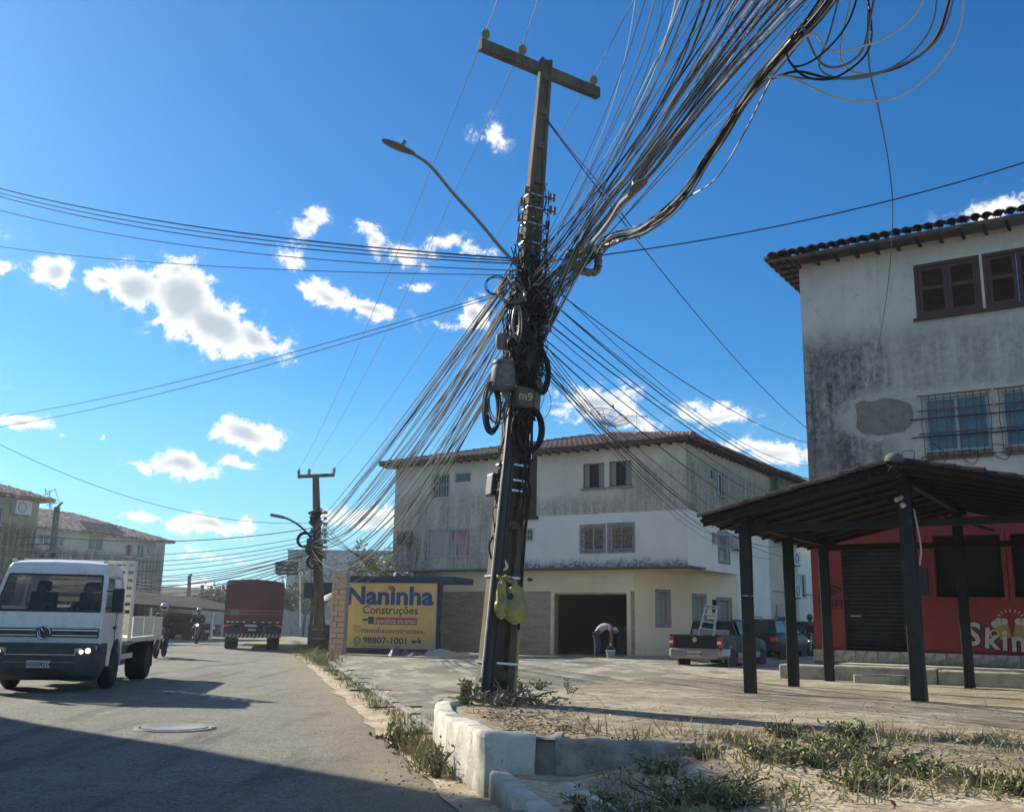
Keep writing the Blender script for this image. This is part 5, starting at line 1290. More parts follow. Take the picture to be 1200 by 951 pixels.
# far pole run: the dense bundle from the main pole down to the far pole
for k in range(46):
    f = k / 45; A = pp(s_of(318 + 110 * f ** 1.5 + q.uniform(-12, 12)), -.2 + q.uniform(-.1, .1), q.uniform(-.15, .1)); B = D(372 + q.uniform(-9, 10), 618 + 32 * f + q.uniform(-6, 6), P2.y)
    P_ = sag(A, B, .25 + .95 * f + q.uniform(-.35, .5) + (q.random() < .15) * .6)
    cable(P_, q.choice((.005, .007, .009, .011)), q.choice((CAB_D, CAB_D, CAB_D, CAB_D, CAB_D, CAB_D, CAB_G)), 'one of the cables fanning down left from the main pole to the far pole', 'cables between the two poles', seg=1)
# high voltage lines
for i in range(3):
    cable(sag(INS[i], INS2[i], .5), .006, BARE, ('leftmost', 'middle', 'rightmost')[i] + ' bare power line running from the crossarm to the far pole', None, name='power_line', seg=1)
    X_ = (585, 632, 745)[i]; far_ = D(X_, -5, 9.0 if i < 2 else 8.0); E_ = INS[i] + (far_ - INS[i]) * 5
    cable([INS[i], far_, E_], .006, BARE, ('leftmost', 'middle', 'rightmost')[i] + ' bare power line rising from the crossarm out of the picture', None, name='power_line')
# towards the right-hand street
LR = [((642, 320), (948, 545), .35), ((645, 330), (952, 520), .2), ((645, 345), (990, 560), .5), ((650, 350), (1000, 570), .4), ((645, 362), (1010, 575), .5), ((642, 372), (1000, 590), .35), ((644, 380), (985, 600), .4), ((640, 392), (970, 610), .3), ((641, 400), (960, 612), .45), ((640, 418), (930, 640), .3), ((640, 424), (925, 652), .35), ((641, 428), (915, 640), .4), ((640, 432), (905, 655), .35)]
for i, (a, c, sg) in enumerate(LR):
    A = D(a[0] - 8, a[1], PD - .1); B = D(c[0], c[1], 36 if i > 1 else 30)
    cable(sag(A, B, sg * 1.7), .006 + .002 * (i % 3), CAB_D, 'one of the dark cables descending right from the pole into the side street', 'cables descending right', seg=1)
for i in range(6):
    A = D(640, 405 + 6 * i, PD - .1); B = D(806 + i * 14, 590 + i * 9, 38 + i * .6); cable(sag(A, B, .3 + .12 * i), .006, (CAB_D, CAB_G)[i % 2], 'one of the drop cables from the pole to the side wall of the central block', 'drop cables to the central block', seg=1)
cable(sag(D(642, 306, PD), D(1215, 186, 11.5), .18), .009, CAB_D, 'long single cable crossing the sky to the right edge above the grey block', None, seg=1)
cable(sag(D(640, 140, PD), D(950, 505, 30), .4), .009, CAB_D, 'thin stay cable falling right from high on the pole', None, seg=1)
cable(catmull([D(641, 140, PD), D(668, 175, PD - .5), D(710, 225, PD - 1), D(750, 280, PD - .5)], 6), .007, CAB_D, 'short dark cable from the pole top behind the fan of cables', None, seg=1)
# towards the left
def nm_(i): return ('topmost', 'second', 'third', 'fourth', 'fifth', 'sixth', 'seventh')[i]
for i, (y1, y0, sg, rr) in enumerate(((303, 216, .3, .012), (306, 221, .32, .009), (309, 224, .36, .009), (317, 241, .35, .007), (322, 292, .2, .006))):
    cable(sag(D(606, y1, PD), D(-60, y0 - 12, 22), sg), rr, CAB_D, nm_(i) + ' dark cable from the pole to the left edge of the sky', None, seg=1)
for i in range(2):
    cable(sag(D(600, 338 + i * 3, PD), D(-160, 500 + i * 14, 30), .5), .006, CAB_D, ('upper', 'lower')[i] + ' of two dark cables dropping left across the big cloud', None, seg=1)
P3 = D(60, 660, 47)
for i, (yr, yl) in enumerate(((618, 608), (627, 628), (632, 636), (636, 640), (640, 645), (644, 652), (648, 656), (652, 664), (646, 670), (655, 676))):
    cable(sag(D(368, yr, P2.y), D(-40, yl + 4, 44), .7 + .05 * i), .014 if i else .018, (CAB_D, CAB_G)[i % 2], 'one of the cables running left from the far pole past the left buildings', 'cables left of the far pole', seg=1)
cable(sag(D(368, 612, P2.y), D(-40, 500, 30), .9), .009, CAB_D, 'faint thin cable rising from the far pole to the left edge', None, seg=1)
for i in range(4):
    A = D(371, 608 + i * 7, P2.y); B = D(352 - i * 4, 690 + i * 4, 110); cable(sag(A, B, .5), .018, (CAB_D, CAB_G)[i % 2], 'one of the cables carrying on along the road beyond the far pole', 'cables beyond the far pole', seg=1)
for i in range(7):
    A = D(372, 640 + i * 3, P2.y); B = D(120 + i * 8, 668 + i * 5, 62); cable(sag(A, B, .8), .02, CAB_D, 'one of the cables slung low across the left buildings', 'low cables across the road', seg=1)
for i in range(4):
    A = D(378, 612 + i * 6, P2.y); B = D(468, 690 - i * 9, 43); cable(sag(A, B, .15), .012, CAB_D, 'one of the short cables from the far pole to the central block', 'short cables to the central block', seg=1)

# ================================================================== BILLBOARD WALL
sA, sB = D(400, 768, 39.3), D(516, 768, 38.1); sA.z = sB.z = .04
sdir = (sB - sA).normalized(); srz = math.atan2(sdir.y, sdir.x)
SG = empty('painted_sign_wall', sA, srz, 'yellow painted advertising wall reading Naninha in blue with a dark frame', 'sign')
SF = frame((0, 0, 0), (1, 0), (0, 1))
sg = rect(SG, SF, 404, 682.5, 513, 759.5); SW = onface(SG, SF, 516, 720)[0]
b = MB(); b.box(-.05, SW, .04, .22, -.1, sg[3] + .12); b.build('backing_wall', CONC_D, SG)
DKB = M('dark_blue_frame', (.02, .035, .05), .7)
b = MB(); b.box(-.06, sg[0], -.03, .04, .0, sg[3] + .14); b.box(sg[1], SW, -.03, .04, 0, sg[3] + .14); b.box(sg[0], sg[1], -.03, .04, sg[3], sg[3] + .14); b.box(sg[0], sg[1], -.03, .04, 0, sg[2]); b.build('sign_frame', DKB, SG)
def c_sign(t):
    v = t.obj(); x, y, z = t.sep(v); n = t.noise(v, 1.2, 6, .65); c = t.mix(t.ss(n, .35, .65), (.80, .53, .18), (.68, .46, .17))
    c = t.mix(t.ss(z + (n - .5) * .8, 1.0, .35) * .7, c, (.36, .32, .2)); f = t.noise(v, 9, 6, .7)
    return t.mix(t.ss(f, .58, .75) * .5, c, (.52, .47, .34))
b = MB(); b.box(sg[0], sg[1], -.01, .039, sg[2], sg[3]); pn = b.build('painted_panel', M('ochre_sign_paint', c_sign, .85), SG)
b = MB(); e_ = .035
for (a, c, d_, f) in ((sg[0], sg[0] + e_, sg[2], sg[3]), (sg[1] - e_, sg[1], sg[2], sg[3]), (sg[0] + e_, sg[1] - e_, sg[3] - e_, sg[3]), (sg[0] + e_, sg[1] - e_, sg[2], sg[2] + e_)): b.box(a, c, -.014, -.011, d_, f)
b.build('pale_border', M('pale_border_paint', (.42, .43, .38), .8), pn)
BLU = M('blue_lettering', (.025, .085, .21), .8); DKL = M('dark_lettering', (.045, .055, .06), .8); REDB = M('red_paint', (.42, .10, .07), .8); WPT = M('white_lettering', (.6, .58, .5), .8)
def sgtext(body, px0, px1, pyb, pyt, mat, bold=0.0, thick=.003, capr=.72, nm='lettering', yy=-.014):
    a = text_mb(body, 1.0, thick, bold, align='LEFT'); xs_ = [v.x for v in a.v]; w0, w1 = min(xs_), max(xs_)
    zs_ = [v.z for v in a.v]; u0 = onface(SG, SF, px0, (pyb + pyt) / 2)[0]; u1 = onface(SG, SF, px1, (pyb + pyt) / 2)[0]; zb = onface(SG, SF, (px0 + px1) / 2, pyb)[1]; zt = onface(SG, SF, (px0 + px1) / 2, pyt)[1]
    a.v = [Vector((u0 + (v.x - w0) / (w1 - w0) * (u1 - u0), v.y + yy, zb + v.z / capr * (zt - zb))) for v in a.v]; return a.build(nm, mat, pn)
sgtext('Naninha', 407.5, 508.5, 707.5, 686.5, BLU, .035)
i_u, i_z = onface(SG, SF, 458.7, 688.8); b = MB(); b.box(i_u - .11, i_u + .11, -.021, -.018, i_z - .07, i_z + .09); b.build('red_dot', REDB, pn)
sgtext('Construções', 425.5, 490, 718.8, 709.3, DKL, .008)
q0 = rect(SG, SF, 437, 723, 489, 731.5); b = MB(); b.box(q0[0], q0[1], -.014, -.011, q0[2], q0[3]); b.build('red_bar_patch', REDB, pn)
sgtext('Especialista em tintas!', 439, 488, 730, 724, WPT, .008, yy=-.018)
q0 = rect(SG, SF, 431.5, 722, 437.5, 730.5); b = MB(); b.box(q0[0], q0[1], -.018, -.015, q0[2], q0[3]); q1 = rect(SG, SF, 425, 724.5, 431.5, 727); b.box(q1[0], q1[1], -.018, -.015, q1[2], q1[3]); b.build('paintbrush_picture', M('teal_paint', (.03, .11, .13), .8), pn)
sgtext('naninhaconstrucoes.', 424, 498, 741.5, 735, DKL, .0)
sgtext('98807-1001', 425.5, 476.5, 753.5, 746, DKL, .018)
sgtext('Av. de A Bandeira, 4400', 415, 470, 758.3, 754.8, M('faded_lettering', (.22, .18, .10), .85), .0)
def ring(px_, py_, rr, mat, nm, extra=None):
    u, z = onface(SG, SF, px_, py_); b = MB(); b.torus((u, -.016, z), rr, rr * .16, Matrix.Rotation(R(90), 3, 'X'), 16, 4)
    if extra: extra(b, u, z)
    b.build(nm, mat, pn)
ring(418.5, 750, .13, M('green_paint', (.10, .18, .13), .8), 'phone_mark', lambda b, u, z: b.tube([(u - .05, -.018, z + .05), (u - .03, -.018, z - .02), (u + .05, -.018, z - .06)], .022, 5))
ring(418.8, 736.5, .055, M('mauve_paint', (.30, .14, .20), .8), 'camera_mark', lambda b, u, z: [b.box(u - .12, u + .12, -.017, -.013, z + s * .11 - .012, z + s * .11 + .012) for s in (-1, 1)] + [b.box(u + s * .12 - .012, u + s * .12 + .012, -.017, -.013, z - .11, z + .11) for s in (-1, 1)])
u, z = onface(SG, SF, 490, 751); b = MB(); b.box(u - .26, u - .05, -.015, -.011, z - .05, z + .03); b.box(u - .02, u + .12, -.015, -.011, z - .05, z + .05); b.box(u + .0, u + .04, -.015, -.011, z + .05, z + .16); b.cyl((u - .18, -.016, z - .06), (u - .18, -.012, z - .06), .04, n=10); b.cyl((u + .08, -.016, z - .06), (u + .08, -.012, z - .06), .04, n=10); b.build('small_truck_picture', DKL, pn)
b = MB(); b.box(-.5, SW + .4, .22, 2.6, sg[3] + .03, sg[3] + .26); b.build('blue_canopy_roof', M('navy_sheet', (.03, .055, .10), .6), SG)
# brick pillar
p0 = D(395, 772, 38.3); p0.z = .03
BP = empty('brick_pillar', p0, srz + R(8), 'unplastered brick pillar at the left end of the yellow sign', 'pillar')
b = MB(); b.box(-.28, .28, -.18, .2, -.1, 3.08); b.build('mortar_core', MORTAR, BP)
br0 = None
for c_ in range(15):
    z = .02 + c_ * .204
    for (x, wd) in (((-.15, .28), (.15, .28)) if c_ % 2 else ((-.22, .14), (.07, .42))):
        if br0 is None or True:
            b = MB()
        mt_ = Matrix.Translation((x + rnd.uniform(-.006, .006), -.19 + rnd.uniform(-.012, .006), z + .09)) @ Matrix.Rotation(rnd.uniform(-.02, .02), 4, 'Y')
        b.box(-wd / 2 + .01, wd / 2 - .01, -.03, .03, -.088, .088); o = b.build('brick', RSH, BP); o.matrix_local = mt_
p0 = D(379, 768, 43); p0.z = .02
KS = empty('dark_kiosk', p0, srz, 'dark roadside kiosk half hidden behind the far pole', 'kiosk')
b = MB(); b.box(-.8, 1.2, 0, 2, -.1, 1.1); b.box(-.75, -.65, .0, .1, 1.1, 2.4); b.box(.9, 1.0, 0, .1, 1.1, 2.4); b.build('counter', CONC_D, KS)
b = MB(); b.box(-.9, 1.4, -.4, 2, 2.2, 2.85); b.build('roof_box', DKB, KS); b = MB(); b.box(-.2, .5, .3, .4, 1.3, 1.9); b.build('menu_board', PWHITE, KS)
b = MB(); b.lathe([(.62, -.02), (.45, .2), (.2, .32), (0, .36)], (.72, -.6, 2.1), 14); b.tube([(.72, -.6, 0), (.72, -.6, 2.2)], .025, 5); b.build('parasol', M('parasol_cloth', (.45, .43, .36), .8), KS, smooth=True)
# rubbish, sand and bags below the sign
def heap(name, px_, py_, rx, ry, h_, mat, label, cat, seed=0, Y=None):
    c = D(px_, py_, Y) if Y else G(px_, py_, .03); c.z = .03; o = empty(name, c, srz, label, cat); b = MB(); n = 30; k = 8
    for i in range(k + 1):
        for j in range(n):
            th = 2 * math.pi * j / n; rr = i / k; nn = mnoise.noise(Vector((math.cos(th) * rr * 3 + seed, math.sin(th) * rr * 3, seed))); n2 = mnoise.noise(Vector((math.cos(th) * rr * 9 + seed, math.sin(th) * rr * 9, seed)))
            b.v.append(Vector((math.cos(th) * rx * rr * (1 + .2 * nn), math.sin(th) * ry * rr * (1 + .2 * nn), h_ * (1 - rr) ** .7 * (1 + .5 * nn + .35 * n2) - .03)))
    for i in range(k):
        for j in range(n): b.f.append([i * n + j, i * n + (j + 1) % n, (i + 1) * n + (j + 1) % n, (i + 1) * n + j]); b.m.append(0)
    b.build('heap', mat, o, smooth=True, ang=60); return o
SAND = M('pale_sand', mottled((.50, .44, .33), (.36, .30, .22), 8), .95, nb(14, 7), .8, .04)
heap('sand_pile', 520, 774, 1.7, .7, .32, SAND, 'long pale pile of sand and rubble at the foot of the yellow sign', 'sand pile', 2, 36.6)
heap('rubble_heap', 489, 774, .7, .4, .26, CONC_D, 'dark heap of rubble and old sacks left of the sand pile', 'rubble', 5, 36.8)
b_ = heap('rubbish_sack', 463, 773, .30, .26, .40, M('teal_sack', mottled((.06, .09, .10), (.15, .17, .17), 6), .5), 'bluish grey rubbish sack leaning below the yellow sign', 'rubbish sack', 9, 37.2)
heap('rubbish_sack', 475, 774, .30, .24, .28, M('grey_sack', mottled((.11, .12, .12), (.2, .2, .19), 6), .5), 'low grey rubbish sack between the teal sack and the rubble', 'rubbish sack', 12, 37.0)
c_ = D(474, 677, 39.6); o = empty('junk_on_roof', c_, srz, 'pale bundle of junk lying on the dark canopy above the sign', 'bundle'); b = MB()
for k in range(7): b.blob((rnd.uniform(-.4, .4), rnd.uniform(-.1, .1), rnd.uniform(-.05, .15)), (rnd.uniform(.1, .22), .15, rnd.uniform(.08, .15)), 8, 5, .5, k)
tag(b.build('bundle', M('pale_rags', mottled((.40, .40, .37), (.15, .15, .14), 8), .9), o, smooth=True), kind='stuff')

# ================================================================== LEFT SIDE BUILDINGS
def left_block(name, corner, rz, L_, dep_, h_, label, wins, mat, hip=True, tilem=TILEL, acs=()):
    o = empty(name, corner, rz, label, 'building'); F = frame((0, 0, 0), (1, 0), (0, 1))
    rects = [rect(o, F, *w_[:4]) for w_ in wins]
    wall(o, F, -L_, 0, -.5, h_, [q_ for q_, w_ in zip(rects, wins)], mat)
    for q_, w_ in zip(rects, wins): window(o, F, q_, w_[4], sill=CONC, fr=w_[5] if len(w_) > 5 else ALU)
    b = MB(); b.box(-L_, -.02, .3, dep_, -.5, h_ - .02); b.build('body', mat, o)
    b = MB(); b.box(-.015, .0, .0, dep_, -.5, h_); b.build('end_wall', mat, o)
    ov = .6; sl = .34; hw = (dep_ + 2 * ov) / 2
    roof_tiles(o, (-L_ - ov, -ov, h_), (ov, -ov, h_), Vector((0, hw, hw * sl)), 0, 18, .26, tilem, taper=(0, .95), h=.08)
    roof_tiles(o, (ov, -ov, h_), (ov, dep_ + ov, h_), Vector((-hw, 0, hw * sl)), 0, 16, .26, tilem, taper=(.95, .95), h=.08)
    b = MB(); b.add([(-L_ - ov, dep_ + ov, h_), (ov, dep_ + ov, h_), (ov - hw, hw - ov, h_ + hw * sl), (-L_ - ov, hw - ov, h_ + hw * sl)], [(0, 1, 2, 3)]); b.box(-L_ - ov, ov - .02, -ov + .02, dep_ + ov - .02, h_ - .1, h_ - .03); b.build('rear_roof', tilem, o)
    for (a, c) in acs: u, z = onface(o, F, a, c); ac_unit(o, F, u, z, 1.1, .8, .4)
    return o, F
lrz = R(68)
LBM = M('mossy_plaster', wall_c((.50, .43, .30), (.40, .35, .25), (.045, .05, .035), [(-40, 2, 6.4, -1, 1.25), (-40, 2, 7.4, 4, .4)], gen_amt=.35), .9, nb(8, 6), .3, .03)
LBM2 = M('mossy_pale_plaster', wall_c((.52, .50, .43), (.42, .40, .35), (.05, .052, .042), [(-40, 2, 6.4, -1, 1.2), (-2, 2, 7.4, -1, .8)], gen_amt=.38), .9, nb(8, 6), .3, .03)
k1 = D(47, 584, 57); k1.z = 0; k2 = D(194, 635, 88); k2.z = 0
h1 = D(47, 586, 57).z; h2 = D(194, 635, 88).z
lb1, F1 = left_block('left_apartment_block', k1, lrz, 30, 11, h1, 'ochre mossy apartment block cut by the left edge of the picture', [(-12, 592, 5.5, 615, 'two')], LBM, acs=[(21, 603)])
lb2, F2 = left_block('left_long_block', k2, lrz, 22, 11, h2, 'long pale mossy apartment block with a tiled hip roof left of the red truck', [(45, 627, 59, 637, 'two'), (66, 628, 76, 640, 'two'), (103, 628, 122, 645, 'two'), (146, 637, 157, 652, 'open'), (160, 638, 170, 654, 'two'), (172, 641, 177, 648, 'glass'), (147, 674, 153, 690, 'two'), (155, 675, 166, 692, 'open'), (100, 660, 118, 680, 'two'), (66, 655, 80, 672, 'bars')], LBM2)
b = MB(); u, z = onface(lb2, F2, 112, 625); b.box(u - 2.1, u + 2.1, -.9, 0, z, z + .1); b.add([(u - 2.2, -1.2, z + .1), (u + 2.2, -1.2, z + .1), (u + 1.9, 0, z + .9), (u - 1.9, 0, z + .9)], [(0, 1, 2, 3)]); b.build('window_canopy', CONC_D, lb2)
u, z = onface(lb2, F2, 170.5, 637); b = MB(); b.lathe([(0, 0), (.3, .05), (.5, .16)], (u, -.5, z), 14, Matrix.Rotation(R(70), 3, 'X')); b.build('small_dish', GRYP, lb2)
# building just outside the picture on the left: its corner throws the long shadow over the road
o, _ = left_block('near_left_block', Vector((-17.8, 22.8, 0)), R(90), 26, 12, 12.6, 'tall plastered block outside the left edge whose shadow falls on the road', [], LBM)
# antenna and leaning pole
c_ = D(61, 658, 50); c_.z = 0; lp_ = empty('left_utility_pole', c_, 0, 'short dark utility pole in front of the mossy left blocks', 'utility pole')
b = MB(); tp = D(67, 594, 50); b.tube([c_, tp], [.24, .15], 8); b.tube([tp, tp + Vector((.25, 0, .25))], .06, 5); b.build('pole_shaft', CONC_D, lp_, world=True)
b = MB()
for k in range(5): b.tube([tp + Vector((-.05, 0, -1.5 - k * .35)), tp + Vector((-1.6, -.2, -1.6 - k * .35))], .03, 4)
for k in range(14): b.blob(tp + Vector((rnd.uniform(-.4, .3), -.3, -2.2 - rnd.uniform(0, 1))), .12, 6, 4)
tag(b.build('cable_rack', CAB_D, lp_, world=True), kind='stuff')
c_ = D(56, 590, 57); o = empty('television_aerial', c_, 0, 'thin television aerial on the roof corner of the left ochre block', 'aerial'); b = MB(); b.tube([(.3, 0, -1.2), (0, 0, .8)], .035, 4)
for (x0, z0, x1, z1) in ((-.25, .9, .35, -.6), (-.3, .5, .3, .9), (-.1, -.1, .5, .1), (-.25, .9, -.3, .5), (.3, .9, .7, -.2)): b.tube([(x0, 0, z0), (x1, .2, z1)], .02, 4)
b.build('rods', GALV, o)
# carport, wall, low houses
def place(px_, py_, Y, zz=0.0): c = D(px_, py_, Y); c.z = zz; return c
c_ = place(196, 745, 58); CP = empty('carport', c_, R(66), 'dark sheet roofed carport on thin posts left of the motorcycles', 'carport')
b = MB(); zA = D(170, 699, 58).z; b.add([(-9, -1.6, zA - .3), (6.5, -1.6, zA - .75), (6.5, 4, zA + .2), (-9, 4, zA + .6)], [(0, 1, 2, 3)]); o = b.build('sheet_roof', M('grey_sheet_roof', mottled((.018, .018, .018), (.045, .042, .038), 3), 1.0, spec=.1), CP); md = o.modifiers.new('thick', 'SOLIDIFY'); md.thickness = .12
for x in (-8, -3, 2, 6): b = MB(); b.box(x - .05, x + .05, -1.5, -1.4, -.3, zA - .62); b.build('post', PWHITE, CP)
b = MB(); b.box(-9, 6, 3.8, 4, -.3, zA); b.build('rear_wall', LBM2, CP)
c_ = place(226, 740, 70); o = empty('white_yard_wall', c_, R(66), 'pale yard wall with vines beyond the motorcycles', 'wall')
b = MB(); b.box(0, 14, 0, .25, -.3, D(238, 713, 72).z); b.build('wall', M('pale_wall', mottled((.42, .42, .38), (.28, .28, .25), 2), .9), o)
c_ = place(251, 742, 72); o = empty('small_brick_gatepost', c_, 0, 'small dark gatepost and low wall on the far left verge', 'gatepost'); b = MB(); b.box(-.45, .35, 0, .4, -.3, D(251, 731, 72).z); b.box(-3.2, -.45, .05, .3, -.3, .8); b.build('post', CONC_D, o)
c_ = place(208, 735, 110); o = empty('far_low_house', c_, R(60), 'grey low gabled house seen under the end of the long block', 'house')
hz = D(208, 700, 110).z; b = MB(); b.box(-9, 6, 0, 8, -.5, hz); b.build('wall', CONC, o); b = MB(); b.prism([(-.8, hz), (8.8, hz), (4, hz + 1.3)], 'x', -9.5, 6.5); b.build('roof', CONC_D, o)
for (px_, pt, Y, r_) in ((221, 674, 80, .14), (237, 685, 92, .16), (250, 700, 130, .15)):
    c_ = place(px_, 740, Y); o = empty('distant_pole', c_, 0, {221: 'slim pole with a lamp left of the red truck', 237: 'bare dark pole close left of the red truck', 250: 'tiny faraway pole over the low houses'}[px_], 'utility pole'); b = MB(); b.tube([c_, D(px_ + (1 if px_ == 221 else 0), pt, Y)], [r_ * 1.2, r_], 6); b.build('pole_shaft', CONC_D, o, world=True)
    if px_ == 221: b = MB(); b.tube([D(px_, pt + 1, Y), D(px_ + 4, pt - 1, Y)], .08, 5); b.build('lamp_arm', CONC_D, o, world=True)
for (px_, Y, w_, h_, lb_) in ((258, 190, 34, 5.2, 'pale far wall and sheds left behind the red truck'), (212, 260, 40, 6.0, 'hazy far low houses above the carport')):
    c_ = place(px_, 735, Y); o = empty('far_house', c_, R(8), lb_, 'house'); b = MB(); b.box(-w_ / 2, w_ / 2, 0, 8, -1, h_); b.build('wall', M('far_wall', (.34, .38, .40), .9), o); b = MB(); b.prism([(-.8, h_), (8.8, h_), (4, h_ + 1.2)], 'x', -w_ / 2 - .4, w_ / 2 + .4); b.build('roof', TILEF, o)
# blue-grey warehouse
wc = place(400, 735, 150); WH = empty('warehouse', wc, R(-4), 'large blue grey warehouse rising behind the sign and trees', 'warehouse')
hT = D(335, 645, 150).z; xl_ = D(333, 700, 150).x - wc.x; xr_ = D(500, 700, 150).x - wc.x
WHM = M('blue_grey_cladding', lambda t: t.mix(t.ss(t.noise(t.scale(t.obj(), 1, 1, .2), .6, 4), .35, .65), (.23, .30, .38), (.20, .26, .33)), .7)
b = MB(); b.box(xl_, xr_, 0, 30, -.5, hT); b.box(xl_ - .1, xr_ + .1, -.15, 30.1, hT, hT + .25); b.build('wall', WHM, WH)
for k in range(int((xr_ - xl_) / 3)): b = MB(); x = xl_ + 1.5 + 3 * k; b.box(x - .08, x + .08, -.06, -.002, -.4, hT - .02); b.build('cladding_seam', M('seam', (.16, .22, .29), .7) if k == 0 else bpy.data.materials['seam'], WH)
b = MB(); b.box(xl_ + 1, xr_, -.02 - .05, -.01, 0, 3.6); b.build('pale_base', M('pale_base_wall', (.36, .40, .42), .8), WH)
c_ = place(392, 735, 110); o = empty('double_street_lamp', c_, 0, 'tall double armed street lamp against the warehouse', 'street lamp'); 
c_ = place(436, 735, 110); o.location = c_; WM[o.name] = Matrix.Translation(c_); b = MB(); tp = D(436, 664, 110); b.tube([c_, tp], .13, 6); b.tube(catmull([tp, D(425, 650, 110), D(420, 648, 110)], 4), .07, 5); b.tube(catmull([tp, D(448, 654, 110), D(454, 650, 110)], 4), .07, 5); b.build('lamp_post', GALV, o, world=True)
# direction sign over the road
c_ = place(349, 735, 62); RS = empty('road_direction_sign', c_, R(10), 'dark green overhead direction sign right of the red truck', 'road sign')
b = MB(); s0, s1 = D(323, 673, 62), D(350, 658, 62); b.cbox((s0 + s1) / 2, ((s1 - s0).x, .12, abs(s1.z - s0.z))); b.build('sign_panel', M('dark_green_panel', (.03, .055, .055), .6), RS, world=True)
b = MB(); b.tube([D(351, 735, 62.3), D(351, 656, 62.3)], .10, 6); b.tube([D(351, 662, 62.3), D(322, 662, 62.3)], .06, 5); b.build('gantry_post', GALV, RS, world=True)
b = MB(); cS = (s0 + s1) / 2
for k, (a, c) in enumerate(((-.5, .15), (-.5, .5), (-.5, .62))): b.cbox(cS + Vector((a * .3 + .1, -.08, .28 - k * .26)), (c * 1.3 + .3, .02, .07))
b.cbox(cS + Vector((-.72, -.08, .12)), (.06, .02, .4)); b.build('white_lettering_lines', WPT, RS, world=True)

# ================================================================== VEHICLE KIT
def wheel(parent, x, y, r_, w_, side, rimf=.58, name='wheel', zc=None):
    b = MB(); zc = r_ if zc is None else zc; rot = Matrix.Rotation(R(90), 3, 'Y'); h = w_ / 2
    b.lathe([(r_ * rimf, -h), (r_ * .9, -h), (r_, -h * .7), (r_, h * .7), (r_ * .9, h), (r_ * rimf, h)], (x, y, zc), 22, rot); o = b.build(name, TYRE, parent, smooth=True)
    b = MB(); s = side; b.lathe([(r_ * rimf, 0), (r_ * rimf * .92, .02 * 1), (r_ * rimf * .4, -.02), (r_ * .16, .015), (0, .02)], (x + s * (h - .03), y, zc), 18, Matrix.Rotation(R(90) * s, 3, 'Y'))
    b.build('rim', RIM, o, smooth=True); return o
def loft(b, rows, close=True, caps=True):
    n = len(rows[0]); vs = [v for r_ in rows for v in r_]; m = n if close else n - 1
    fs = [(i * n + k, i * n + (k + 1) % n, (i + 1) * n + (k + 1) % n, (i + 1) * n + k) for i in range(len(rows) - 1) for k in range(m)]
    if caps: fs += [tuple(range(n)), tuple((len(rows) - 1) * n + k for k in reversed(range(n)))]
    b.add(vs, fs)

# ---------------------------------------------------------------- white flatbed truck
tc = D(45, 800, 18.0); tc.z = .02
T = empty('white_flatbed_truck', tc, R(9), 'white flatbed truck with its headlights on driving towards the viewer', 'truck')
W2 = .97
DGR = M('dark_grey_plastic', mottled((.035, .037, .038), (.06, .06, .058), 6), .6)
TR_IN = M('cab_interior', (.03, .032, .035), .9)
b = MB()                                                    # lower cab shell with wheel arch, front panel, pillars, roof
arch = [(1.28 - .48 * math.cos(a), .42 + .50 * math.sin(a)) for a in [R(180 - k * 18) for k in range(11)]]
arch = [(y, max(z, .42)) for y, z in arch]
side = [(.03, .82), (.0, 1.05), (.05, 1.40), (1.78, 1.40), (1.78, .62)] + [(1.76, .5)] + list(arch) + [(.72, .45), (.3, .45), (.06, .5)]
for s in (-1, 1):
    b.prism(side, 'x', s * (W2 - .05), s * W2)
b.add([(-W2 + .05, .03, .84), (W2 - .05, .03, .84), (W2 - .05, .0, 1.05), (-W2 + .05, .0, 1.05), (-W2 + .05, .05, 1.40), (W2 - .05, .05, 1.40), (W2 - .05, .20, 1.405), (-W2 + .05, .20, 1.405), (-W2 + .05, .2, .84), (W2 - .05, .2, .84)],
      [(0, 1, 2, 3), (3, 2, 5, 4), (4, 5, 6, 7), (7, 6, 9, 8), (8, 9, 1, 0), (0, 3, 4, 7, 8), (1, 9, 6, 5, 2)])
for s in (-1, 1):
    for (y0, y1, yt0, yt1) in ((.06, .16, .40, .50), (1.68, 1.78, 1.66, 1.76)):
        x0, x1 = s * (W2 - .07), s * W2; xt0, xt1 = s * (W2 - .15), s * (W2 - .08)
        b.add([(x0, y0, 1.40), (x1, y0, 1.40), (x1, y1, 1.40), (x0, y1, 1.40), (xt0, yt0, 2.1), (xt1, yt0, 2.1), (xt1, yt1, 2.1), (xt0, yt1, 2.1)], [(0,3,2,1),(4,5,6,7),(0,1,5,4),(1,2,6,5),(2,3,7,6),(3,0,4,7)])
rws = []
for (y, z, w_) in ((.38, 2.06, W2 - .08), (.42, 2.17, W2 - .10), (.52, 2.28, W2 - .14), (.8, 2.335, W2 - .18), (1.3, 2.34, W2 - .18), (1.7, 2.31, W2 - .18), (1.79, 2.22, W2 - .12), (1.80, 2.06, W2 - .08)):
    rws.append([(-w_, y, z), (-w_ * .6, y, z + .02), (0, y, z + .03), (w_ * .6, y, z + .02), (w_, y, z), (w_ * .98, y, 2.05), (-w_ * .98, y, 2.05)])
loft(b, rws)
b.box(-W2 + .05, W2 - .05, 1.74, 1.78, .6, 1.5); b.box(-W2 + .1, -.5, 1.72, 1.76, 1.5, 2.06); b.box(.5, W2 - .1, 1.72, 1.76, 1.5, 2.06)
cab = b.build('cab', PWHITE, T, smooth=True, ang=30, bevel=.012)
b = MB()                                                    # windscreen
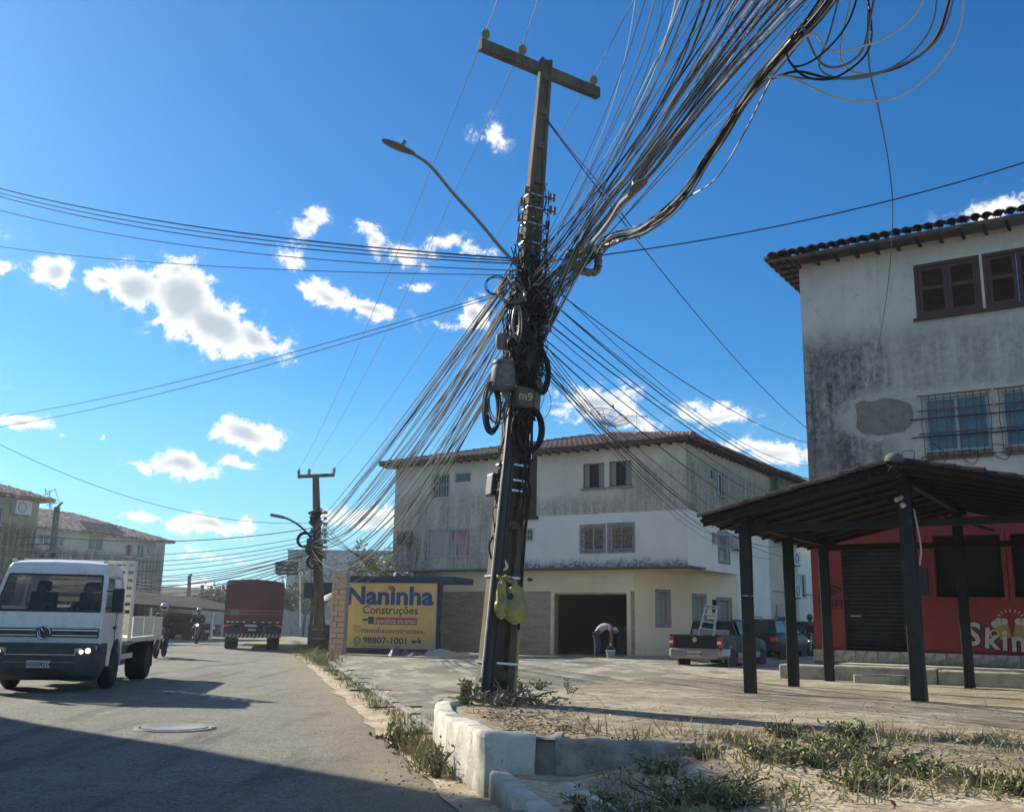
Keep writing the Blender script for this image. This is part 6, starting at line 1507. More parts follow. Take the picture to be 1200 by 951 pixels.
b.add([(-W2 + .1, .085, 1.43), (W2 - .1, .085, 1.43), (W2 - .17, .40, 2.06), (-W2 + .17, .40, 2.06), (-W2 + .1, .095, 1.43), (W2 - .1, .095, 1.43), (W2 - .17, .41, 2.06), (-W2 + .17, .41, 2.06)], [(0, 1, 2, 3), (7, 6, 5, 4), (0, 4, 5, 1), (1, 5, 6, 2), (2, 6, 7, 3), (3, 7, 4, 0)])
b.build('windscreen', WSCR, T)
b = MB()
for (a, c) in (((-W2 + .08, 1.42), (-W2 + .16, 2.07)), ((W2 - .08, 1.42), (W2 - .16, 2.07))): b.tube([(a[0], .075, a[1]), (c[0], .39, c[1])], .018, 5)
b.tube([(-W2 + .08, .07, 1.42), (W2 - .08, .07, 1.42)], .022, 5); b.tube([(-W2 + .16, .385, 2.07), (W2 - .16, .385, 2.07)], .018, 5); b.build('windscreen_seal', BLK, T)
for s in (-1, 1):
    b = MB(); b.tube([(s * .42 - .1, .06, 1.41), (s * .42 + .38, .075, 1.455)], .012, 5); b.build('wiper', BLK, T)
    b = MB(); b.add([(s * (W2 - .02), .2, 1.43), (s * (W2 - .02), 1.0, 1.43), (s * (W2 - .095), .98, 2.04), (s * (W2 - .095), .50, 2.04)], [(0, 1, 2, 3)]); b.build('side_window', WSCR, T)
    b = MB(); b.add([(s * (W2 - .02), 1.06, 1.43), (s * (W2 - .02), 1.66, 1.43), (s * (W2 - .095), 1.64, 2.04), (s * (W2 - .095), 1.04, 2.04)], [(0, 1, 2, 3)]); b.build('rear_quarter_panel', PWHITE, T)
    b = MB(); b.box(*sorted((s * (W2 + .002), s * (W2 + .01))), 1.02, 1.035, .75, 1.40); b.build('door_gap', BLK, T)
    b = MB(); b.box(*sorted((s * (W2 + .0), s * (W2 + .035))), .86, 1.0, 1.1, 1.16); b.build('door_handle', BLK, T)
    b = MB(); b.box(*sorted((s * (W2 + .10), s * (W2 + .30))), .08, .18, 1.42, 1.84); m_ = b.build('door_mirror', BLK, T, bevel=.03)
    b = MB(); b.tube([(s * (W2 - .05), .2, 1.48), (s * (W2 + .15), .13, 1.5)], .018, 5); b.tube([(s * (W2 - .08), .3, 1.8), (s * (W2 + .15), .13, 1.78)], .014, 5); b.build('mirror_arm', BLK, m_)
# front: grille band with chrome lines, badge, lamps, bumper
b = MB(); b.box(-W2 + .05, W2 - .04, -.022, .03, .96, 1.12); gr = b.build('grille', DGR, T, bevel=.01)
b = MB(); b.box(-W2 + .08, -.13, -.034, -.022, 1.075, 1.095); b.box(.13, W2 - .06, -.034, -.022, 1.075, 1.095); b.box(-W2 + .08, -.13, -.034, -.022, .985, 1.0); b.box(.13, W2 - .06, -.034, -.022, .985, 1.0); b.build('chrome_trim', CHROME, gr)
b = MB(); rx = Matrix.Rotation(R(90), 3, 'X'); zc_ = 1.04; b.torus((0, -.045, zc_), .105, .012, rx, 26, 6)
for pl_ in (((-.055, .085), (0, .005), (.055, .085)), ((-.088, .045), (-.042, -.085), (0, -.005), (.042, -.085), (.088, .045))): b.tube([(x, -.045, zc_ + z) for x, z in pl_], .011, 5)
b.build('badge', CHROME, T)
b = MB(); b.cyl((0, -.022, zc_), (0, -.04, zc_), .1, n=20); b.build('badge_backing', DGR, gr)
b = MB(); rws = []
for (z, y, w_) in ((.86, -.03, W2 + .01), (.84, -.09, W2 + .02), (.70, -.12, W2 + .025), (.46, -.13, W2 + .02), (.30, -.09, W2 - .0), (.22, .0, W2 - .05)):
    rws.append([(-w_, .45 if z > .4 else .2, z), (-w_, y + .12, z), (-w_ + .12, y, z), (w_ - .12, y, z), (w_, y + .12, z), (w_, .45 if z > .4 else .2, z)])
loft(b, rws); bp = b.build('front_bumper', DGR, T, smooth=True, ang=30)
b = MB(); b.box(-.58, .58, -.128, -.115, .655, .668); b.box(-.6, .6, -.13, -.115, .53, .535); b.build('bumper_chrome_line', CHROME, bp)
b = MB()
for k in range(5): b.box(-.5, .5, -.14, -.125, .33 + k * .02, .338 + k * .02)
b.build('lower_slats', BLK, bp)
b = MB(); b.cbox((0.0, -.143, .50), (.40, .012, .12)); pl_ = b.build('number_plate', PLATE, bp)
a = text_mb('GGG0G14', .095, .002, .003); shift(a, 0, -.151, .465); a.build('plate_characters', INK, pl_)
for s in (-1, 1):
    b = MB(); x0, x1 = sorted((s * (W2 - .40), s * (W2 - .04))); b.add([(x0, -.125, .64), (x1, -.06, .66), (x1, -.06, .82), (x0, -.125, .77), (x0, -.05, .64), (x1, .05, .66), (x1, .05, .82), (x0, -.05, .77)] if s > 0 else [(x0, -.06, .66), (x1, -.125, .64), (x1, -.125, .77), (x0, -.06, .82), (x0, .05, .66), (x1, -.05, .64), (x1, -.05, .77), (x0, .05, .82)],
        [(0,1,2,3),(7,6,5,4),(0,4,5,1),(1,5,6,2),(2,6,7,3),(3,7,4,0)]); hl = b.build('headlight', M('lamp_glass', (.35, .36, .34), .15, spec=.8) if s < 0 else bpy.data.materials['lamp_glass'], T, bevel=.008)
    b = MB(); b.lathe([(.05, 0), (.035, .02), (0, .03)], (s * (W2 - .17), -.122, .735), 12, Matrix.Rotation(R(90), 3, 'X')); b.lathe([(.04, 0), (.03, .015), (0, .02)], (s * (W2 - .28), -.135, .715), 12, Matrix.Rotation(R(90), 3, 'X')); b.build('lit_bulb', HEADL, hl)
    b = MB(); b.blob((s * (W2 + .015), .15, .74), (.012, .03, .035), 8, 5); b.build('side_marker', M('amber_lamp', (.6, .2, .03), .3) if s < 0 else bpy.data.materials['amber_lamp'], T)
    b = MB(); b.blob((s * .80, .5, 2.33), (.05, .05, .03), 8, 5); b.build('roof_marker_lamp', PWHITE, T)
# cab interior
b = MB(); b.box(-.85, .85, .25, .5, 1.2, 1.44); b.build('dashboard', TR_IN, T)
b = MB(); b.torus((.42, .55, 1.42), .2, .018, Matrix.Rotation(R(60), 3, 'X'), 18, 5); b.build('steering_wheel', TR_IN, T)
for x in (-.45, .45): b = MB(); b.box(x - .24, x + .24, 1.25, 1.4, .9, 1.78); b.box(x - .24, x + .24, .85, 1.25, .85, 1.05); b.box(x - .12, x + .12, 1.28, 1.38, 1.79, 1.98); b.build('seat', TR_IN, T, bevel=.03)
b = MB(); b.box(-.9, .9, .2, 1.7, .55, .62); b.build('cab_floor', TR_IN, T)
b = MB(); b.box(-.85, -.45, .27, .40, 1.445, 1.50); b.build('papers_on_dashboard', CREAMP, T)
def occupant(x, label, shirt):
    o = empty('person', WM[T.name] @ Vector((x, 1.0, 1.05)), R(9), label, 'person')
    J = [(0, .1, 0, .15, .12), (0, .12, .28, .17, .12), (0, .1, .48, .17, .11), (0, .06, .60, .055), (0, .03, .70, .075, .09), (0, .03, .82, .078, .09),
         (-.20, .06, .48, .06), (-.27, -.1, .25, .045), (-.18, -.38, .32, .035), (.20, .06, .48, .06), (.27, -.1, .25, .045), (.18, -.38, .32, .035), (-.1, -.35, .02, .08), (.1, -.35, .02, .08)]
    skin_mb('body', J, [(0, 1), (1, 2), (2, 3), (3, 4), (4, 5), (2, 6), (6, 7), (7, 8), (2, 9), (9, 10), (10, 11), (0, 12), (0, 13)], shirt, o)
    b = MB(); b.blob((0, .03, .78), (.085, .10, .12), 12, 8); b.blob((0, -.07, .76), (.015, .02, .02), 6, 4)
    for s in (-1, 1): b.blob((s * .085, .03, .77), (.012, .02, .03), 6, 4)
    b.build('head', M('dark_skin' + str(x), (.10, .06, .04), .6), o, smooth=True)
    b = MB(); b.blob((0, .05, .83), (.09, .10, .085), 12, 8); b.build('hair', INK, o, smooth=True)
    for s in (-1, 1):
        b = MB(); b.blob((s * .18, -.40, .32), (.035, .03, .045), 8, 6)
        for k in range(4): b.tube([(s * .18 + (k - 1.5) * .016, -.42, .34), (s * .18 + (k - 1.5) * .017, -.45, .345), (s * .18 + (k - 1.5) * .016, -.46, .325)], .008, 5)
        b.tube([(s * .15, -.40, .33), (s * .13, -.42, .35)], .01, 5); b.build('hand', SKINM, o, smooth=True)
occupant(.42, 'dark silhouette of the driver behind the truck windscreen, at the wheel', M('dark_shirt', (.03, .035, .04), .9)); occupant(-.42, 'passenger silhouette sitting left behind the truck windscreen', M('grey_shirt', (.05, .055, .055), .9))
# chassis and load bed
b = MB()
for x in (-.38, .38): b.box(x - .04, x + .04, .6, 5.6, .55, .72)
for y in (1.6, 2.6, 3.6, 4.4, 5.2): b.box(-.34, .34, y, y + .1, .56, .70)
b.box(.42, .85, 2.1, 2.75, .38, .72); b.build('chassis', BLK, T)
b = MB(); b.cyl((.62, 3.0, .55), (.62, 3.05, .55), .2); b.box(-.85, -.45, 2.2, 3.0, .35, .72); b.build('fuel_tank', DGR, T)
b = MB(); b.box(.86, .9, 2.15, 3.2, .50, .60); b.build('side_guard', CREAMP, T)
BX = 1.10; y0, y1 = 2.0, 5.15
b = MB(); b.box(-BX, BX, y0, y1, .86, .93); b.build('bed_floor', CREAMP, T)
for s in (-1, 1):
    x0, x1 = sorted((s * BX, s * (BX - .035)))
    for k in range(3):
        ya, yb_ = y0 + .02 + k * (y1 - y0) / 3, y0 + (k + 1) * (y1 - y0) / 3 - .02
        b = MB(); b.box(x0, x1, ya, yb_, .94, 1.34); b.box(*sorted((s * BX, s * (BX + .012))), ya + .05, yb_ - .05, 1.28, 1.33); sb = b.build('side_board', CREAMP, T, bevel=.006)
        b = MB()
        for q_ in range(6): b.box(*sorted((s * (BX + .002), s * (BX + .03))), ya + .1 + q_ * .19, ya + .15 + q_ * .19, .84, .92)
        b.build('tie_hooks', CREAMP, sb)
b = MB(); b.box(-BX, BX, y1, y1 + .035, .94, 1.34); b.build('tailboard', CREAMP, T)
b = MB()
for x in (-BX + .02, BX - .08): b.box(x, x + .06, y0 - .08, y0 - .02, .86, 2.42)
b.box(-BX + .02, BX - .02, y0 - .08, y0 - .02, 2.37, 2.43)
hb = b.build('headboard_frame', CREAMP, T, bevel=.01)
for k in range(9):
    z = 1.0 + k * .155; b = MB(); b.box(-BX + .09, BX - .09, y0 - .06, y0 - .035, z, z + .085); b.build('slat', CREAMP, hb)
b = MB()
for x in (BX - .24,): b.box(x, x + .05, y0 - .075, y0 - .03, .95, 2.36)
b.box(-BX + .2, -BX + .25, y0 - .075, y0 - .03, .95, 2.36); b.build('upright', CREAMP, hb)
for s in (-1, 1):
    wheel(T, s * .86, 1.28, .38, .22, s); wheel(T, s * .80, 4.35, .38, .42, s)
    b = MB(); b.box(*sorted((s * .60, s * 1.0)), 4.85, 4.88, .25, .80); b.build('mudflap', BLK, T)
    b = MB(); b.torus((s * .84, 1.28, .42), .47, .03, Matrix.Rotation(R(90), 3, 'Y'), 18, 5); b.build('wheel_arch_lining', BLK, T)

# ---------------------------------------------------------------- red cargo truck (rear view)
rc_ = D(294.5, 760, 43.0); rc_.z = .02
RT = empty('red_cargo_truck', rc_, R(13.5), 'big maroon covered cargo truck driving away on the road', 'truck')
HW = 1.22; zt_ = D(290, 681, 43).z; zfl = D(290, 729, 43).z
TARP = M('maroon_tarpaulin', lambda t: t.mix(t.ss(t.noise(t.obj(), .8, 5, .6), .3, .7), (.15, .05, .055), (.12, .042, .048)), .7, lambda t: t.noise(t.scale(t.obj(), 1, 1, .3), 3, 4), .4, .03)
b = MB(); rws = []
for y in (0, 2.5, 5, 8.5):
    rws.append([(-HW, y, zfl), (-HW, y, zt_ - .1), (-HW * .93, y, zt_ + .02), (-HW * .5, y, zt_ + .05), (0, y, zt_ + .08), (HW * .5, y, zt_ + .04), (HW * .93, y, zt_ - .02), (HW, y, zt_ - .12), (HW, y, zfl)])
loft(b, rws); b.build('tarpaulin_box', TARP, RT, smooth=True, ang=40)
b = MB()
for z in (zfl + .32, zfl + .46): b.box(-HW + .02, HW - .06, -.02, -.006, z, z + .035)
b.build('pale_stripes', M('pale_pink_stripe', (.30, .20, .20), .7), RT)
b = MB(); b.box(-HW + .24, -HW + .62, -.034, -.022, zfl + .28, zfl + .52); b.build('pale_placard', M('placard', (.22, .20, .20), .7), RT)
b = MB()
for x in (-1.1, -.92, -.72, -.45, -.02, .35, .62, .95): b.box(x, x + .12, -.03, -.01, zfl - .02, zfl + .03)
b.build('reflectors', PWHITE, RT)
b = MB(); b.box(-HW, HW, .0, 8.3, zfl - .14, zfl - .01); b.box(-.4, -.3, .2, 8, .6, zfl - .15); b.box(.3, .4, .2, 8, .6, zfl - .15); b.box(-.35, .35, .12, .2, .5, .92); b.build('chassis', BLK, RT)
b = MB(); b.box(-.35, .15, -.03, -.01, zfl - .2, zfl - .1); b.box(-.2, .12, -.03, -.012, zfl - .36, zfl - .28); b.build('number_plate', PLATE, RT)
b = MB(); b.box(-HW + .02, HW - .02, -.05, .05, .5, .66); bmp = b.build('rear_bumper', M('maroon_steel', (.12, .025, .03), .6), RT)
for k in range(15):
    x = -HW + .08 + k * .16; b = MB(); b.prism([(x, .505), (x + .07, .505), (x + .13, .655), (x + .06, .655)], 'y', -.057, -.051); b.build('stripe', M('stripe_white', (.42, .40, .40), .6) if k == 0 else bpy.data.materials['stripe_white'], bmp)
for s in (-1, 1):
    b = MB(); b.box(*sorted((s * .55, s * 1.2)), .1, .13, .68, zfl - .2); b.build('mudflap', BLK, RT)
    b = MB(); b.box(*sorted((s * .85, s * 1.18)), -.04, .0, zfl - .16, zfl - .1); b.build('tail_light', REDL, RT)
    wheel(RT, s * .88, .85, .48, .52, s); wheel(RT, s * .88, 2.1, .48, .52, s); wheel(RT, s * .95, 7.6, .48, .3, s)
b = MB(); b.box(-1.15, 1.15, 8.7, 10.6, .5, 2.7); b.build('cab', PSILV, RT, bevel=.1)

# ---------------------------------------------------------------- motorcycles with riders
def motorcycle(pos, rz, label, paint, lit=True):
    o = empty('motorcycle', pos, rz, label, 'motorcycle')
    for y in (-.66, .64):
        b = MB(); b.torus((0, y, .3), .25, .055, Matrix.Rotation(R(90), 3, 'Y'), 22, 7); wl = b.build('wheel', TYRE, o, smooth=True)
        b = MB(); b.cyl((-.03, y, .3), (.03, y, .3), .06)
        for k in range(5): a = 2 * math.pi * k / 5; b.tube([(0, y, .3), (0, y + .22 * math.cos(a), .3 + .22 * math.sin(a))], .012, 4)
        b.build('rim', RIM, wl)
    b = MB()
    for s in (-1, 1): b.tube([(s * .07, -.66, .3), (s * .07, -.42, .98)], .022, 6)
    b.build('fork', GALV, o)
    b = MB(); b.tube([(0, -.45, .9), (0, -.1, .62), (0, .2, .6), (0, .6, .72)], .035, 6); b.tube([(0, -.1, .6), (0, .1, .3), (0, .64, .3)], .03, 6); b.cyl((-.14, .05, .38), (.14, .05, .38), .12); b.box(-.1, .1, -.12, .15, .3, .52); b.build('frame_and_engine', BLK, o)
    b = MB(); rws = []
    for (y, w_, z0, z1) in ((-.45, .05, .78, .90), (-.3, .12, .72, .98), (-.08, .13, .70, .98), (.08, .09, .70, .88)): rws.append([(-w_, y, z0), (-w_ * 1.05, y, (z0 + z1) / 2), (-w_ * .6, y, z1), (w_ * .6, y, z1), (w_ * 1.05, y, (z0 + z1) / 2), (w_, y, z0)])
    loft(b, rws); b.build('tank', paint, o, smooth=True)
    b = MB(); rws = []
    for (y, w_, z0, z1) in ((.05, .07, .74, .82), (.25, .13, .74, .84), (.55, .12, .78, .88), (.82, .06, .84, .90)): rws.append([(-w_, y, z0), (-w_, y, z1 - .02), (0, y, z1), (w_, y, z1 - .02), (w_, y, z0)])
    loft(b, rws); b.build('seat', BLK, o, smooth=True)
    b = MB(); b.tube(catmull([(-.36, -.28, 1.08), (-.2, -.38, 1.06), (0, -.42, 1.02), (.2, -.38, 1.06), (.36, -.28, 1.08)], 4), .016, 6); hb_ = b.build('handlebar', BLK, o)
    for s in (-1, 1): b = MB(); b.tube([(s * .24, -.36, 1.06), (s * .28, -.38, 1.22)], .008, 4); b.blob((s * .30, -.38, 1.25), (.06, .015, .035), 8, 5); b.build('mirror', BLK, hb_)
    b = MB(); b.lathe([(.02, .1), (.09, .06), (.10, 0), (.0, -.005)], (0, -.55, .92), 14, Matrix.Rotation(R(-90), 3, 'X')); hl = b.build('headlight', BLK, o, smooth=True)
    b = MB(); b.lathe([(.06, 0), (.045, .02), (0, .03)], (0, -.556, .92), 14, Matrix.Rotation(R(90), 3, 'X')); b.build('lamp_glass', HEADW if lit else GLASS, hl)
    b = MB(); b.torus((0, -.66, .3), .33, .03, Matrix.Rotation(R(90), 3, 'Y'), 10, 5, R(30), R(150)); b.build('mudguard', paint, o); b = MB(); b.tube([(.14, .1, .3), (.16, .5, .34), (.17, .85, .42)], [.025, .045, .05], 8); b.build('exhaust', CHROME, o, smooth=True)
    return o
def rider(pos, rz, label, shirt, helmet_c, back=False):
    o = empty('person', pos, rz, label, 'person')
    J = [(0, .28, .90, .14, .12), (0, .22, 1.10, .14, .11), (0, .14, 1.32, .17, .11), (0, .08, 1.44, .055), (0, .04, 1.56, .08),
         (-.20, .12, 1.36, .06), (-.30, -.02, 1.16, .045), (-.30, -.24, 1.08, .034), (.20, .12, 1.36, .06), (.30, -.02, 1.16, .045), (.30, -.24, 1.08, .034),
         (-.12, .15, .86, .085), (-.22, -.18, .72, .06), (-.17, .08, .34, .045), (-.17, -.06, .26, .04), (.12, .15, .86, .085), (.22, -.18, .72, .06), (.17, .08, .34, .045), (.17, -.06, .26, .04)]
    E_ = [(0, 1), (1, 2), (2, 3), (3, 4), (2, 5), (5, 6), (6, 7), (2, 8), (8, 9), (9, 10), (0, 11), (11, 12), (12, 13), (13, 14), (0, 15), (15, 16), (16, 17), (17, 18)]
    skin_mb('body', [(*j[:3], j[3] * .72, (j[4] if len(j) > 4 else j[3]) * .72) if i not in (3, 4) else j for i, j in enumerate(J)], E_, SKINM, o)
    JS = [(*j[:3], j[3] + .014, (j[4] if len(j) > 4 else j[3]) + .014) for j in J]
    skin_mb('shirt', [JS[i] for i in (0, 1, 2, 5, 6, 7, 8, 9, 10)], [(0, 1), (1, 2), (2, 3), (3, 4), (4, 5), (2, 6), (6, 7), (7, 8)], shirt, o)
    skin_mb('trousers', [JS[0]] + [JS[i] for i in (11, 12, 13, 15, 16, 17)], [(0, 1), (1, 2), (2, 3), (0, 4), (4, 5), (5, 6)], M('jeans' + label[:6], (.05, .07, .10), .9), o)
    b = MB(); b.blob((0, .05, 1.63), (.135, .155, .145), 16, 10); h = b.build('helmet', M('helmet_shell' + label[:6], helmet_c, .25, coat=.6), o, smooth=True)
    b = MB(); b.blob((0, -.03, 1.615), (.115, .09, .06), 14, 8); b.build('visor', DGLASS, h, smooth=True)
    for s in (-1, 1):
        b = MB(); b.blob((s * .31, -.27, 1.085), (.04, .03, .03), 8, 6)
        for k in range(4): b.tube([(s * (.29 + k * .018), -.285, 1.10), (s * (.29 + k * .018), -.31, 1.085), (s * (.29 + k * .018), -.30, 1.062)], .009, 5)
        b.tube([(s * .275, -.27, 1.07), (s * .28, -.29, 1.05)], .01, 5); b.build('hand', SKINM, o, smooth=True)
        b = MB(); b.blob((s * .17, -.04, .26), (.045, .12, .045), 8, 6); b.build('shoe', INK, o, smooth=True)
    return o
RED_P = M('red_bike_paint', (.30, .03, .03), .3, coat=.5)
for (px_, py_, rz, lb, sh_, hc, pt) in ((187, 770, R(8), 'first', (.035, .04, .05), (.45, .46, .47), RED_P), (230, 754, R(14), 'second', (.03, .035, .045), (.42, .43, .42), PBLACK)):
    c_ = G(px_, py_, .03); c_.z = .03
    motorcycle(c_, rz, {'first': 'nearer motorcycle with a lit headlight right behind the white truck', 'second': 'farther motorcycle with a lit headlight, between the near one and the red truck'}[lb], pt)
    rider(c_, rz, {'first': 'rider in dark clothes and a pale helmet on the nearer motorcycle', 'second': 'rider in black with a grey helmet on the farther motorcycle'}[lb], M('shirt_' + lb, sh_, .9), hc)
c_ = G(331, 741, .03); c_.z = .03; motorcycle(c_, R(14), 'tiny faraway motorcycle right of the red truck', PWHITE, False); rider(c_, R(14), 'third rider, tiny and far away beside the red truck', M('shirt_third', (.05, .05, .055), .9), (.1, .1, .1))

# ---------------------------------------------------------------- cars
def car(pos, rz, name, label, paint, st, cab_, wheels, r_, lights='rear', rack=False, low=None, cat='car'):
    """st: stations (y, half width, sill z, belt z); cab_: (y, roof z) stations within; front is -y"""
    o = empty(name, pos, rz, label, cat)
    b = MB(); rws = []
    for (y, w_, zs_, zb) in st: rws.append([(-w_ * .92, y, zs_), (-w_, y, zs_ + .15), (-w_ * 1.0, y, zb - .1), (-w_ * .93, y, zb), (w_ * .93, y, zb), (w_, y, zb - .1), (w_, y, zs_ + .15), (w_ * .92, y, zs_)])
    loft(b, rws); b.build('body', paint, o, smooth=True, ang=32, bevel=.02)
    W_ = max(s_[1] for s_ in st); yb0, yb1, rt0, rt1, zb, zr = cab_
    wb, wr = W_ * .90, W_ * .74
    b = MB(); rws = []
    for (y, z, w_) in ((rt0, zr - .05, wr), (rt0 + .12, zr, wr), ((rt0 + rt1) / 2, zr + .03, wr), (rt1 - .12, zr, wr), (rt1, zr - .05, wr)): rws.append([(-w_, y, z - .04), (-w_ * .95, y, z), (w_ * .95, y, z), (w_, y, z - .04)])
    loft(b, rws)
    for s in (-1, 1):
        for (ya, yt) in ((yb0, rt0), ((yb0 + yb1) / 2, (rt0 + rt1) / 2), (yb1 - .07, rt1 - .07)): b.add([(s * wb, ya, zb - .02), (s * wb, ya + .07, zb - .02), (s * wr, yt + .07, zr - .05), (s * wr, yt, zr - .05), (s * (wb - .04), ya, zb - .02), (s * (wb - .04), ya + .07, zb - .02), (s * (wr - .04), yt + .07, zr - .05), (s * (wr - .04), yt, zr - .05)], [(0,1,2,3),(7,6,5,4),(0,4,5,1),(1,5,6,2),(2,6,7,3),(3,7,4,0)])
    b.build('roof_and_pillars', paint, o, smooth=True, ang=32)
    a = lambda s, y, z, w_: (s * w_, y, z)
    for s in (-1, 1):
        for (ya, yb_, ta, tb) in ((yb0 + .08, (yb0 + yb1) / 2 - .01, rt0 + .08, (rt0 + rt1) / 2 - .01), ((yb0 + yb1) / 2 + .08, yb1 - .08, (rt0 + rt1) / 2 + .08, rt1 - .08)):
            b = MB(); b.add([(s * (wb - .012), ya, zb), (s * (wb - .012), yb_, zb), (s * (wr - .012), tb, zr - .05), (s * (wr - .012), ta, zr - .05)], [(0, 1, 2, 3)]); b.build('side_window', DGLASS, o)
        b = MB(); b.box(*sorted((s * (W_ - .02), s * (W_ + .12))), yb0 + .1, yb0 + .2, zb - .02, zb + .13); b.build('door_mirror', paint, o, bevel=.02)
        for (yy_, nm_) in wheels: wheel(o, s * (W_ - .1), yy_, r_, .2, s); q_ = MB(); q_.torus((s * (W_ - .03), yy_, r_ + .03), r_ + .05, .03, Matrix.Rotation(R(90), 3, 'Y'), 14, 5, 0, math.pi); q_.v = [Vector((v.x, v.y, v.z)) for v in q_.v]; q_.build('wheel_arch', BLK, o)
    for (y, t_, nm_) in ((yb0, rt0, 'windscreen'), (yb1, rt1, 'rear_window')):
        e_ = .012 if y == yb0 else -.012; b = MB(); b.add([(-wb + .05, y + e_, zb), (wb - .05, y + e_, zb), (wr - .05, t_ + e_, zr - .05), (-wr + .05, t_ + e_, zr - .05)], [(0, 1, 2, 3)]); b.build(nm_, DGLASS, o)
    yF, yR = st[0][0], st[-1][0]; zl_ = zb - .22
    for s in (-1, 1):
        b = MB(); b.cbox((s * (W_ * .8), yR - .0, zl_), (W_ * .30, .10, .17)); b.build('tail_light', REDL, o, bevel=.02)
        b = MB(); b.cbox((s * (W_ * .75), yF + .02, zl_ - .08), (W_ * .34, .10, .14)); b.build('headlight', HEADL if lights == 'front' else CHROME, o, bevel=.02)
    for y, s in ((yR + .03, 1), (yF - .03, -1)):
        b = MB(); b.box(-W_ * .97, W_ * .97, y - .08, y + .08, st[0][2] + .02, st[0][2] + .27); b.build('bumper', low or BLK, o, bevel=.03)
        b = MB(); b.box(-.2, .2, y + s * .085, y + s * .095, st[0][2] + .1, st[0][2] + .22) if s > 0 else b.box(-.2, .2, y - .095, y - .085, st[0][2] + .1, st[0][2] + .22); b.build('number_plate', PLATE, o)
    if rack:
        for s in (-1, 1): b = MB(); b.tube([(s * wr * .9, rt0 + .2, zr + .04), (s * wr * .9, rt0 + .25, zr + .10), (s * wr * .9, rt1 - .25, zr + .10), (s * wr * .9, rt1 - .2, zr + .04)], .02, 5); b.build('roof_rail', BLK, o)
    return o
pk = G(815, 786, .04); pk.z = .06
PK = empty('pickup_truck', pk, R(180) + RZ, 'black and beige pickup seen from behind carrying an aluminium ladder', 'pickup')
# local: front at -y, tail at y = 0 (towards the camera)
hw = .83
b = MB(); rws = []
for (y, w_, zs_, zb) in ((-4.35, .62, .38, .72), (-4.1, .78, .34, .86), (-3.3, .83, .32, .98), (-2.9, .83, .32, 1.02), (-1.35, .83, .32, 1.04)): rws.append([(-w_ * .95, y, zs_), (-w_, y, zs_ + .15), (-w_, y, zb - .08), (-w_ * .93, y, zb), (w_ * .93, y, zb), (w_, y, zb - .08), (w_, y, zs_ + .15), (w_ * .95, y, zs_)])
loft(b, rws); b.build('body', PBLACK, PK, smooth=True, ang=32, bevel=.02)
b = MB()
for s in (-1, 1): b.box(*sorted((s * hw, s * (hw - .08))), -1.34, -.02, .50, 1.04)
b.box(-hw + .08, hw - .08, -1.33, -.1, .50, .60); b.build('load_bed', PBLACK, PK, bevel=.02)
b = MB(); b.box(-hw + .14, hw - .14, -.08, .0, .64, 1.03); tg = b.build('tailgate', PBLACK, PK, bevel=.02)
b = MB(); b.cyl((0, .0, .90), (0, .012, .90), .075, n=16); b.build('badge', CHROME, tg)
b = MB(); rws = []
for (z, y, w_) in ((.64, .03, hw + .0), (.60, .07, hw + .02), (.42, .09, hw + .02), (.34, .05, hw - .05)): rws.append([(-w_, -.7, z), (-w_, y - .1, z), (-w_ + .1, y, z), (w_ - .1, y, z), (w_, y - .1, z), (w_, -.7, z)])
loft(b, rws); bb_ = b.build('rear_bumper', PSILV, PK, smooth=True, ang=30); b = MB(); b.box(-.22, .22, .085, .1, .42, .56); pl2 = b.build('number_plate', PLATE, bb_); a = text_mb('GGG0G1M', .10, .002, .003); a.v = [Vector((-v.x, .104, v.z + .45)) for v in a.v]; a.build('plate_characters', INK, pl2)
for s in (-1, 1):
    b = MB(); b.box(*sorted((s * (hw - .13), s * (hw + .01))), -.1, .01, .68, .98); tl = b.build('tail_light', REDL, PK, bevel=.02)
    b = MB(); b.box(*sorted((s * (hw - .12), s * (hw - .0))), .012, .02, .78, .86); b.build('clear_lens', PWHITE, tl)
    b = MB(); b.torus((s * (hw - .02), -.95, .36), .37, .035, Matrix.Rotation(R(90), 3, 'Y'), 16, 6, R(0), R(180)); b.build('wheel_arch', PSILV, PK)
    b = MB(); b.box(*sorted((s * (hw + .0), s * (hw + .02))), -3.9, -1.35, .36, .52); b.build('side_skirt', PSILV, PK)
    wheel(PK, s * (hw - .07), -.95, .32, .2, s); wheel(PK, s * (hw - .07), -3.6, .32, .2, s)
    b = MB(); b.add([(s * .77, -3.25, 1.03), (s * .77, -1.75, 1.05), (s * .65, -1.75, 1.45), (s * .65, -2.6, 1.45)], [(0, 1, 2, 3)]); b.build('side_window', DGLASS, PK)
    b = MB(); b.box(*sorted((s * .82, s * .96)), -3.0, -2.9, 1.02, 1.16); b.build('door_mirror', BLK, PK, bevel=.02)
b = MB(); rws = []
for (y, z, w_) in ((-2.75, 1.42, .64), (-2.5, 1.50, .66), (-2.0, 1.52, .66), (-1.55, 1.49, .65), (-1.42, 1.44, .65)): rws.append([(-w_, y, z - .05), (-w_ * .93, y, z), (w_ * .93, y, z), (w_, y, z - .05)])
loft(b, rws)
for s in (-1, 1):
    for (ya, yt) in ((-3.4, -2.75), (-1.55, -1.5)): b.add([(s * .78, ya, 1.0), (s * .78, ya + .1, 1.0), (s * .65, yt + .1, 1.42), (s * .65, yt, 1.42), (s * .73, ya, 1.0), (s * .73, ya + .1, 1.0), (s * .6, yt + .1, 1.42), (s * .6, yt, 1.42)], [(0,1,2,3),(7,6,5,4),(0,4,5,1),(1,5,6,2),(2,6,7,3),(3,7,4,0)])
b.build('cab_roof', PBLACK, PK, smooth=True, ang=32)
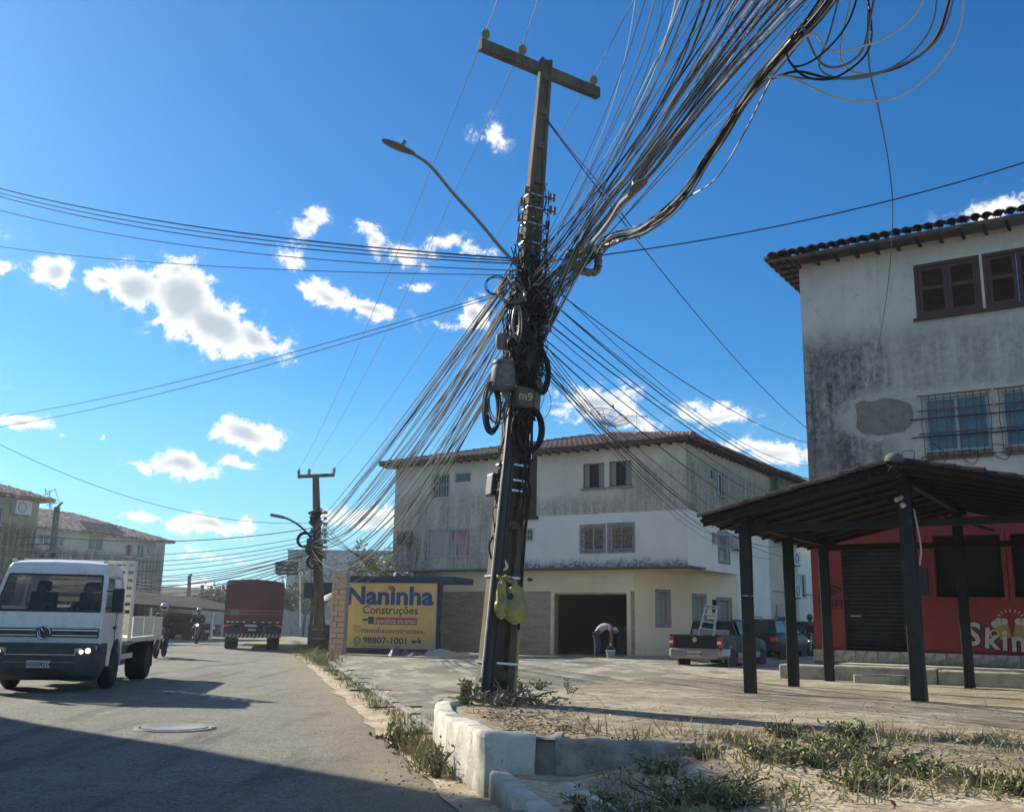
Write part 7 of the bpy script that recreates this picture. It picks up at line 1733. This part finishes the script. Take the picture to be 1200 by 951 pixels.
b = MB(); b.add([(-.72, -1.42, 1.05), (.72, -1.42, 1.05), (.6, -1.46, 1.44), (-.6, -1.46, 1.44)], [(0, 1, 2, 3)]); b.build('rear_window', DGLASS, PK)
b = MB(); b.add([(-.72, -3.35, 1.03), (.72, -3.35, 1.03), (.6, -2.78, 1.43), (-.6, -2.78, 1.43)], [(0, 1, 2, 3)]); b.build('windscreen', DGLASS, PK)
b = MB(); b.box(-.6, .6, -1.3, -1.26, 1.05, 1.2); b.build('bed_guard', GALV, PK)
# ladder
ld = empty('aluminium_ladder', WM[PK.name] @ Vector((-.05, -.55, .62)), R(180) + RZ, 'folded aluminium step ladder standing in the pickup bed', 'ladder')
ldr = Matrix.Rotation(R(14), 4, 'X') @ Matrix.Rotation(R(-7), 4, 'Y')
for s in (-1, 1): b = MB(); b.T = ldr; b.box(s * .2 - .02, s * .2 + .02, -.04, .04, 0, 1.35) if False else b.add([(s * .26 - .025, -.04, 0), (s * .26 + .025, -.04, 0), (s * .26 + .025, .04, 0), (s * .26 - .025, .04, 0), (s * .18 - .025, -.04, 1.32), (s * .18 + .025, -.04, 1.32), (s * .18 + .025, .04, 1.32), (s * .18 - .025, .04, 1.32)], [(0,3,2,1),(4,5,6,7),(0,1,5,4),(1,2,6,5),(2,3,7,6),(3,0,4,7)]); b.build('rail', GALV, ld)
for k in range(6): z = .15 + k * .22; wv_ = .25 - z * .06; b = MB(); b.T = ldr; b.box(-wv_ + .02, wv_ - .02, -.045, .045, z, z + .035); b.build('rung', GALV, ld)
b = MB(); b.T = ldr; b.box(-.2, .2, -.06, .06, 1.32, 1.35); b.build('top_plate', GALV, ld)
SUVs = [(-2.0, .62, .35, .75), (-1.9, .75, .32, .90), (-1.0, .82, .30, 1.02), (.9, .82, .30, 1.05), (1.75, .80, .32, 1.05), (1.95, .74, .38, 1.0)]
c_ = D(908, 780, 39.5); c_.z = .12
car(c_, RZ + R(180), 'dark_hatchback', 'dark grey hatchback with roof rails parked beyond the pickup', PGREY, SUVs, (-1.15, 1.85, -.45, 1.65, 1.02, 1.52), ((-1.3, 'f'), (1.25, 'r')), .31, rack=True)
c_ = D(940, 775, 44.5); c_.z = .15
car(c_, RZ + R(8), 'black_saloon', 'black car with a lit headlight facing the viewer behind the porch posts', PBLACK, SUVs, (-1.1, 1.6, -.45, 1.25, 1.0, 1.45), ((-1.3, 'f'), (1.25, 'r')), .31, lights='front')
c_ = place(209, 752, 60); c_.z = 0
car(c_, R(66), 'shaded_parked_car', 'dark car parked in the shade of the carport behind the motorcycles', PBLACK, SUVs, (-1.1, 1.7, -.45, 1.4, 1.0, 1.5), ((-1.3, 'f'), (1.25, 'r')), .31)
c_ = D(951, 772, 42.0); c_.z = .15
motorcycle(c_, RZ + R(10), 'motorcycle partly hidden beside the black car at the bar corner', PBLACK, False); rider(c_, RZ + R(10), 'rider in a dark helmet partly hidden behind the red bar corner', M('shirt_fourth', (.04, .04, .045), .9), (.04, .04, .05))

# ---------------------------------------------------------------- man bending over a bucket
mc = place(706, 772, 36.6, .0); mc.z = .10
mn_ = empty('person', mc, R(-10), 'man in a pale grey shirt, blue trousers and cap bending over a bucket', 'person')
J = [(-.20, .1, .92, .13, .13), (-.08, .08, 1.10, .14, .13), (.10, .05, 1.20, .16, .14), (.24, .03, 1.22, .12), (.33, .0, 1.17, .055), (.43, -.02, 1.06, .08, .09), (.47, -.02, .98, .07),
     (.26, -.17, 1.18, .06), (.31, -.17, .90, .045), (.29, -.10, .62, .034), (.26, .20, 1.18, .06), (.34, .17, .92, .045), (.33, .06, .66, .034),
     (-.24, -.02, .88, .10), (-.19, -.07, .50, .07), (-.24, -.08, .10, .048), (-.14, -.12, .04, .04), (-.24, .20, .88, .10), (-.12, .2, .50, .07), (-.22, .2, .10, .048), (-.12, .17, .04, .04)]
E_ = [(0, 1), (1, 2), (2, 3), (3, 4), (4, 5), (5, 6), (3, 7), (7, 8), (8, 9), (3, 10), (10, 11), (11, 12), (0, 13), (13, 14), (14, 15), (15, 16), (0, 17), (17, 18), (18, 19), (19, 20)]
skin_mb('body', J, E_, SKINM, mn_)
JS = [(*j[:3], j[3] + .018, (j[4] if len(j) > 4 else j[3]) + .018) for j in J]
mid_a = lambda a, c, f: tuple(JS[a][i] + (JS[c][i] - JS[a][i]) * f for i in range(4))
skin_mb('shirt', [JS[0][:3] + (.145, .145), JS[1], JS[2], JS[3], JS[7], mid_a(7, 8, .55), JS[10], mid_a(10, 11, .55)], [(0, 1), (1, 2), (2, 3), (3, 4), (4, 5), (3, 6), (6, 7)], M('pale_grey_shirt', mottled((.46, .47, .45), (.36, .37, .36), 9), .9), mn_)
skin_mb('trousers', [JS[0], JS[13], JS[14], JS[15], JS[17], JS[18], JS[19]], [(0, 1), (1, 2), (2, 3), (0, 4), (4, 5), (5, 6)], M('navy_trousers', (.028, .04, .085), .9), mn_)
b = MB(); b.blob((.455, -.02, 1.02), (.085, .085, .11), 12, 8); b.blob((.52, -.02, .97), (.02, .016, .02), 6, 4)
for s in (-1, 1): b.blob((.44, -.02 + s * .085, 1.01), (.025, .012, .03), 6, 4); b.blob((.525, -.02 + s * .035, 1.0), (.008, .012, .008), 6, 4)
b.cbox((.535, -.02, .935), (.01, .05, .01)); b.build('head', SKINM, mn_, smooth=True)
b = MB(); b.blob((.445, -.02, 1.09), (.10, .10, .07), 12, 8); b.lathe([(.12, 0), (.125, .01), (.06, .03)], (.50, -.02, 1.06), 12, Matrix.Rotation(R(35), 3, 'Y')); b.build('cap', M('pale_cap', (.50, .52, .50), .9), mn_, smooth=True)
for (x, y) in ((.29, -.09), (.33, .06)):
    b = MB(); b.blob((x, y, .585), (.035, .025, .045), 8, 6)
    for k in range(4): b.tube([(x - .025 + k * .017, y, .56), (x - .025 + k * .018, y - .008, .525 - .006 * (k in (1, 2))), (x - .022 + k * .017, y + .008, .50)], .008, 5)
    b.tube([(x + .03, y, .59), (x + .048, y - .01, .56), (x + .045, y - .01, .54)], .009, 5); b.build('hand', M('work_glove', (.45, .42, .35), .9) if x < .3 else SKINM, mn_, smooth=True)
for (x, y) in ((-.17, -.10), (-.15, .18)): b = MB(); b.blob((x, y, .03), (.13, .05, .045), 10, 6); b.build('shoe', INK, mn_, smooth=True)
bc = WM[mn_.name] @ Vector((.30, -.06, -.02)); bk = empty('bucket', bc, 0, 'pale blue plastic bucket under the bending man', 'bucket')
b = MB(); b.lathe([(.13, 0), (.17, .34), (.155, .34), (.12, .03), (0, .03)], n=18); b.build('pail', M('light_blue_plastic', (.16, .34, .42), .5), bk, smooth=True)
b = MB(); b.lathe([(.19, .335), (.19, .36), (.165, .365), (.16, .345), (0, .345)], n=18); b.build('rim', PWHITE, bk, smooth=True); b = MB(); b.tube(catmull([(-.17, 0, .35), (-.1, 0, .46), (0, 0, .50), (.1, 0, .46), (.17, 0, .35)], 4), .008, 5); b.build('handle', GALV, bk)

# ================================================================== PLANTS
def leaf(b, c, d, n, L_, w_):
    d = d.normalized(); s = d.cross(n).normalized() * w_; b.add([c, c + d * L_ * .5 + s, c + d * L_, c + d * L_ * .5 - s], [(0, 1, 2), (0, 2, 3)])
def rv(q): return Vector((q.gauss(0, 1), q.gauss(0, 1), q.gauss(0, 1))).normalized()
def weed(name, c, r_, h_, nst, nlf, L_, label, group, mats=(LEAF,), seed=0, cat='plant', sprawl=.5):
    q = random.Random(seed); o = empty(name, c, 0, label, cat, group); st = MB(); lf = [MB() for _ in mats]
    for _ in range(nst):
        a = q.uniform(0, 6.28); rr = r_ * q.uniform(.2, 1); hh = h_ * q.uniform(.4, 1)
        p0 = Vector((q.uniform(-.2, .2) * r_, q.uniform(-.2, .2) * r_, -.02)); p2_ = Vector((math.cos(a) * rr, math.sin(a) * rr, hh)); p1 = p0.lerp(p2_, .5) + Vector((0, 0, h_ * .25 * (1 - sprawl))) + rv(q) * .04
        pts = catmull([p0, p1, p2_], 4); st.tube(pts, [.006] * (len(pts) - 2) + [.003, .002], 4)
        for _ in range(nlf):
            k = q.randrange(2, len(pts)); d = rv(q) + Vector((0, 0, .4)); leaf(q.choice(lf), pts[k] + rv(q) * .02, d, rv(q), L_ * q.uniform(.5, 1.2), L_ * q.uniform(.16, .3))
    tag(st.build('stems', TWIG, o), kind='stuff')
    for m_, mt_ in zip(lf, mats): tag(m_.build('leaves', mt_, o), kind='stuff')
    return o
def gz(px_, py_, z): return G(px_, py_, z)
weed('leafy_plant', gz(546, 825, HS), .16, .27, 16, 12, .08, 'bright green leafy plant at the left foot of the utility pole', None, (LEAF, LEAF2), 1)
weed('leafy_plant', gz(608, 808, HS), .15, .14, 9, 8, .06, 'small green plant just right of the utility pole base', None, (LEAF, LEAF2), 2)
weed('leafy_plant', gz(634, 808, HS), .2, .16, 10, 8, .06, 'wider green plant second to the right of the pole', None, (LEAF, LEAF2), 3)
weed('leafy_plant', gz(668, 812, HS), .14, .22, 6, 4, .06, 'thin sparse plant farthest right of the pole', None, (LEAF2, DRY), 4)
# dry stalks at the pole foot
q = random.Random(5); b = MB(); o = empty('dry_stalks', gz(590, 824, HS), 0, 'tangle of dry grey stalks heaped round the foot of the utility pole', 'dry stalks')
for _ in range(150):
    p_ = Vector((q.gauss(.06, .22), q.gauss(-.18, .10), .02)); d = Vector((q.gauss(0, .45), q.gauss(0, .4), abs(q.gauss(.08, .2)))); b.tube([p_, p_ + d * .25 + Vector((0, 0, .03)), p_ + d * .4], q.uniform(.003, .008), 4)
tag(b.build('stalks', M('bleached_stalk', mottled((.30, .26, .19), (.14, .12, .09), 4), .95), o), kind='stuff')
b = MB()
for _ in range(160): p_ = Vector((q.gauss(.15, .35), q.gauss(-.25, .2), q.uniform(.0, .12))); leaf(b, p_, rv(q), rv(q), q.uniform(.03, .09), .015)
tag(b.build('dead_leaves', DRY, o), kind='stuff')
heap_o = heap('soil_mound', 590, 824, .55, .34, .13, DIRT, 'low mound of soil and roots at the foot of the utility pole', 'soil mound', 4); heap_o.location = gz(592, 824, HS) ; WM[heap_o.name] = Matrix.Translation(heap_o.location)
# litter and dead leaves on the slab (uncountable)
def scatter(name, n, fn, mats, seed, size=(.02, .05), flat=.25, stick=.15):
    q = random.Random(seed); b = [MB() for _ in mats]
    for _ in range(n):
        p_ = fn(q)
        if p_ is None: continue
        m_ = q.randrange(len(mats)); d = Vector((q.gauss(0, 1), q.gauss(0, 1), q.gauss(0, flat)))
        if q.random() < stick: b[m_].tube([p_ + Vector((0, 0, .01)), p_ + d.normalized() * q.uniform(.05, .2) + Vector((0, 0, .02))], .003, 3)
        else: leaf(b[m_], p_ + Vector((0, 0, .012)), d, Vector((q.gauss(0, .4), q.gauss(0, .4), 1)), q.uniform(*size), q.uniform(*size) * .35)
    for x_, mt_ in zip(b, mats): tag(x_.build(name, mt_, None), 'scattered dead leaves and twigs', 'litter', None, 'stuff')
def zs(x, y): return HS + .02 * mnoise.noise(Vector((x * .5, y * .5, 2)))
def onslab(q, px0, px1, py0, py1):
    p_ = G(q.uniform(px0, px1), q.uniform(py0, py1), HS + .0)
    while p_.y < front_edge(p_.x) + .2 or p_.x < -.55 or (p_.x < .05 and p_.y < 11.3 + (p_.x - .25 + .75) * (-2.9 / .6)): p_ = G(q.uniform(px0, px1), q.uniform(py0, py1), HS + .0)
    p_.z = zs(p_.x, p_.y) + .004; return p_
scatter('leaf_litter', 900, lambda q: onslab(q, 535, 690, 832, 862), (DRY, TWIG, M('brown_leaf', (.16, .10, .05), .9)), 31)
scatter('leaf_litter', 500, lambda q: onslab(q, 560, 1200, 828, 890), (DRY, TWIG), 32, (.015, .035))
# grass tufts
def tufts(name, places, n, h_, mats, label, cat, seed, r_=.12):
    q = random.Random(seed); b = [MB() for _ in mats]
    for c in places:
        for _ in range(n):
            p_ = c + Vector((q.gauss(0, r_), q.gauss(0, r_), 0)); d = Vector((q.gauss(0, .45), q.gauss(0, .45), 1)).normalized(); L_ = h_ * q.uniform(.4, 1.15); s = rv(q).cross(d).normalized() * q.uniform(.003, .006); e_ = p_ + d * L_ + Vector((d.x, d.y, 0)) * L_ * .35
            q.choice(b).add([p_ - s, p_ + s, p_ + d * L_ * .55 + s * .8, p_ + d * L_ * .55 - s * .8, e_], [(0, 1, 2, 3), (3, 2, 4)])
    for x_, mt_ in zip(b, mats): tag(x_.build(name, mt_, None), label, cat, None, 'stuff')
q = random.Random(8)
pl_ = [Vector((redge(y) + .5 + q.uniform(-.22, .2), y, .03)) for y in [12.8 + k * .22 for k in range(90)]]
tufts('kerb_grass', pl_, 26, .13, (LEAF, LEAF2, LEAFD), 'strip of short grass along the low kerb', 'grass', 41, .1)
pl_ = [Vector((redge(y) + .55 + q.uniform(-.3, .5), y, .03)) for y in [30 + k * .25 for k in range(60)]]
tufts('verge_grass', pl_, 40, .34, (LEAF, LEAF2), 'taller grass on the verge near the far pole', 'grass', 42, .22)
pl_ = [Vector((-.98 + q.uniform(-.2, .12) + k * .016, 11.6 - k * .09, .03)) for k in range(26)]
tufts('corner_grass', pl_, 34, .24, (LEAF2, LEAF, DRY), 'tall dry grass against the white corner kerb', 'grass', 43, .09)
weed('leafy_plant', Vector((-1.15, 11.25, .03)), .32, .24, 26, 12, .075, 'low leafy weed growing at the left foot of the white corner kerb', None, (LEAF, LEAF2), 44)
weed('leafy_plant', Vector((-.62, 9.35, .03)), .2, .32, 20, 8, .05, 'spiky weed growing halfway along the white corner kerb', None, (LEAF2, DRY), 45)
# weeds over the bed in the foreground
q = random.Random(50); G_W = 'weeds in the foreground bed'
spots = [(800, 925, .55, .32, 30), (745, 938, .45, .30, 26), (860, 938, .50, .26, 24), (905, 905, .45, .22, 24), (955, 912, .5, .24, 26), (1000, 905, .45, .30, 26), (1050, 918, .5, .20, 22), (1020, 938, .4, .2, 18), (1085, 925, .35, .16, 12), (1150, 935, .4, .2, 16), (925, 880, .35, .2, 16), (1000, 880, .35, .24, 14), (830, 896, .3, .12, 12), (1190, 945, .4, .22, 14), (690, 918, .3, .22, 14), (775, 900, .35, .2, 18)]
for i, (px_, py_, r_, h_, n) in enumerate(spots):
    p_ = G(px_, py_, .36); p_.z = bed(p_.x, p_.y) if p_.y < front_edge(p_.x) else zs(p_.x, p_.y)
    hx = 'left' if px_ < 830 else ('middle' if px_ < 1020 else 'right'); hy = 'back' if py_ < 900 else ('mid depth' if py_ < 922 else 'front')
    WLAB = ['largest dark weed clump sprawling at the front left of the bed', 'leafy clump against the thin white planter edge, left of the largest clump', 'clump at the front of the bed just right of the largest clump', 'middle clump behind the front ones, over sandy soil', 'yellowish clump near the centre of the bed', 'wide clump right of the centre of the bed', 'tall upright clump in the middle of the bed right half', 'broad low clump on the right part of the bed', 'clump at the very front edge in the right middle', 'sparse low clump left of the lower right corner', 'clump near the right border in the foreground', 'small clump standing at the back of the bed, left of centre', 'small upright clump on the pavement edge at the back right', 'thin low clump at the back left of the bed', 'clump cut by the lower right corner of the photo', 'small shaded clump inside the white planter edge', 'back left clump in the shade of the slab edge']
    weed('weed_clump', p_, r_ * .8, h_ * .52, n + 14, 14, .042, WLAB[i], G_W, (LEAF, LEAF2, LEAFD) if i % 3 else (LEAF2, DRY, LEAF), 60 + i, sprawl=.8)
def onbed(q):
    p_ = G(q.uniform(690, 1200), q.uniform(872, 951), .38); p_.z = (bed(p_.x, p_.y) if p_.y < front_edge(p_.x) else zs(p_.x, p_.y)) + .01; return p_
scatter('bed_litter', 1500, onbed, (DRY, TWIG, LEAF2), 71, (.02, .05), .5, .25)
pl_ = [onbed(q) for _ in range(60)]
tufts('bed_grass', pl_, 16, .16, (DRY, LEAF2), 'thin dry grass over the foreground bed', 'grass', 72, .08)
pl_ = [onslab(q, 1040, 1180, 862, 872) for _ in range(14)] + [onslab(q, 820, 900, 868, 884) for _ in range(10)]
tufts('slab_grass', pl_, 22, .10, (DRY, LEAF2), 'short dry tufts in the cracks of the corner pavement', 'grass', 73, .06)
# small stones
scatter('concrete_flakes', 1300, lambda q: onslab(q, 560, 1200, 795, 885), (CONC, TWIG, SAND), 33, (.01, .04), .1, .03)
q = random.Random(80); b = MB()
for _ in range(260):
    if q.random() < .5: p_ = Vector((q.uniform(-1.3, -.3), q.uniform(7.6, 12), .03))
    else: p_ = onbed(q)
    if p_.x > -.8 + (11.3 - p_.y) * .2 and p_.x < .3 and p_.y < 11.3: continue
    r_ = q.uniform(.005, .016); b.blob(p_, (r_, r_ * .8, r_ * .6), 6, 4, .6, q.random() * 9)
tag(b.build('pebbles', CONC, None), 'small pebbles and rubble bits', 'pebbles', None, 'stuff')
# foliage masses: trees
def tree(pos, h_, cr, label, mats=(LEAF, LEAFD), nl=2600, seed=0, ls=.28, trunk=.16, bare=0.0, cz=.62, flat=.75, group=None, name='tree'):
    q = random.Random(seed); o = empty(name, pos, 0, label, 'tree', group); tb = MB(); ends = []
    tb.tube(catmull([(0, 0, -.2), (q.uniform(-.1, .1), 0, h_ * .3), (q.uniform(-.2, .2), q.uniform(-.2, .2), h_ * .55)], 4), [trunk * (1 - .05 * k) for k in range(9)], 7); o_ = Vector((0, 0, h_ * .5))
    for k in range(11):
        a = q.uniform(0, 6.28); e_ = Vector((math.cos(a) * cr * q.uniform(.3, .95), math.sin(a) * cr * q.uniform(.3, .95), h_ * q.uniform(.5, .98))); s0 = Vector((0, 0, h_ * q.uniform(.3, .55)))
        pts = catmull([s0, s0.lerp(e_, .5) + rv(q) * .2 * cr, e_], 4); tb.tube(pts, [trunk * .5 * (1 - .09 * i) for i in range(len(pts))], 5); ends.append((pts[len(pts) // 2], e_))
        for _ in range(3): f_ = e_ + rv(q) * cr * .4; tb.tube([pts[-3], f_], [trunk * .15, trunk * .05], 4); ends.append((pts[-3], f_))
    tb.build('trunk', TWIG, o)
    cl = []
    for (a, e_) in ends: cl += [(e_, cr * q.uniform(.22, .4)), (a.lerp(e_, .6), cr * q.uniform(.15, .3))]
    bs_ = [MB() for _ in mats]
    for i in range(int(nl * (1 - bare))):
        c, r_ = q.choice(cl); p_ = c + rv(q) * r_ * (q.random() ** .4) * Vector((1, 1, flat)).z; leaf(bs_[(hash((round(c.x, 1), round(c.y, 1))) + (q.random() < .2)) % len(mats)], p_, rv(q), rv(q), ls * q.uniform(.5, 1.1), ls * .3)
    for x_, mt_ in zip(bs_, mats): tag(x_.build('crown', mt_, o), kind='stuff')
    return o
tree(place(376, 750, 52), 7.2 * .62, 1.9, 'thin half bare tree standing close behind the far utility pole', (LEAF2, LEAFD), 900, 1, .12, .09, .2)
tree(place(355, 742, 80), 5.0, 2.3, 'sparse pale green tree right of the red truck under the road sign', (LEAF2, LEAF), 1300, 2, .17, .12)
tree(place(341, 741, 92), 4.0, 2.4, 'dense dark green tree low behind the sparse one', (LEAFD, LEAF), 2400, 3, .3, .14)
tree(place(447, 735, 62), D(447, 661, 62).z + .3, 2.7, 'bright green tree crown rising behind the yellow sign', (LEAF2, LEAF), 3000, 4, .26, .16)
tree(place(356, 738, 105), 3.0, 2.4, 'low round bush on the far verge', (LEAFD, LEAF), 1500, 5, .3, .1, name='bush')
for i, (px_, Y, h_, cr) in enumerate(((243, 95, 4.2, 2.4), (247, 100, 3.6, 2.2), (310, 210, 5, 4), (335, 190, 5, 4))): tree(place(px_, 738, Y), h_, cr, ('round vine covered bush on the pale yard wall', 'second smaller bush at the end of the pale wall', 'far tree hidden mostly by the red truck', 'far hazy tree at the end of the road')[i], (LEAFD, LEAF), 1300, 20 + i, .32, .14)
q = random.Random(91); b = [MB(), MB()]
for _ in range(9000):                                       # far tree line along the horizon
    a = q.uniform(-34, 34); Y = 330 + q.uniform(-20, 40); x = math.tan(R(a)) * Y; hh = 5 + 2.5 * mnoise.noise(Vector((x * .03, 0, 0))) + 1.5 * mnoise.noise(Vector((x * .2, 0, 3))); p_ = Vector((x, Y, q.random() ** .8 * hh)); leaf(q.choice(b), p_, rv(q), rv(q), 2.2, .8)
for x_, mt_ in zip(b, (LEAFD, LEAF)): tag(x_.build('distant_treeline', mt_, None), 'far line of trees along the horizon', 'treeline', None, 'stuff')
mb = MB(); mb.add([(-24, 44, .0), (-18.3, 44, .0), (-27, 84, .02), (-36, 84, .02)], [(0, 1, 2, 3)]); tag(mb.build('left_verge', M('grassy_soil', lambda t: t.mix(t.ss(t.noise(t.pos(), .8, 6, .7), .4, .6), (.14, .16, .06), (.30, .26, .17)), .95)), kind='structure')
mb = MB(); mb.add([(redge(34) + .5, 34, .02), (redge(34) + 6, 40, .02), (redge(110) - 5, 110, .02), (redge(110) - 9, 110, .02)], [(0, 1, 2, 3)]); tag(mb.build('right_verge', bpy.data.materials['grassy_soil']), kind='structure')
pl_ = [Vector((-19.5 - q.uniform(0, 3) - (y - 44) * .22, y, .02)) for y in [46 + k * .35 for k in range(90)]]
tufts('left_verge_grass', pl_, 26, .35, (LEAF2, LEAF), 'grass on the far left verge', 'grass', 92, .5)

# ================================================================== HAZE
hm = bpy.data.materials.new('glare_haze'); hm.use_nodes = True; hn = hm.node_tree; hn.nodes.clear()
ho = hn.nodes.new('ShaderNodeOutputMaterial'); hv = hn.nodes.new('ShaderNodeVolumePrincipled'); hv.inputs['Color'].default_value = (.86, .93, 1, 1); hv.inputs['Density'].default_value = .0007; hv.inputs['Anisotropy'].default_value = .65
hn.links.new(hv.outputs[0], ho.inputs['Volume'])
b = MB(); b.box(-1510, 1510, -510, 2510, -1.1, 17.0); hz_ = b.build('haze', hm); tag(hz_, kind='stuff')  # haze volume added to imitate the glare veil of the windscreen
